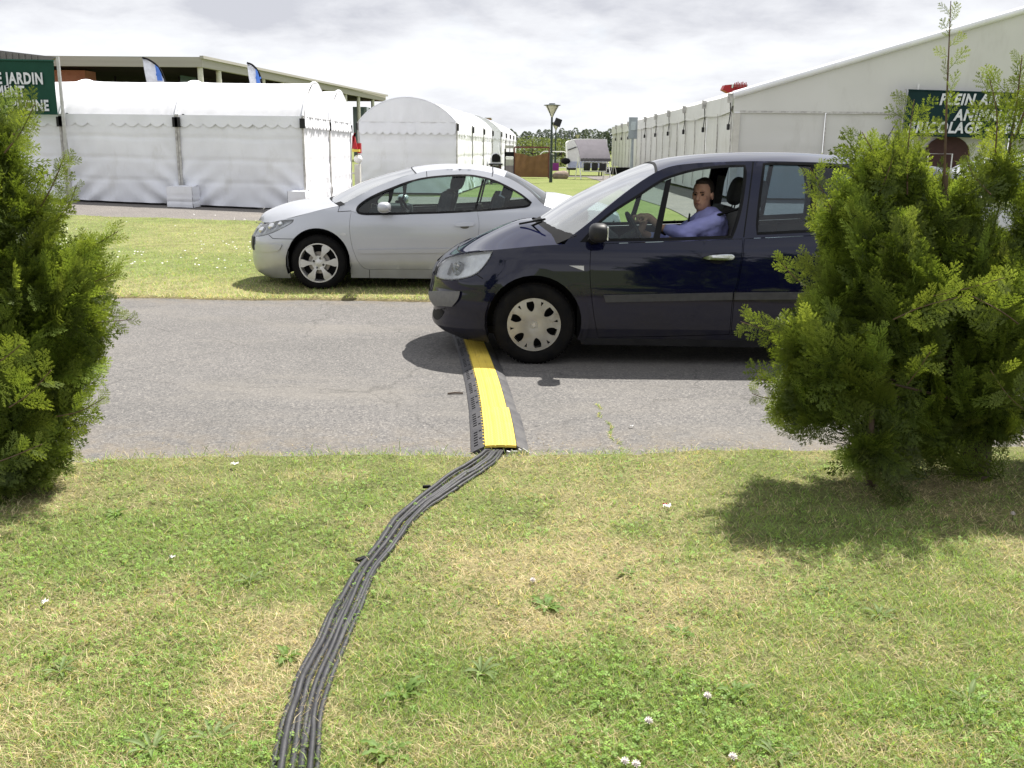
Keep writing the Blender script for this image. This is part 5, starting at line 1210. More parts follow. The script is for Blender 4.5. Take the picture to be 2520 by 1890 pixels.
mb = MB(); x0, x1 = float(atP(783, 270, 130)[0]), float(atP(880, 270, 130)[0]); mb.box(((x0+x1)/2, 133, 2.9), (x1-x0, 6, 5.9))
single('building', mb, m_brick, 'red brick building at the end of the columned hall', 'building')
mb = MB(); x0, x1 = float(atP(1000, 270, 150)[0]), float(atP(1059, 270, 150)[0]); mb.box(((x0+x1)/2, 153, 3.0), (x1-x0, 6, 6.0))
bq = single('building', mb, m_brick, 'low pinkish brick building just above the barrel tent roof', 'building')
mb = MB(); mb.box(((x0+x1)/2, 153, 6.06), (x1-x0+.3, 6.2, .12)); mb.build('roof', m_fascia, bq)
# dark metal roof behind the green banner
lb = thing('building', 'building with dark ribbed metal roof behind the green JARDIN banner', 'building', (-38, 62, 0))
Yb = 58; pts_ = [at(*p, Yb) for p in ((-260, 105), (0, 124), (140, 140.5), (118, 152), (-260, 150))]
mb = MB(); k_ = len(pts_); mb.add([(p[0], Yb, p[2]) for p in pts_]+[(p[0]-(3.9+.15*j if j in (1, 2, 3) else 0), Yb+8, p[2]) for j, p in enumerate(pts_)], [tuple(range(k_)), tuple(range(2*k_-1, k_-1, -1))]+[(i, i+k_, (i+1) % k_+k_, (i+1) % k_) for i in range(k_)]); mb.build('roof', m_roofmetal, lb)
xs0 = np.linspace(pts_[0][0]+.5, pts_[3][0]-.6, 22)
for x in xs0:
    zt = np.interp(x, [pts_[0][0], pts_[1][0], pts_[2][0]], [pts_[0][2], pts_[1][2], pts_[2][2]]); zb2 = pts_[4][2]; mb = MB(); mb.box((x, Yb-.03, (zt+zb2)/2), (.07, .06, max(zt-zb2-.1, .1))); mb.build('rib', m_roofmetal, lb)
mb = MB(); mb.box((-45, Yb+5, 2.5), (22, 6, 5)); mb.build('wall', m_brick, lb)
p0, p1 = at(140, 145, 110), at(212, 155.5, 110); mb = MB(); mb.prism([(p0[0]-6, p0[2]+.5), (p0[0], p0[2]), (p1[0], p1[2]), (p1[0], p1[2]-.35), (p0[0], p0[2]-.35), (p0[0]-6, p0[2]+.1)], 'y', 110, 118); mb.build('canopy', m_soffit, lb)
mb = MB(); mb.tube([(p0[0]-2, 114, 0), (p0[0]-2, 114, p0[2]-.1)], .2, 8); mb.build('column', m_postw, lb)

# ------------------------------------------------------------------ small market clutter between the tents
Dm = 33.0
def pp(x, y, D=Dm): return at(740+x/5.53, 220+y/5.53, D)
mb = MB(); a = pp(700, 640); b = pp(770, 810); mb.prism([(a[0]+.03, a[2]+.05), (a[0]+.12, a[2]+.12), (b[0]-.1, a[2]+.1), (b[0], b[2]), (a[0]-.02, b[2]), (a[0], a[2])], 'y', Dm, Dm+.12); mb2 = mb
fr = thing('display_stand', 'red bag and striped goods on a stand seen between two tents', 'display stand', (float(a[0]), Dm, 0))
mb.build('red_bag', m_red, fr)
a = pp(700, 815); b = pp(800, 850); mb = MB(); mb.box(((a[0]+b[0])/2, Dm+.1, (a[2]+b[2])/2), (b[0]-a[0], .2, a[2]-b[2])); mb.build('yellow_shelf', m_yellow, fr)
a = pp(755, 730); b = pp(805, 870); mb = MB(); mb.box(((a[0]+b[0])/2, Dm+.3, (a[2]+b[2])/2), (b[0]-a[0], .2, a[2]-b[2])); mb.build('red_board', m_red, fr)
a = pp(700, 890); b = pp(810, 1010); mb = MB(); mb.ell(((a[0]+b[0])/2+.03, Dm+.2, (a[2]+b[2])/2), ((b[0]-a[0])*.55, .2, (a[2]-b[2])*.5)); mb.build('white_cushion', m_white, fr, True)
a = pp(720, 1020); b = pp(800, 1300); mb = MB(); mb.box(((a[0]+b[0])/2, Dm+.3, a[2]/2), (b[0]-a[0], .3, a[2])); mb.build('counter', m_postw, fr)

# ------------------------------------------------------------------ street lamps
def street_lamp(label, px, ytop, D, group='street lamps with cone lanterns'):
    x = float(atP(px, 320, D)[0]); zt = float(atP(px, ytop, D)[2]); r_ = thing('street_lamp', label, 'street lamp', (x, D, 0), group)
    mb = MB(); mb.tube([(x, D, 0), (x, D, 1.4), (x, D, 1.42), (x, D, zt-.55)], [.085, .085, .058, .05], 12); mb.build('pole', m_iron, r_, True)
    mb = MB(); mb.lathe([(.055, zt-.60), (.08, zt-.52), (.34, zt-.06), (.34, zt-.05)], (x, D, 0), 'z', 16); mb.build('lantern', m_lampglass, r_, True)
    mb = MB(); mb.lathe([(.42, zt-.045), (.43, zt-.02), (.16, zt+.015), (.15, zt+.06), (0, zt+.065)], (x, D, 0), 'z', 20); mb.lathe([(.42, zt-.045), (0, zt-.05)], (x, D, 0), 'z', 20); mb.build('lid', m_iron, r_, True)
    for k in range(4):
        a = R(45+90*k); mb = MB(); mb.tube([(x+.07*math.cos(a), D+.07*math.sin(a), zt-.56), (x+.39*math.cos(a), D+.39*math.sin(a), zt-.04)], .016, 5); mb.build('lantern_rib', m_iron, r_)
    return r_, x, zt
rl, lx, lz = street_lamp('nearest dark green street lamp with cone lantern and loudspeaker', 1191, 226, 50.0)
mb = MB(); mb.box((lx+.30, 50, lz-.85), (.34, .25, .38), ry=.35, bev=.03); mb.build('loudspeaker', m_dark, rl)
street_lamp('second street lamp, half hidden just right of the nearest one', 1200, 264, 78.0)
street_lamp('distant street lamp in front of the poplars above the trailer', 1247, 290, 118.0)

# ------------------------------------------------------------------ barbecue, grill, fence panel and other goods for sale
Db = 47.0
def b5(x, y, D=Db): return at(1180+x/12.29, 340+y/12.29, D)
bb = thing('barbecue', 'white masonry barbecue with tall hood and black arched firebox', 'barbecue', (float(b5(500, 700)[0]), Db, 0))
hood = [b5(*p) for p in ((330, 560), (360, 500), (430, 440), (445, 130), (500, 95), (570, 130), (590, 400), (640, 540), (650, 560))]
mb = MB(); mb.prism([(p[0], p[2]) for p in hood], 'y', Db, Db+.5); mb.build('chimney_hood', m_tent, bb)
a, b = b5(330, 555), b5(650, 740)
mb = MB(); fb = [b5(*p, Db-.02) for p in ((375, 720), (375, 560), (410, 500), (500, 465), (590, 500), (630, 560), (630, 720))]; mb.prism([(p[0], p[2]) for p in fb], 'y', Db-.06, Db-.02); mb.build('firebox', m_black, bb)
mb = MB(); mb.box(((a[0]+b[0])/2, Db+.25, (a[2]+b[2])/2-.05), (b[0]-a[0], .5, a[2]-b[2]+.02)); mb.build('chamber', m_tent, bb)
mb = MB(); mb.box(((a[0]+b[0])/2, Db+.2, b[2]-.08), ((b[0]-a[0])*1.3, .7, .07)); mb.build('shelf', m_dark, bb)
for x_ in (.08, .92):
    mb = MB(); mb.box((a[0]+(b[0]-a[0])*x_, Db+.2, (b[2]-.12)/2), (.10, .5, b[2]-.12)); mb.build('pier', mat('dark_brick', (.09, .05, .05), .8) if x_ < .5 else MATS['dark_brick'], bb)
mb = MB(); mb.box(((a[0]+b[0])/2, Db+.42, (b[2]-.12)/2), ((b[0]-a[0])*.8, .06, b[2]-.15)); mb.build('back_panel', m_concrete, bb)
gr_ = thing('grill_stand', 'dark grill stand with shelf between barbecue and brown canvas screen', 'grill', (float(b5(900, 700, 52)[0]), 52, 0))
def gb(x0, y0, x1, y1, m, nm, D=52, dy=.5):
    a = b5(x0, y0, D); b = b5(x1, y1, D); mb = MB(); mb.box(((a[0]+b[0])/2, D+dy/2, (a[2]+b[2])/2), (abs(b[0]-a[0]), dy, abs(a[2]-b[2]))); mb.build(nm, m, gr_)
gb(760, 415, 1045, 550, m_black, 'burner_box'); gb(755, 320, 785, 1260, m_black, 'leg', dy=.06); gb(1030, 550, 1050, 1260, m_black, 'leg', dy=.06); gb(775, 565, 1040, 625, m_white, 'shelf'); gb(790, 640, 1035, 830, m_concrete, 'panel', dy=.3); gb(790, 830, 1035, 1260, mat('crate_mauve', (.2, .17, .2), .8), 'panel', dy=.35); gb(770, 215, 1040, 310, m_concrete, 'hood', dy=.4)
Df = 57.0
def fP(x, y, D=Df): return b5(x, y, D)
fs = thing('screen', 'brown canvas screen hung in a rust red frame beside the lamp', 'screen', (float(fP(1560, 700)[0]), Df, 0))
a, b = fP(1055, 270), fP(2090, 1215)
for x_ in (a[0], b[0]):
    mb = MB(); mb.box((x_, Df, a[2]/2), (.08, .08, a[2])); mb.build('frame_post', m_rust, fs)
mb = MB(); mb.box(((a[0]+b[0])/2, Df, a[2]), (b[0]-a[0], .08, .09)); mb.build('top_beam', m_rust, fs)
P = np.zeros((30, 12, 3)); zt0 = fP(1100, 430)[2]
for i in range(30):
    f = i/29; x_ = a[0]+.04+(b[0]-a[0]-.08)*f; zt = zt0-.16*math.sin(f*math.pi)**.5+.05*math.sin(f*9)
    for j in range(12): P[i, j] = (x_, Df-.06+.035*math.sin(f*30+j*.4)*(1-j/11)+.03*math.sin(f*12+1), zt+(0.06-zt)*j/11)
mb = MB(); mb.grid(P); mb.build('canvas', m_burlap, fs, True)
# white tubular frame with purple board
wf = thing('frame_stand', 'white tubular stand holding a purple board behind the lamp', 'stand', (float(atP(1196, 350, 66)[0]), 66, 0))
for (c_, d_) in ((1168, 1225),):
    p0, p1 = atP(c_, 327, 66), atP(d_, 327, 66); mb = MB(); mb.tube([(p0[0], 66, 0), (p0[0], 66, p0[2]-.15), (p0[0]+.2, 66, p0[2]), (p1[0]-.2, 66, p0[2]), (p1[0], 66, p0[2]-.15), (p1[0], 66, 0)], .035, 6); mb.build('frame', m_white, wf, True)
    mb = MB(); mb.tube([(p0[0], 66, .45), (p1[0], 66, .45)], .03, 6); mb.build('crossbar', m_white, wf)
p0, p1 = atP(1191, 352, 65.9), atP(1207, 369, 65.9); mb = MB(); mb.box(((p0[0]+p1[0])/2, 65.9, (p0[2]+p1[2])/2), (p1[0]-p0[0], .05, p0[2]-p1[2]), bev=.01); mb.build('board', m_purple, wf)
# boulder
p = GP(1212, 386); mb = MB(); mb.ell((p[0], p[1]+.3, .16), (.48, .38, .26), 18, 10, .8)
V = mb.v[0]; V += (np.array([noise.noise_vector(Vector(v)*2.2) for v in V])*.10); single('boulder', mb, m_rock, 'brown boulder on the grass at the foot of the lamp', 'boulder', True)
# swing seat with grey canopy
D8 = 56.0
def z8(x, y, D=D8): return at(1380+x/10.37, 300+y/10.37, D)
sw = thing('swing_seat', 'garden swing seat with grey canopy and three dark cushions', 'swing seat', (float(z8(850, 1400)[0]), D8, 0))
T = [z8(x, y) for x, y in ((370, 455), (1185, 440))]; Mi = [z8(x, y) for x, y in ((440, 660), (1215, 655))]; Bt = [z8(x, y) for x, y in ((490, 920), (1260, 925))]
P = np.zeros((20, 12, 3))
for i in range(20):
    f = i/19
    for j in range(12):
        g_ = j/11
        c_ = [T[k]*(1-g_)**2+2*(Mi[k]*2-(T[k]+Bt[k])/2)*g_*(1-g_)+Bt[k]*g_**2 for k in (0, 1)]
        p = c_[0]*(1-f)+c_[1]*f; P[i, j] = (p[0], D8+.9-1.3*g_, p[2]-(.025*abs(math.sin(i*1.6)) if j == 11 else 0))
mb = MB(); mb.grid(P); Pb = P.copy(); Pb[:, :, 2] -= .03; mb.grid(Pb); mb.build('canopy', m_awn, sw, True)
mb = MB(); P2 = P[:, -2:].copy(); P2[:, 1, 2] -= .17; P2[:, 0] = P[:, -1]; mb.grid(P2); mb.build('canopy_fringe', m_awn, sw)
for k, xx in enumerate(((455, 380, 505), (1180, 1100, 1270))):
    tp = z8(xx[0], 900); l0 = z8(xx[1], 1420); l1 = z8(xx[2], 1430)
    for q, yy in ((l0, .55), (l1, -.45)):
        mb = MB(); mb.tube([(tp[0], D8, tp[2]), (q[0], D8+yy, 0.0)], .032, 6); mb.build('leg', m_white, sw, True)
        mb = MB()
    if k == 1:
        for h_ in (.35, .62, .9): mb = MB(); mb.tube([(tp[0]-.28*(1-h_/1.6), D8+.2, h_), (tp[0]+.28*(1-h_/1.6), D8-.2, h_)], .022, 5); mb.build('rung', m_white, sw)
mb = MB(); mb.tube([(z8(450, 900)[0], D8, z8(450, 900)[2]), (z8(1180, 900)[0], D8, z8(1180, 900)[2])], .03, 6); mb.build('top_beam', m_white, sw)
for (x0, x1) in ((585, 750), (790, 945), (985, 1150)):
    a, b = z8(x0, 1050), z8(x1, 1245); mb = MB(); mb.box(((a[0]+b[0])/2, D8, (a[2]+b[2])/2), (b[0]-a[0], .12, a[2]-b[2]), rx=.2, bev=.03); mb.build('cushion', m_blackpanel, sw, True)
a, b = z8(555, 1035), z8(1165, 1265)
for z_ in (a[2], b[2]): mb = MB(); mb.tube([(a[0], D8, z_), (b[0], D8, z_)], .03, 6); mb.build('seat_rail', m_white, sw)
for x_ in (a[0], b[0], z8(770, 0)[0], z8(965, 0)[0]): mb = MB(); mb.tube([(x_, D8, a[2]), (x_, D8, b[2])], .028, 6); mb.build('seat_rail', m_white, sw)
# white trailer / caravan behind it
Dc = 63.0
tr8 = thing('caravan', 'white caravan partly hidden by the grey swing seat canopy', 'caravan', (float(z8(700, 900, Dc)[0]), Dc, 0))
pf = [z8(x, y, Dc) for x, y in ((165, 700), (160, 520), (210, 480), (420, 430), (700, 428), (1180, 440), (1200, 700), (1200, 1040), (1150, 1180), (200, 1180), (185, 1050))]
mb = MB(); mb.prism([(p[0], p[2]) for p in pf], 'y', Dc, Dc+2.1); mb.build('body', m_white, tr8)
a, b = z8(165, 1000, Dc), z8(1180, 1185, Dc); mb = MB(); mb.box(((a[0]+b[0])/2, Dc-.03, (a[2]+b[2])/2), (b[0]-a[0]-.1, .05, a[2]-b[2]-.05)); mb.build('lower_panel', mat('pale_blue_panel', (.50, .55, .72), .5), tr8)
a, b = z8(175, 720, Dc), z8(400, 640, Dc); mb = MB(); mb.tube([(a[0], Dc-.06, a[2]), (b[0], Dc-.06, b[2])], .03, 5); mb.build('trim_strip', m_dark, tr8)
a, b = z8(180, 1180, Dc), z8(390, 1220, Dc); mb = MB(); mb.box(((a[0]+b[0])/2, Dc+.8, (a[2]+b[2])/2), (b[0]-a[0], 1.4, a[2]-b[2]+.05)); mb.build('step', m_black, tr8)
for x_ in (215, 980, 1050): p = z8(x_, 1200, Dc); mb = MB(); mb.tube([(p[0], Dc+.1, p[2]), (p[0], Dc+.1, 0)], .04, 6); mb.build('stand_leg', m_black, tr8)
p = z8(180, 1000, Dc); mb = MB(); mb.ell((p[0]-.15, Dc-.1, p[2]), (.30, .2, .20)); mb.build('spare_wheel', m_black, tr8, True)
# black box painting in the shade under the marquee end, and trestle
a, b = z8(1250, 1160, 68), z8(1440, 1400, 68); mb = MB(); mb.box(((a[0]+b[0])/2+.6, 68.5, a[2]/2), (b[0]-a[0]+1.6, 1, a[2]), bev=.03); single('shade_box', mb, m_black, 'black box in place of the shaded gap at the far end of the marquee wall', 'dark box')
mb = MB()
p0, p1, p2 = atP(1316, 372, 54), atP(1326, 345, 54), atP(1334, 366, 54)
tt_ = thing('easel', 'thin metal easel standing before the marquee side wall', 'easel', (p1[0], 54, 0))
for q in ((p1[0]-.28, 53.8), (p1[0]+.24, 53.8), (p1[0], 54.4)): mb = MB(); mb.tube([(p1[0], 54, 1.05), (q[0], q[1], 0)], .02, 5); mb.build('leg', m_alu, tt_)
# sign on a post in front of the marquee side
Ds = 46.0; a, b = atP(1359, 253, Ds), atP(1376, 300, Ds)
sg_ = thing('sign', 'tall grey blue information sign on a post before the marquee', 'sign', ((a[0]+b[0])/2, Ds, 0))
mb = MB(); mb.box(((a[0]+b[0])/2, Ds, (a[2]+b[2])/2), (b[0]-a[0], .08, a[2]-b[2]), bev=.02); mb.build('panel', m_signg, sg_)
mb = MB(); mb.box(((a[0]+b[0])/2, Ds-.05, (a[2]*.6+b[2]*.4)), ((b[0]-a[0])*.55, .02, (a[2]-b[2])*.4)); mb.build('notice', mat('sign_pale', (.5, .56, .6), .5), sg_)
mb = MB(); mb.tube([((a[0]+b[0])/2, Ds+.05, 0), ((a[0]+b[0])/2, Ds+.05, b[2]+.2)], [.09, .06], 8); mb.build('post', m_signg, sg_, True)
# red advertising balloon above the marquee roof
Dr = 92.0
def r6(x, y): return at(1480+x/5.82, 180+y/5.82, Dr)
rb = thing('advertising_sign', 'red faceted advertising sign rising behind the marquee roof', 'sign', (float(r6(1850, 220)[0]), Dr, 0))
pr = [r6(*p) for p in ((1738, 235), (1770, 170), (1860, 162), (2090, 165), (2100, 235), (1900, 285), (1825, 282))]
mb = MB(); mb.prism([(p[0], p[2]) for p in pr], 'y', Dr, Dr+1.2); mb.build('body', m_red, rb)
a, b = r6(1866, 160), r6(1882, 212); mb = MB(); mb.box(((a[0]+b[0])/2, Dr-.05, (a[2]+b[2])/2), (b[0]-a[0], .06, a[2]-b[2])); mb.build('white_bar', m_white, rb)
a, b = r6(1890, 160), r6(2090, 205); mb = MB(); mb.box(((a[0]+b[0])/2, Dr-.04, (a[2]+b[2])/2), (b[0]-a[0], .05, a[2]-b[2])); mb.build('pale_band', m_concrete, rb)
for k in range(8): p = r6(1905+k*23, 185); mb = MB(); mb.box((p[0], Dr-.09, p[2]), (.09, .03, .55+.1*(k % 3))); mb.build('stroke', m_red, rb)
mb = MB(); c_ = r6(1900, 280); mb.tube([(c_[0], Dr+.6, 0), (c_[0], Dr+.6, c_[2])], .25, 10); mb.build('mast', m_alu, rb)
# parked cars in the distance (a few pixels each)
def tiny_car(label, px, D, m, L_=4.2):
    x = float(atP(px, 350, D)[0]); r_ = thing('car', label, 'car', (x, D, 0), 'cars parked in the far field')
    prof = [(-2.1, .35), (-2.1, .7), (-1.3, .9), (-.6, 1.38), (.7, 1.42), (1.5, 1.0), (2.05, .9), (2.1, .4)]
    mb = MB(); mb.prism([(x+a*L_/4.2, b) for a, b in prof], 'y', D, D+1.7); mb.build('body', m, r_)
    mb = MB(); mb.prism([(x-1.1, .93), (-.55+x, 1.32), (x+.65, 1.34), (x+1.3, 1.0)], 'y', D-.02, D+1.72); mb.build('window', m_blackpanel, r_)
    for q in (-1.3, 1.3): mb = MB(); mb.lathe([(0, -.02), (.32, -.02), (.32, 1.74), (0, 1.74)], (x+q, D, .32), 'y', 14); mb.build('wheel', m_black, r_)
tiny_car('white car parked far away between the lamp and caravan', 1215, 96, m_white)
tiny_car('pale grey car far away seen above the brown screen', 1150, 104, m_silver)

# ------------------------------------------------------------------ far trees
def tree(label, x, D, h, wdt, kind, group, col, nleaf=420, name='tree', z0=.12):
    r_ = thing(name, label, 'tree' if name != 'bush' else 'bush', (x, D, 0), group)
    mb = MB(); mb.tube([(x, D, 0), (x+.1, D, h*.35), (x, D, h*.9)], [h*.02+.08, h*.014+.05, .03], 6); mb.build('trunk', m_bark, r_)
    n = nleaf; t = rng.random(n); 
    if kind == 'poplar': pr_ = np.sin(np.clip(t*.97+.03, 0, 1)*math.pi)**.42*(1-.15*t)
    else: pr_ = np.sqrt(np.clip(1-(2*t-1)**2, 0, 1))
    ph = rng.random(n)*6.28; nz = .60+.85*fbm(ph*1.2+x, t*7+D, 1.0, 3, int(D) % 50)
    rad = wdt*pr_*nz*(.45+.55*rng.random(n)**.5)
    c = np.stack([x+rad*np.cos(ph), D+rad*np.sin(ph), h*(z0+(1-z0)*t)], 1)
    s = (.10+.10*rng.random(n))*h*.20+.10
    a = rng.normal(size=(n, 3)); a /= np.linalg.norm(a, axis=1)[:, None]; b = np.cross(a, rng.normal(size=(n, 3))); b /= np.linalg.norm(b, axis=1)[:, None]
    V = np.stack([c+a*s[:, None]*.6, c+b*s[:, None]*.45, c-a*s[:, None]*.6, c-b*s[:, None]*.45], 1).reshape(-1, 3); V[:, 2] = np.maximum(V[:, 2], .05)
    cc = np.array(col)*(.65+.7*rng.random((n, 1)))
    o = fastmesh('crown', V-np.array([x, D, 0]), np.zeros((0, 3)), np.arange(4*n).reshape(-1, 4), np.repeat(cc, 4, 0), m_treeleaf, None, r_)
    return r_
pop = [(1092, 280, 1.0), (1104, 279, .9), (1112, 285, .8), (1134, 284, 1.0), (1143, 284, .9), (1152, 288, 1.2), (1165, 280, .9), (1178, 280, .9), (1186, 280, .9), (1200, 287, 1.2), (1214, 277, 1.0), (1222, 283, 1.0),
       (1231, 282, 1.1), (1243, 276, 1.0), (1251, 286, 1.1), (1261, 281, .9), (1266, 279, .9), (1275, 280, 1.2), (1285, 279, 1.3), (1296, 284, .9), (1304, 285, 1.0), (1311, 283, .8), (1318, 278, .9), (1325, 281, 1.0), (1128, 290, 1.2), (1208, 290, 1.2), (1290, 290, 1.3)]
pop_labels = ['poplar top just above the far end of the barrel tents', 'second poplar top above the far barrel tent end', 'low poplar right of the far barrel tent end', 'poplar above the left end of the brown screen', 'twin topped poplar above the left half of the brown screen', 'broad poplar above the middle of the brown screen', 'slender poplar left of the nearest lamp post by two trees', 'slender poplar next but one to the nearest lamp post', 'poplar touching the left side of the nearest lamp post', 'broad poplar directly behind the second street lamp', 'tallest slender poplar right of the second street lamp', 'poplar above the left edge of the caravan roof', 'poplar above the left part of the caravan roof', 'tall poplar beside the distant street lamp', 'broad low poplar right of the distant street lamp', 'left one of the poplars above the front edge of the grey canopy', 'poplar with thin tip above the left part of the grey canopy', 'broad poplar above the middle of the grey canopy', 'broadest poplar above the right half of the grey canopy', 'low poplar above the right end of the grey canopy', 'poplar left of the marquee end by two trees', 'thin low poplar just left of the marquee end', 'tall poplar touching the far end of the marquee roof', 'poplar peeking over the far end of the marquee valance', 'low broad poplar behind the light green bushes on the left', 'low broad poplar between second lamp and caravan', 'low broad poplar behind the grey canopy']
for i, (px, yt, w_) in enumerate(pop):
    D = 212+18*random.random(); x = float(atP(px, yt, D)[0]); h = float(atP(px, yt, D)[2])
    tree(pop_labels[i], x, D, h, 1.0*w_+.3, 'poplar', 'poplars in the distant row', (.095, .12, .105), 560, 'poplar_tree')  # leaf colour paled to grey green for the distance haze
bl2 = [('round light green bush behind the brown screen', 1150, 297, 3.6, 98), ('wide light green bush between screen and nearest lamp', 1172, 300, 4.2, 102), ('light green bush just right of the nearest lamp', 1212, 302, 3.4, 95),
       ('low light green bush left of the caravan', 1238, 305, 3.2, 92), ('light green bush at the far end of the barrel tents', 1133, 303, 3.2, 105), ('light green bush behind the nearest lamp post', 1193, 303, 3.2, 108)]
for (lb_, px, yt, w_, D) in bl2:
    x = float(atP(px, yt, D)[0]); h = float(atP(px, yt, D)[2]); tree(lb_, x, D, h*1.03, w_, 'round', 'light green bushes before the poplars', (.115, .145, .055), 900, 'bush', -.1)
mb = MB()
for (lo, hi, D, m) in ((-60, 9, 150, m_field),): pass
# ------------------------------------------------------------------ conifers
def make_frond(seed, nb=13):
    """flat branching spray, unit length along +x, in the xy plane; returns V, quads, tint(0 base..1 tip)"""
    r_ = np.random.default_rng(seed); V = []; Q = []; Tn = []
    def kite(p, d, l, w, t0, t1):
        d = d/np.linalg.norm(d); s_ = np.array([-d[1], d[0], 0.0]); k = len(V)
        V.extend([p, p+d*l*.45+s_*w, p+d*l, p+d*l*.45-s_*w]); Q.append((k, k+1, k+2, k+3)); Tn.extend([t0, (t0+t1)/2, t1, (t0+t1)/2])
    prev = np.zeros(3)
    for i in range(nb+1):
        t = i/nb; p = np.array([t, .03*math.sin(t*3+seed), -.10*t*t]); 
        if i: kite(prev, p-prev+1e-6, np.linalg.norm(p-prev)*1.25, .019, t*.5, t*.5+.1)
        prev = p
        if i in (0,): continue
        sd_ = 1 if i % 2 else -1
        L_ = (.42*math.sin(math.pi*min(1, t*.92+.12))**.8)*(.75+.4*r_.random())*(1 if t < .97 else .6)
        an = R(38+12*r_.random()-8*t)*sd_; d = np.array([math.cos(an), math.sin(an), -.06+.12*(r_.random()-.5)])
        # branchlet with alternating leaflets
        q = p.copy(); m_ = 5
        for j in range(m_):
            u = (j+1)/m_; q2 = p+d*L_*u+np.array([.05*u*u*L_, 0, -.10*u*u*L_]); kite(q, q2-q, np.linalg.norm(q2-q)*1.35, .015, .3+.5*u*t, .45+.55*u)
            if j < m_-1:
                for s2 in (1, -1):
                    a2 = an+R(34+10*r_.random())*s2; l2 = L_*(.36-.22*u)*(.7+.6*r_.random()); kite(q2, np.array([math.cos(a2), math.sin(a2), .1*(r_.random()-.5)]), max(l2, .045)*1.2, .0135, .4+.3*u, .6+.4*u)
            q = q2
    return np.array(V), np.array(Q), np.array(Tn)
FR = [make_frond(s, nb) for s, nb in ((1, 10), (2, 9), (3, 11), (4, 8))]
def place_fronds(P, D_, U_, size, warm, gain=None):
    """positions, directions, up hints, sizes, warmth 0..1 -> V, Q, col"""
    n = len(P); kind = rng.integers(0, len(FR), n); Vs, Qs, Cs = [], [], []; off = 0
    D_ = D_/np.linalg.norm(D_, axis=1)[:, None]; S_ = np.cross(U_, D_); S_ /= np.linalg.norm(S_, axis=1)[:, None]+1e-9; N_ = np.cross(D_, S_)
    for k, (V, Q, T) in enumerate(FR):
        ix = np.where(kind == k)[0]
        if not len(ix): continue
        A = P[ix][:, None]+size[ix][:, None, None]*(V[None, :, :1]*D_[ix][:, None]+V[None, :, 1:2]*S_[ix][:, None]+V[None, :, 2:3]*N_[ix][:, None])
        Vs.append(A.reshape(-1, 3)); Qs.append((Q[None]+off+np.arange(len(ix))[:, None, None]*len(V)).reshape(-1, 4)); off += len(ix)*len(V)
        w = warm[ix][:, None, None]; t = T[None, :, None]
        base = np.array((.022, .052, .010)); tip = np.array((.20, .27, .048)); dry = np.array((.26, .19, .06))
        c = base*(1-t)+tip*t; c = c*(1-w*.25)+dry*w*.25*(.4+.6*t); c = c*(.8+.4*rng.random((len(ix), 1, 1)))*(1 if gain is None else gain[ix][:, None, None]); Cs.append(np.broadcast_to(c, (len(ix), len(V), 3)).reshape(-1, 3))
    return np.concatenate(Vs), np.concatenate(Qs), np.concatenate(Cs)
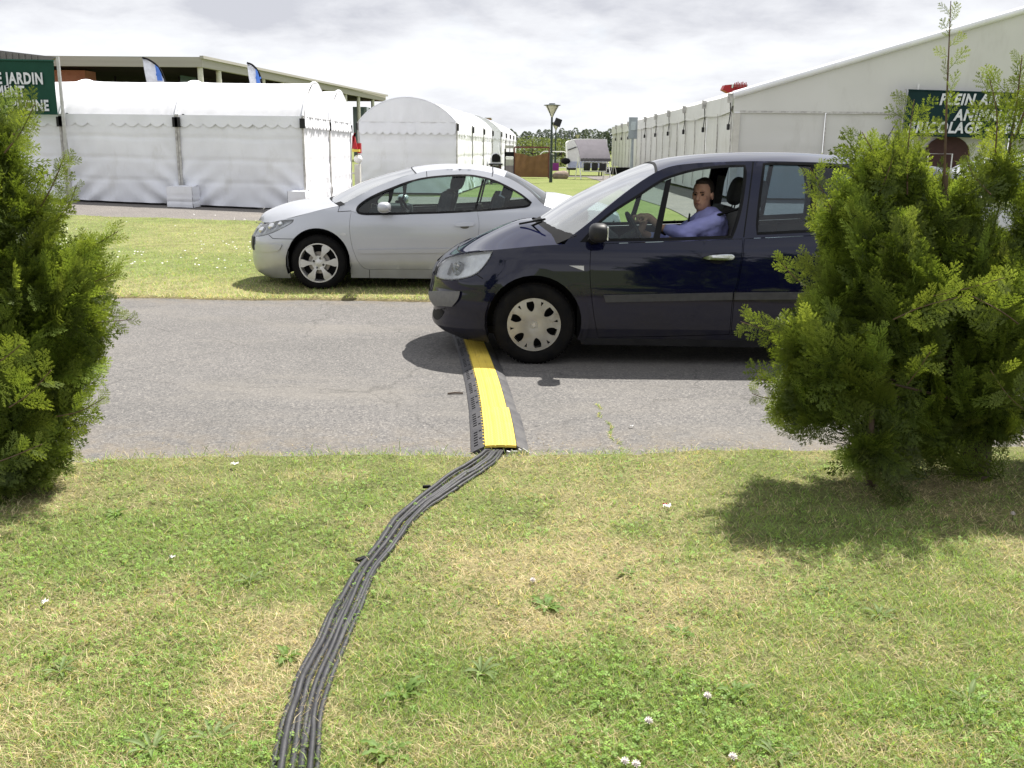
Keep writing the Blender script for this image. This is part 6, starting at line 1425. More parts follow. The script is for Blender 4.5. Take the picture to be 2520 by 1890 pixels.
def conifer(label, base, trunk, lobes, shoots, group, n_out, seed, n_pl=230):
    """lobes: (cx,cy,cz, rx,ry,rz, weight); shoots: (start, end, radius, nsprays)"""
    rg = np.random.default_rng(seed)
    root = thing('conifer_shrub', label, 'conifer', base, group); B = np.array(base)
    mb = MB(); tops = []
    for pts, r_ in trunk:
        mb = MB(); C = along(cr(np.array(pts), False), 14); C = along(cr(np.array(pts), False), 40); mb = MB(); mb.tube(C, np.linspace(r_, r_*.13, 40)*(1+.06*np.sin(np.arange(40)*.8)+.28*np.exp(-np.arange(40)/3.5)), 20); V_ = mb.v[0]; V_ += np.array([noise.noise_vector(Vector((v[0]*26, v[1]*26, v[2]*6))) for v in V_])*r_*.22; mb.build('trunk', m_bark, root, True)
    L_ = np.array(lobes); w = L_[:, 6]/L_[:, 6].sum(); Ps, Ds, Sz, Wm = [], [], [], []
    li = rg.choice(len(L_), n_out, p=w)
    g = rg.normal(size=(n_out, 3)); g /= np.linalg.norm(g, axis=1)[:, None]
    lum = 1+.16*(fbm(g[:, 0]*2+li*3, g[:, 2]*3+g[:, 1]*2, 1.7, 3, seed)-.5)*2
    rad = (1-np.abs(rg.normal(size=n_out))*.20).clip(.25, 1.02)*lum
    P = L_[li, :3]+g*L_[li, 3:6]*rad[:, None]
    # keep near the union surface: drop points deep inside other lobes
    deep = np.zeros(n_out)
    for k in range(len(L_)): 
        q = np.linalg.norm((P-L_[k, :3])/L_[k, 3:6], axis=1); deep = np.maximum(deep, 1-q)
    keep = (deep < .42) | (rg.random(n_out) < .12)
    keep &= P[:, 2] > .05
    P = P[keep]; gg = g[keep]; li = li[keep]
    ctr = np.stack([B[0]+0*P[:, 0], B[1]+0*P[:, 0], P[:, 2]*.75], 1)
    o = P-ctr; o /= np.linalg.norm(o, axis=1)[:, None]+1e-6
    hfrac = P[:, 2:3]/2.2
    D_ = o*(1.0-.25*hfrac)+gg*.35+np.array([0, 0, .30])+np.array([0, 0, .5])*hfrac+rg.normal(size=P.shape)*.33
    low = P[:, 2] < .45; D_[low, 2] -= .45
    U = np.cross(D_, np.array([0, 0, 1.0]))+rg.normal(size=P.shape)*.5; U = np.cross(U, D_)+rg.normal(size=P.shape)*.45
    sz = .085+.08*rg.random(len(P))
    Dn = D_/np.linalg.norm(D_, axis=1)[:, None]
    Ps.append(P-Dn*sz[:, None]*.8); Ds.append(Dn); Us = [U]; Sz.append(sz); Wm.append(.1*rg.random(len(P)))
    # plumes: outward and upward sweeping branch ends carrying alternate sprays
    npl = int(n_pl); ii = rg.choice(len(P), npl); 
    Gn = [.55+.4*rg.random(len(P))]  # colour gain darkens filler and varies plumes to suggest shaded hollows
    for k in ii:
        tipp = P[k]+Dn[k]*(.03+.15*rg.random()**1.5); ax = D_[k]*.8+np.array([0, 0, .55 if P[k][2] > .5 else .05])+rg.normal(size=3)*.18; ax /= np.linalg.norm(ax); Ln = .24+.26*rg.random(); a_ = tipp-ax*Ln; ns = 17
        t = (np.arange(ns)+.5*rg.random(ns))/ns; bend = np.array([0, 0, -1.0])*(.06*Ln); p = a_+(tipp-a_)*t[:, None]+bend*(t*(1-t)*4)[:, None]
        tc_ = np.array([0, -1.0, 0])*.6+rg.normal(size=3)*.6; s_ = np.cross(ax, tc_); s_ /= np.linalg.norm(s_)+1e-9; sd_ = np.where(np.arange(ns) % 2 == 0, 1, -1)[:, None]
        d = ax*.95+s_*sd_*(.62-.3*t[:, None])+rg.normal(size=(ns, 3))*.13; nn_ = np.cross(s_, ax)
        Ps.append(p); Ds.append(d); Us.append(np.tile(nn_, (ns, 1))+rg.normal(size=(ns, 3))*.2); Sz.append(np.minimum(Ln, .42)*(.46-.26*t)*(.75+.45*rg.random(ns))+.02); Wm.append(np.full(ns, .15+.85*rg.random()**2)*(.5+.5*t)); Gn.append(np.full(ns, .6+1.0*rg.random()**1.4)*(.75+.5*t))
    # shoots: a reddish stem with sprays alternating
    for (a, b, r_, ns) in shoots:
        a = np.array(a); b = np.array(b); C = along(cr(np.array([a, a*.5+b*.5+rg.normal(size=3)*.012, b]), False), 10)
        mb = MB(); mb.tube(C, np.linspace(r_*.62, .0018, 10), 6); mb.build('shoot', m_twig, root, True)
        ax = (b-a)/np.linalg.norm(b-a); Ln = np.linalg.norm(b-a)
        t = (np.arange(ns)+rg.random(ns)*.6)/ns; t = (.05 if Ln < .5 else .18)+.9*t*(1 if Ln < .5 else .9); p = a+(b-a)*t[:, None]
        side = np.where(np.arange(ns) % 2 == 0, 1, -1)[:, None]; az = rg.normal(size=(ns, 3))*.35
        s_ = np.cross(ax, np.array([0, -1.0, 0])); s_ /= np.linalg.norm(s_); d = ax*.95+s_*side*.55+az
        Ps.append(p); Ds.append(d); Us.append(np.cross(d, np.cross(d, np.array([0, -1., 0])))*-1+rg.normal(size=(ns, 3))*.3)
        Sz.append(np.minimum(Ln, .42)*(.34-.20*t if Ln > .6 else .50-.28*t)*(.6+.6*rg.random(ns))*.8+.03); Wm.append(.2+.4*rg.random(ns)); Gn.append(np.full(ns, .95))
    P = np.concatenate(Ps); D_ = np.concatenate(Ds); U = np.concatenate(Us); sz = np.concatenate(Sz); wm_ = np.concatenate(Wm)
    V, Q, C = place_fronds(P, D_, U, sz, wm_, np.concatenate(Gn)); V[:, 2] = np.maximum(V[:, 2], .03)
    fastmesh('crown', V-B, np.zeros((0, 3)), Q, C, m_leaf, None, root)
    # inner brown twigs and a core of foliage darkened in colour for inner shade
    mb = MB(); k = 90
    ii = rg.choice(len(Ps[0]), k)
    for i in ii:
        e = Ps[0][i]; s_ = np.array([B[0]+.04*rg.normal(), B[1]+.04*rg.normal(), max(.12, e[2]*.6)]); m_ = (s_+e)/2+rg.normal(size=3)*.04; m_[2] -= .03
        mb.tube(cr(np.array([s_, m_, e]), False, k=3), np.linspace(.009, .003, 7), 4, cap=False)
    mb.build('inner_branches', m_bark, root, True, kind='stuff')
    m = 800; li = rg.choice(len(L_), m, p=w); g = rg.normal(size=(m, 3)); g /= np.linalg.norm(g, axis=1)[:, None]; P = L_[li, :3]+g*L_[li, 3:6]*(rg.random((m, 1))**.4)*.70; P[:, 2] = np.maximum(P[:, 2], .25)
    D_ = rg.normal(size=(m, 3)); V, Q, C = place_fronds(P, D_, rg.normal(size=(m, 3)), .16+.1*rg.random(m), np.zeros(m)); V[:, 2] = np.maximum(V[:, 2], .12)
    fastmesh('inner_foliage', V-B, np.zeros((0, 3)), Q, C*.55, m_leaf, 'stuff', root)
    return root
def lobe(px, py, D, rx, rz, ry=None, w=1.0):
    """view pixel centre, distance, radii in view pixels"""
    p = atP(px, py, D); s_ = D*1.03/2085; rx -= 34; rz -= 42; return (p[0], p[1], p[2], rx*s_, ry if ry else rx*s_*.95, rz*s_, w)
# right shrub
DR = 4.62
bR = GP(2085, 1035)
Rl = [lobe(1890, 640, DR-.1, 150, 235, w=2.4), lobe(1800, 760, DR-.2, 140, 130, w=1.3), lobe(1740, 860, DR-.05, 85, 80, w=.6), lobe(1850, 480, DR, 90, 115, w=.8), lobe(1980, 520, DR+.1, 120, 190, w=1.4),
      lobe(2060, 760, DR+.15, 170, 200, w=1.5), lobe(1930, 850, DR, 130, 100, w=1.0), lobe(1880, 970, DR-.25, 45, 75, w=.45), lobe(2110, 870, DR+.1, 155, 115, w=1.1), lobe(2130, 690, DR-.05, 110, 160, w=1.0), lobe(1990, 930, DR, 110, 90, w=.5), lobe(2050, 445, DR+.15, 85, 90, w=.5), lobe(2120, 560, DR+.2, 90, 130, w=.6), lobe(2165, 375, DR+.15, 62, 85, w=.18), lobe(1960, 370, DR, 62, 80, w=.25), lobe(1880, 380, DR, 50, 70, w=.15)]
def sh(a, b, D0, D1, r_, n): return (tuple(atP(*a, D0)), tuple(atP(*b, D1)), r_, n)
Rs = [sh((2040, 380), (2054, 2), DR, DR-.05, .010, 12), sh((1950, 480), (1862, 285), DR, DR-.1, .006, 12), sh((1985, 470), (1905, 300), DR+.05, DR, .006, 12), sh((1800, 460), (1750, 362), DR, DR, .005, 10),
      sh((1960, 420), (1975, 215), DR-.05, DR-.15, .006, 14), sh((1880, 450), (1935, 320), DR-.05, DR-.15, .005, 12), sh((1720, 720), (1600, 695), DR-.1, DR-.15, .005, 12), sh((1740, 620), (1680, 555), DR, DR, .005, 9),
      sh((1760, 840), (1632, 815), DR, DR, .005, 10), sh((1700, 860), (1625, 850), DR, DR, .005, 8), sh((2010, 640), (2170, 600), DR-.3, DR-.55, .005, 9), sh((1930, 690), (2080, 640), DR-.4, DR-.6, .005, 12), sh((1960, 830), (2010, 760), DR-.4, DR-.6, .005, 8)]
tk = [([(bR[0]+.02, bR[1], -.05), (bR[0]+.03, bR[1], .25), tuple(atP(2065, 830, DR+.05)), tuple(atP(2045, 560, DR+.05)), tuple(atP(2041, 380, DR))], .075),
      ([(bR[0]+.05, bR[1]+.02, .12), (bR[0]+.12, bR[1], .32), tuple(atP(2180, 860, DR)), tuple(atP(2240, 780, DR+.1))], .04), ([tuple(GP(1885, 1045)-np.array([0, 0, .05])), tuple(atP(1880, 960, DR-.25)), tuple(atP(1895, 700, DR-.1))], .028)]
conifer('bushy green conifer right of the cable ramp with a thin leader shoot on top', tuple(bR), tk, Rl, Rs, 'conifer shrubs along the road', 4200, 5, 300)
# second conifer on the right, cut by the frame
bR2 = np.array([bR[0]+.52, bR[1]+.12, 0])
pR2 = lambda dx, z, rx, rz, w, dy=0: (bR2[0]+dx, bR2[1]+dy, z, rx, rx*.9, rz, w)
R2 = [pR2(-.02, 1.34, .36, .30, 1.7), pR2(-.14, .98, .38, .36, 1.7), pR2(.25, .8, .5, .4, .8), pR2(.02, .58, .38, .22, 1.1), pR2(.10, 1.55, .26, .20, .7), pR2(-.04, 1.80, .10, .16, .12)]
R2s = [sh((2180, 330), (2208, 120), DR+.1, DR, .009, 10), sh((2150, 330), (2135, 160), DR+.1, DR, .006, 12), sh((2190, 300), (2250, 110), DR+.1, DR, .008, 14), sh((2140, 420), (2085, 330), DR, DR-.1, .006, 10), sh((2200, 700), (2100, 640), DR-.2, DR-.45, .005, 9), sh((2230, 900), (2140, 800), DR-.2, DR-.4, .005, 9)]
conifer('conifer at the right edge cut off by the frame', tuple(bR2), [([tuple(bR2-np.array([0, 0, .05])), tuple(bR2+np.array([.02, 0, .8])), tuple(bR2+np.array([0, 0, 1.7]))], .06)], R2, R2s, 'conifer shrubs along the road', 3600, 6, 170)
# left shrub
DL = 4.42
bL = GP(-60, 1060); bL = np.array([bL[0], bL[1], 0])
Ll = [lobe(-50, 560, DL, 160, 270, w=2.4), lobe(105, 640, DL, 115, 150, w=1.9), lobe(15, 830, DL-.05, 165, 150, w=1.7), lobe(-30, 330, DL+.05, 85, 130, w=1.0), lobe(25, 470, DL, 85, 110, w=1.0), lobe(150, 740, DL+.05, 85, 100, w=.7),
      lobe(-20, 1000, DL-.05, 120, 90, w=.9), lobe(60, 990, DL-.05, 85, 85, w=.5), lobe(-150, 700, DL, 180, 280, w=1.4), lobe(85, 920, DL, 85, 70, w=.5)]
Ls = [sh((80, 460), (140, 335), DL, DL, .006, 11), sh((150, 560), (255, 500), DL, DL, .005, 12), sh((20, 300), (60, 215), DL, DL, .006, 10), sh((170, 700), (285, 690), DL, DL, .005, 12), sh((10, 330), (75, 225), DL-.1, DL-.2, .006, 10),
      sh((120, 480), (165, 400), DL, DL, .005, 9), sh((150, 620), (250, 590), DL, DL, .005, 10), sh((120, 900), (225, 860), DL-.2, DL-.3, .005, 10), sh((20, 880), (110, 800), DL-.4, DL-.6, .005, 10), sh((-10, 1000), (90, 960), DL-.4, DL-.5, .005, 10), sh((-40, 800), (50, 740), DL-.45, DL-.65, .005, 10)]
conifer('bushy green conifer at the left edge overlapping the JARDIN banner', tuple(bL), [([tuple(bL-np.array([0, 0, .05])), tuple(bL+np.array([.02, 0, .9])), tuple(bL+np.array([.0, 0, 2.0]))], .07)], Ll, Ls, 'conifer shrubs along the road', 3600, 8, 250)
# ------------------------------------------------------------------ cable ramp
cl_l = [GP(*p) for p in ((1042, 982), (1040, 930), (1036, 880), (1028, 835), (1018, 795), (1007, 757), (998, 730))]
cl_r = [GP(*p) for p in ((1116, 980), (1106, 930), (1092, 880), (1079, 835), (1066, 800), (1054, 770), (1042, 745))]
Cn = np.array([(a+b)/2 for a, b in zip(cl_l, cl_r)]); Cn[:, 2] = 0
Cn = np.vstack([Cn, [Cn[-1]+(Cn[-1]-Cn[-2])/np.linalg.norm(Cn[-1]-Cn[-2])*q for q in (.5, 1.1, 1.8, 2.6)]])
Cc = cr(Cn, False, k=20); cum = np.r_[0, np.cumsum(np.linalg.norm(np.diff(Cc, axis=0), axis=1))]
def ramp_seg(s0, s1, label, shift=0.0, wy=.155):
    """profile across: black left ramp, yellow lid, black right ramp"""
    def frame(s_):
        p = np.array([np.interp(s_, cum, Cc[:, k]) for k in range(3)]); q = np.array([np.interp(s_+.05, cum, Cc[:, k]) for k in range(3)]); t = (q-p)/np.linalg.norm(q-p); return p, t, np.array([t[1], -t[0], 0])
    p, t, n_ = frame((s0+s1)/2); r_ = thing('cable_ramp', label, 'cable ramp', (p[0], p[1], 0), 'chained cable ramps across the road')
    def pt(s_, w_, z_): 
        p, t, n_ = frame(s_); q = p+n_*(w_+shift); return (q[0], q[1], z_)
    N_ = 40; ss = np.linspace(s0+.002, s1-.002, N_); wl = wy/2; we = wl+.078; zt = .05
    zr = lambda w_: .006+(zt-.004-.006)*max(0, (we-abs(w_))/(we-wl))**.85
    # left ramp with slots
    rows = [-we, -we+.018, -we+.040, -we+.048, -we+.062, -wl-.004]; mb = MB(); ns = int((s1-s0)/.050); sg_ = np.linspace(s0+.002, s1-.002, ns*2+1)
    for i in range(ns*2):
        a, b = sg_[i], sg_[i+1]
        for j in range(5):
            slot = (j in (1, 3)) and (i % 2 == 1) and 2 < i < ns*2-2 and abs(i-ns) > 1 and (j == 1 or i % 6 == 1)
            w0, w1 = rows[j], rows[j+1]; z0, z1 = zr(w0), zr(w1); d = .010 if slot else 0
            if slot:
                mb.add([pt(a, w0, max(z0-d, .001)), pt(b, w0, max(z0-d, .001)), pt(b, w1, z1-d), pt(a, w1, z1-d), pt(a, w0, z0), pt(b, w0, z0), pt(b, w1, z1), pt(a, w1, z1)], [(0, 1, 2, 3), (0, 4, 5, 1), (1, 5, 6, 2), (2, 6, 7, 3), (3, 7, 4, 0)])
            else: mb.add([pt(a, w0, z0), pt(b, w0, z0), pt(b, w1, z1), pt(a, w1, z1)], [(0, 1, 2, 3)])
    for w_ in (-we, -wl-.004): mb.add([pt(s_, w_, z_) for s_ in ss for z_ in (0.0, zr(w_))], [(2*i, 2*i+1, 2*i+3, 2*i+2) for i in range(N_-1)])
    for s_ in (ss[0], ss[-1]): mb.add([pt(s_, -we, 0), pt(s_, -wl-.004, 0), pt(s_, -wl-.004, zr(-wl-.004)), pt(s_, -we, zr(-we))], [(0, 1, 2, 3)])
    mb.build('side_ramp', m_ramp, r_)
    P = np.array([[pt(s_, w_, z_) for (w_, z_) in ((wl+.004, 0), (wl+.004, zr(wl)), (wl+.02, zr(wl+.02)), (wl+.05, zr(wl+.05)), (we-.006, .006), (we-.006, 0))] for s_ in ss]); mb = MB(); mb.grid(P)
    for s_ in (0, -1): mb.add(P[s_], [tuple(range(6))])
    mb.build('side_ramp', m_ramp2, r_, True)
    # yellow lid, slightly domed, three long grooves
    ws = np.linspace(-wl, wl, 25); P = np.array([[pt(s_, w_, zt+.004*(1-(w_/wl)**2)-(.0025 if abs(abs(w_)-wl*.33) < .004 else 0)) for w_ in ws] for s_ in np.linspace(s0, s1-.003, 60)]); mb = MB(); mb.grid(P)
    for a in (0, -1):
        mb.add([*P[a], *(P[a]-np.array([0, 0, .014]))], [(i, i+1, i+26, i+25) for i in range(24)])
    for c_ in (0, -1): mb.add([*P[:, c_], *(P[:, c_]-np.array([0, 0, .014]))], [(i, i+1, i+61, i+60) for i in range(59)])
    lid = mb.build('lid', m_yellow, r_)
    mb = MB()
    for s_ in np.arange(s0+.012, s1-.01, .017):
        for k, w_ in enumerate(np.linspace(-wl+.014, wl-.014, 9)):
            w2 = w_+(.005 if int(s_/.017) % 2 else 0); z_ = zt+.004*(1-(w2/wl)**2); h = .0022
            mb.add([pt(s_-.002, w2-.005, z_), pt(s_+.002, w2-.005, z_), pt(s_+.002, w2+.005, z_), pt(s_-.002, w2+.005, z_), pt(s_, w2-.0035, z_+h), pt(s_, w2+.0035, z_+h)], [(0, 1, 4), (1, 2, 5, 4), (2, 3, 5), (3, 0, 4, 5)])
    mb.build('tread', m_yellow, lid, kind='stuff')
    # base channel (dark) and hinge teeth
    mb = MB(); P = np.array([[pt(s_, w_, .001) for w_ in (-wl, wl)] for s_ in ss]); mb.grid(P); mb.build('base_plate', m_black, r_)
    for k, s_ in enumerate(np.arange(s0+.05, s1-.03, .062)):
        for w0 in ((-wl-.001,) if k % 1 == 0 else ()):
            mb = MB(); q = pt(s_, w0-.005, zt-.008); mb.box(q, (.010, .009, .006)); mb.build('hinge_tooth', m_yellow, lid)
    return r_
sgm = [(0.0, .80, 'nearest section of the yellow and black cable ramp beside the lawn'), (.80, 1.62, 'second section of the yellow and black cable ramp, half in sun'), (1.62, 2.44, 'section of cable ramp in the shade of the dark blue bumper'), (2.44, 3.26, 'section of cable ramp under the dark blue car'), (3.26, 4.08, 'cable ramp section beyond the middle of the road, under the blue car'), (4.08, 4.9, 'furthest section of cable ramp near the silver car')]
for i, (a, b, lb_) in enumerate(sgm): ramp_seg(a, b, lb_, shift=.0 if i else .006, wy=.172 if i == 0 else .155)
# torn metal edge at the right end of the ramp
q = GP(1135, 988); mb = MB()
for k in range(5): mb.box((q[0]-.02*k, q[1]+.01*random.random(), .03-.003*k), (.05, .012, .02), rz=.5*random.random()-.3, ry=random.random()*.6)
single('metal_scrap', mb, m_alu, 'bent metal strips at the right corner of the cable ramp mouth', 'metal scrap', kind=None)

# ------------------------------------------------------------------ cables
Zr2 = Zm(640, 1100, 2.1)
lf = Zr2([(1172, 36), (1100, 95), (960, 178), (820, 290), (700, 400), (600, 540), (500, 680), (380, 880), (300, 1050), (205, 1230), (150, 1400), (105, 1530), (70, 1659), (40, 1800), (20, 2000)])
rg_ = Zr2([(1255, 36), (1215, 110), (1090, 200), (950, 295), (830, 395), (715, 550), (610, 680), (530, 880), (430, 1110), (350, 1330), (315, 1480), (310, 1560), (305, 1659), (300, 1800), (300, 2000)])
LfG = cr(np.array([G(*p) for p in lf]), False, k=8); RgG = cr(np.array([G(*p) for p in rg_]), False, k=8)
nc = 8; Nn = len(LfG)
order = [0.04, .18, .32, .46, .59, .72, .85, .97]
desc = ['outermost black cable on the left side of the bundle', 'black cable second from the left in the bundle', 'black cable third from the left in the bundle', 'black cable left of the middle of the bundle', 'black cable right of the middle of the bundle', 'black cable third from the right in the bundle', 'black cable second from the right in the bundle', 'outermost black cable on the right side of the bundle']
for c in range(nc):
    rr = .0106 if c in (1, 3, 5) else .0088; P = []
    for i in range(Nn):
        f = i/(Nn-1); w = order[c]+.055*math.sin(f*7+c*2.1)+.03*math.sin(f*17+c*4.3)+(.20*math.exp(-((f-.36)/.09)**2)*(.5-order[c]) if c in (1, 4) else 0)
        w = min(max(w, 0.02), .98); p = LfG[i]*(1-w)+RgG[i]*w
        zz_ = rr+.028+.012*(c in (1, 4, 6))*(.6+.4*math.sin(f*9+c))+float(smallz(p[0], p[1]))*.7
        if i < 4: zz_ = max(rr+.004, zz_*(i/4)+(rr+.006)*(1-i/4))
        P.append((p[0], p[1], zz_))
    P = np.array(P); st = np.array([P[0, 0]+.0, P[0, 1], rr+.006])
    # run on inside the ramp channel
    ext = [np.array([np.interp(s_, cum, Cc[:, 0]), np.interp(s_, cum, Cc[:, 1]), rr+.006])+np.array([(order[c]-.5)*.13, 0, 0]) for s_ in (1.2, .8, .4, .08)]
    C = cr(np.vstack([ext, P[1:]]), False, k=2)
    mb = MB(); mb.tube(C, rr, 10); o = single('cable', mb, m_cable, desc[c], 'cable', True, 'cables leading out of the ramp')
p = G(*Zr2([(525, 635)])[0]); mb = MB(); mb.box((p[0], p[1], .045), (.05, .02, .018), rz=.8, bev=.005); single('cable_tie', mb, m_black, 'small black tie knotted round the left cables', 'cable tie')
p = G(*Zr2([(862, 250)])[0]); mb = MB(); mb.box((p[0], p[1], .045), (.04, .016, .016), rz=.2, bev=.005); single('cable_tie', mb, m_black, 'black cable tie nearer the road, left of the bundle', 'cable tie')

# ------------------------------------------------------------------ litter, stick, weeds, clover heads
def scrap(px, py, w, h, lab, m=m_paper, nm='paper_scrap'):
    p = GP(px, py); mb = MB(); n = 7; P = np.zeros((n, 4, 3)); z0 = .04 if py > 990 else .002
    for i in range(n):
        for j in range(4): P[i, j] = (p[0]+.7*w*(i/(n-1)-.5), p[1]+.7*h*(j/3-.5)+.3*h*math.sin(i*1.3), z0+.006+.012*abs(math.sin(i*1.7+j*2.1)))
    mb.grid(P); single(nm, mb, m, lab, 'litter', False)
scrap(508, 1022, .05, .035, 'white scrap of paper on the lawn near the road, left of the ramp')
scrap(1440, 1115, .055, .04, 'white crumpled scrap on the lawn below the right conifer')
scrap(1435, 1112, .03, .015, 'small red scrap lying on the white one', m_red)
scrap(957, 976, .03, .012, 'tiny pale scrap on the asphalt left of the ramp mouth')
scrap(1364, 925, .035, .02, 'tiny pale scrap on the asphalt right of the ramp')
scrap(374, 1229, .03, .02, 'tiny white scrap in the grass on the left')
scrap(100, 1328, .025, .03, 'pale beige scrap in the grass at the far left')
p = GP(983, 852); mb = MB(); mb.tube([(p[0]-.05, p[1]-.01, .008), (p[0], p[1], .012), (p[0]+.055, p[1]+.008, .008)], [.006, .0075, .006], 6); single('stick', mb, m_stick, 'short brown stick lying on the asphalt left of the ramp', 'stick')
heads = [(1528, 1506, 'white clover head nearest the middle of the lower right lawn'), (1401, 1560, 'white clover head alone below the bare patch'), (1350, 1648, 'left one of two white clover heads at the bottom edge'), (1374, 1654, 'right one of two white clover heads at the bottom edge'), (1583, 1638, 'white clover head near the bottom, right of the pair'), (1151, 1256, 'white clover head on the dry grass right of the cables'), (2188, 1112, 'white clover head in the shade by the right edge')]
m_clov = mat('clover_white', (.62, .58, .55), .8, c2=(.5, .42, .40), scale=200)
for (px, py, lb_) in heads:
    p = GP(px, py, .05); r_ = thing('clover_flower', lb_, 'flower', (p[0], p[1], .02), 'white clover heads in the lawn')
    mb = MB()
    for k in range(26):
        a = k*2.4; el = math.asin(-0.3+1.25*k/26); d = Vector((math.cos(a)*math.cos(el), math.sin(a)*math.cos(el), math.sin(el))); c = Vector((p[0], p[1], .055)); s_ = d.cross(Vector((0, 0, 1))).normalized()*.0022
        mb.add([c+d*.003-s_, c+d*.003+s_, c+d*.0125+s_*.6, c+d*.0125-s_*.6], [(0, 1, 2, 3)])
    mb.ell((p[0], p[1], .055), (.006, .006, .006), 8, 6); mb.build('petals', m_clov, r_, weld=False)
    mb = MB(); mb.tube([(p[0]+.004, p[1], .02), (p[0], p[1], .05)], .0012, 5); mb.build('stalk', m_grassb, r_)
# broad leaved weeds
def leaf_mesh(kind):
    n = 9; P = np.zeros((n, 5, 3)); 
    for i in range(n):
        t = i/(n-1); w = (.085 if kind else .13)*math.sin(math.pi*min(1, t*.9+.04))**.8*(1 if kind else (1+.5*math.sin(i*2.9)))
        for j in range(5): q = (j-2)/2; P[i, j] = (t, q*w, .28*math.sin(t*2.2)+.05*abs(q)-.08*t*t)
    mb = MB(); mb.grid(P); V = mb.v[0]; me = bpy.data.meshes.new('weed_leaf'); me.from_pydata(V.tolist(), [], mb.f); me.materials.append(m_grassb)
    a = me.color_attributes.new('Col', 'FLOAT_COLOR', 'POINT'); c = np.ones((len(V), 4), np.float32); c[:, :3] = np.array((.17, .23, .09) if kind else (.13, .21, .05))*(.8+.4*rng.random((len(V), 1))); a.data.foreach_set('color', c.ravel())
    me.polygons.foreach_set('use_smooth', [True]*len(me.polygons)); return me
LM_ = [leaf_mesh(0), leaf_mesh(1)]
weeds = [(1180, 1310, .10, 'large weed rosette on the dry patch right of the cables'), (540, 1255, .08, 'weed rosette with pale leaves left of the cable bend'), (250, 1110, .09, 'pale leaved weed on the upper left lawn'), (1040, 1450, .10, 'grey green weed at the right edge of the cables'), (870, 1500, .09, 'dark green weed rosette close right of the cables'),
         (2095, 1520, .11, 'upright weed near the right edge of the lawn'), (1470, 1370, .08, 'weed in the green turf right of the dry patch'), (330, 1620, .11, 'weed rosette at the bottom left edge'), (840, 1630, .10, 'weed rosette at the bottom just right of the cables'), (1680, 1640, .09, 'weed at the bottom edge right of the clover heads'),
         (620, 1420, .08, 'small weed at the left side of the cables'), (130, 1450, .09, 'small weed on the far left lawn'), (1350, 1240, .07, 'small weed below the middle of the road edge'), (1900, 1330, .09, 'weed below the shadow of the right conifer'), (1590, 1500, .08, 'weed beside the clover head'), (460, 1600, .10, 'weed between bottom left corner and cables')]
for i, (px, py, s_, lb_) in enumerate(weeds):
    p = GP(px, py, .03); r_ = thing('weed', lb_, 'weed', (p[0], p[1], .015), 'broad leaved weeds in the lawn')
    for k in range(9):
        o = bpy.data.objects.new('leaf', LM_[i % 2]); COL.objects.link(o); o.parent = r_; a = k*.7+random.random()*.5; sc_ = s_*(.5+.45*random.random()); o.scale = (sc_, sc_, sc_); o.rotation_euler = (0.3*(random.random()-.5), -.02-.35*random.random(), a); o.location = (0, 0, .004)
# moss tufts in the crack
# ------------------------------------------------------------------ the driver
def sdf_body(prims, name, m, voxel, parent, smooth_it=4):
    """prims: ('cap', a, b, ra, rb) tapered capsules and ('ell', c, r); joined by a voxel remesh into one surface"""
    mb = MB()
    for p in prims:
        if p[0] == 'cap':
            a, b = Vector(p[1]), Vector(p[2]); mb.tube([a, a.lerp(b, .33), a.lerp(b, .66), b], [p[3], p[3]*.67+p[4]*.33, p[3]*.33+p[4]*.67, p[4]], 14); mb.ell(a, (p[3],)*3, 14, 8); mb.ell(b, (p[4],)*3, 14, 8)
        else: mb.ell(p[1], p[2], 20, 14, 1.0, *(p[3:] if len(p) > 3 else ()))
    o = mb.build(name, m, None, True, recalc=True)
    md = o.modifiers.new('r', 'REMESH'); md.mode = 'VOXEL'; md.voxel_size = voxel
    if smooth_it: s_ = o.modifiers.new('s', 'SMOOTH'); s_.iterations = smooth_it; s_.factor = .5
    dg = bpy.context.evaluated_depsgraph_get(); me = bpy.data.meshes.new_from_object(o.evaluated_get(dg)); bpy.data.objects.remove(o)
    if parent is not None: me.transform(Matrix.Translation(-root_of(parent)))
    me.materials.clear(); return link(name, me, m, parent, True)
Z6 = Zm(1450, 400, 4.9156)
YD = YC-.37
hd = at(*Z6([(1375, 395)])[0], YD)           # middle of the head
per = thing('person', 'man in lavender shirt at the wheel looking out of the open window', 'person', (1.5, YD, .62))
def q6(x, y, dy=0.0): p = at(*Z6([(x, y)])[0], YD+dy); return Vector((p[0], p[1], p[2]))
hx, hy, hz2 = hd
yaw = R(-62)      # faces towards -y, turned from -x
def hp(f, s_, u):  # head frame: f forward, s to his left, u up
    fx, fy = math.cos(math.pi+R(55)), math.sin(math.pi+R(55)); return Vector((hx+fx*f-fy*s_*1, hy+fy*f+fx*s_*1, hz2+u))
hip = Vector((1.50, YD, .66)); chest = q6(1440, 800); neck = q6(1385, 640, .02)
head = [('ell', hp(-.012, 0, .035), (.093, .079, .098), R(55)), ('ell', hp(.018, 0, -.045), (.072, .064, .085), R(55)), ('ell', hp(.045, 0, -.092), (.030, .034, .024)), ('cap', hp(.083, 0, .012), hp(.100, 0, -.028), .009, .015), ('ell', hp(.082, 0, -.062), (.018, .026, .012), R(55)),
        ('ell', hp(.074, .030, .026), (.014, .022, .008), R(55)), ('ell', hp(.074, -.030, .026), (.014, .022, .008), R(55)), ('ell', hp(.055, .042, -.02), (.02, .02, .022)), ('ell', hp(.055, -.042, -.02), (.02, .02, .022)),
        ('ell', hp(-.005, .082, -.005), (.020, .008, .032), R(55)), ('ell', hp(-.005, -.082, -.005), (.020, .008, .032), R(55)), ('cap', hp(-.02, 0, -.07), neck, .056, .058), ('cap', neck, neck+Vector((.01, 0, -.10)), .06, .075)]
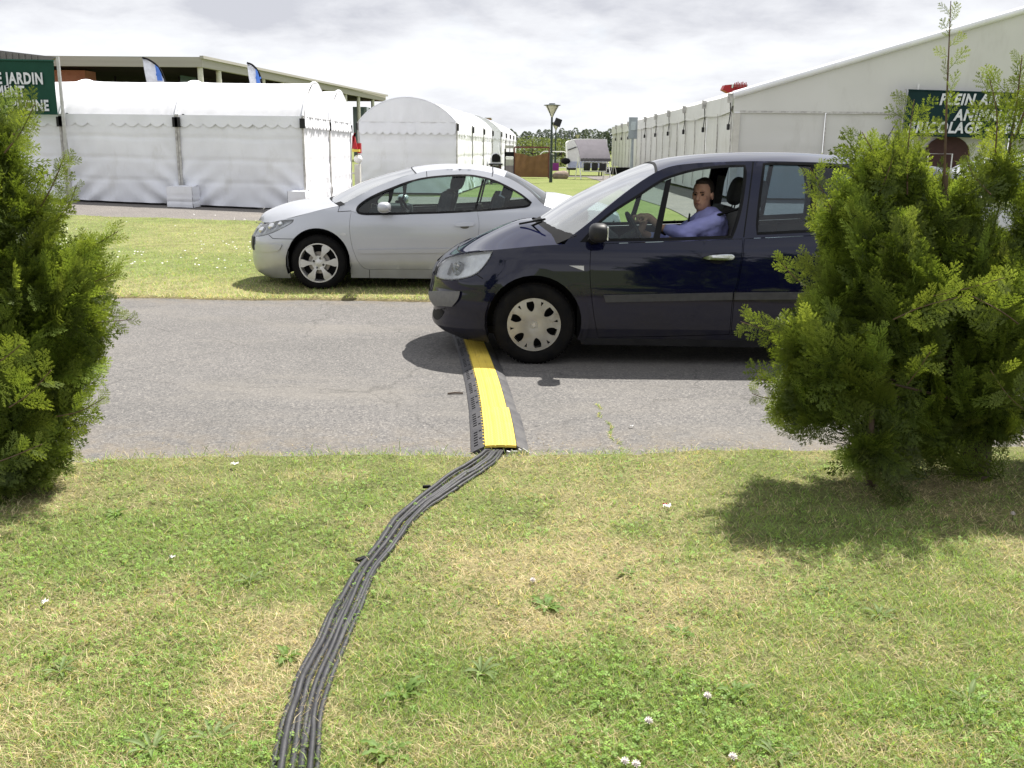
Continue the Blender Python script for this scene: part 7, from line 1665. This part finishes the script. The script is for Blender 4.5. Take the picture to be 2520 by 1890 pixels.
shL = q6(1545, 700, -.14); shR = Vector((shL.x-.03, YD+.22, shL.z)); elL = q6(1120, 850, -.16); wrL = q6(870, 790, -.06); hdL = q6(640, 700, .0)
elR = Vector((shR.x-.30, YD+.26, shR.z-.22)); wrR = Vector((elR.x-.24, YD+.12, elR.z+.10)); hdR = Vector((1.03, YD+.12, 1.10))
wheelc = Vector((1.0, YC-.36, .98))
hdL = Vector((1.035, YC-.36-.12, 1.115)); 
body = head+[('cap', wrL, hdL+Vector((.05, 0, 0)), .029, .030), ('cap', elL, wrL, .038, .029), ('cap', wrR, hdR+Vector((.05, 0, 0)), .029, .03), ('cap', elR, wrR, .038, .029), ('ell', hdL+Vector((.02, 0, .01)), (.048, .042, .030)), ('ell', hdR+Vector((.02, 0, .01)), (.048, .042, .030)),
        ('ell', chest+Vector((.03, .0, -.05)), (.10, .15, .20)), ('cap', chest, hip, .12, .13), ('cap', chest+Vector((0, 0, .05)), neck+Vector((.02, 0, -.08)), .10, .07), ('cap', chest+Vector((0, 0, .05)), elL, .07, .04), ('cap', chest+Vector((0, 0, .05)), elR, .07, .04)]
for hh in (hdL, hdR):
    for k, ln in enumerate((.028, .034, .032, .024)):
        b0 = hh+Vector((-.018, -.030+.019*k, .018)); b1 = b0+Vector((-.030, 0, -.004)); b2 = b1+Vector((-.006, 0, -ln)); b3 = b2+Vector((.022, 0, -.012)); body += [('cap', b0, b1, .0095, .009), ('cap', b1, b2, .009, .0085), ('cap', b2, b3, .0085, .0075)]
    body += [('cap', hh+Vector((.02, -.03, .0)), hh+Vector((.0, -.045, -.02)), .011, .010), ('cap', hh+Vector((.0, -.045, -.02)), hh+Vector((-.028, -.03, -.03)), .010, .008)]
sdf_body(body, 'body', m_skin, .0045, per, 3)
shirt = [('cap', hip+Vector((0, 0, .06)), chest, .165, .165), ('ell', chest+Vector((0, 0, .02)), (.135, .205, .16)), ('cap', shL, chest+Vector((0, -.05, .04)), .075, .12), ('cap', shR, chest+Vector((0, .08, .04)), .075, .12), ('cap', shL, shR, .068, .068), ('cap', shL, neck+Vector((.03, 0, -.055)), .066, .052), ('cap', shR, neck+Vector((.03, 0, -.055)), .066, .052),
         ('cap', shL, elL, .072, .060), ('cap', elL, elL.lerp(wrL, .62), .060, .047), ('cap', shR, elR, .070, .058), ('cap', elR, elR.lerp(wrR, .6), .056, .045), ('ell', elL+Vector((.05, -.01, -.02)), (.07, .05, .055)), ('ell', shL.lerp(elL, .35)+Vector((0, 0, -.03)), (.09, .05, .07)),
         ('cap', neck+Vector((-.05, -.045, -.055)), neck+Vector((.055, -.03, -.005)), .020, .020), ('cap', neck+Vector((-.05, .045, -.055)), neck+Vector((.055, .03, -.005)), .020, .020), ('cap', neck+Vector((.055, -.03, -.005)), neck+Vector((.055, .03, -.005)), .020, .020)]
so_ = sdf_body(shirt, 'shirt', m_shirt, .008, per, 3)
for v in so_.data.vertices:
    w = so_.location+v.co; q = noise.noise(Vector((w.x*9, w.y*9, w.z*14)))*.010+noise.noise(Vector((w.x*24+5, w.y*24, w.z*30)))*.004; v.co += v.normal*q
trs = [('cap', hip+Vector((0, -.09, 0)), Vector((1.02, YD-.12, .70)), .095, .075), ('cap', hip+Vector((0, .09, 0)), Vector((1.02, YD+.10, .70)), .095, .075), ('cap', Vector((1.02, YD-.12, .70)), Vector((.80, YD-.12, .40)), .07, .05), ('cap', Vector((1.02, YD+.10, .70)), Vector((.82, YD+.1, .40)), .07, .05), ('ell', hip, (.16, .18, .12))]
sdf_body(trs, 'trousers', m_trouser, .012, per, 2)
hairp = [('ell', hp(-.022, 0, .050), (.090, .081, .092), R(55)), ('ell', hp(-.052, 0, .012), (.060, .074, .080), R(55)), ('ell', hp(.022, 0, .105), (.050, .056, .026), R(55)), ('ell', hp(-.010, .070, .042), (.034, .014, .045), R(55)), ('ell', hp(-.010, -.070, .042), (.034, .014, .045), R(55))]
sdf_body(hairp, 'hair', m_hair, .006, per, 2)
for s_ in (.031, -.031):
    mb = MB(); mb.ell(hp(.0745, s_, .006), (.012, .012, .006), 12, 8); mb.build('eye', m_eye, per, True)
    mb = MB(); mb.tube([hp(.088, s_-.017, .022), hp(.092, s_, .028), hp(.084, s_+.017, .023)], .0032, 6); mb.build('eyebrow', m_hair, per, True)
mb = MB(); mb.tube([hp(.088, -.022, -.062), hp(.099, 0, -.060), hp(.088, .022, -.062)], [.003, .006, .003], 8); mb.build('mouth', m_lip, per, True)
mb = MB(); mb.tube([chest+Vector((-.165, -.05, .12)), chest+Vector((-.17, -.02, 0))], [.02, .03], 6, flat=.3); mb.build('tie', m_dark, per)
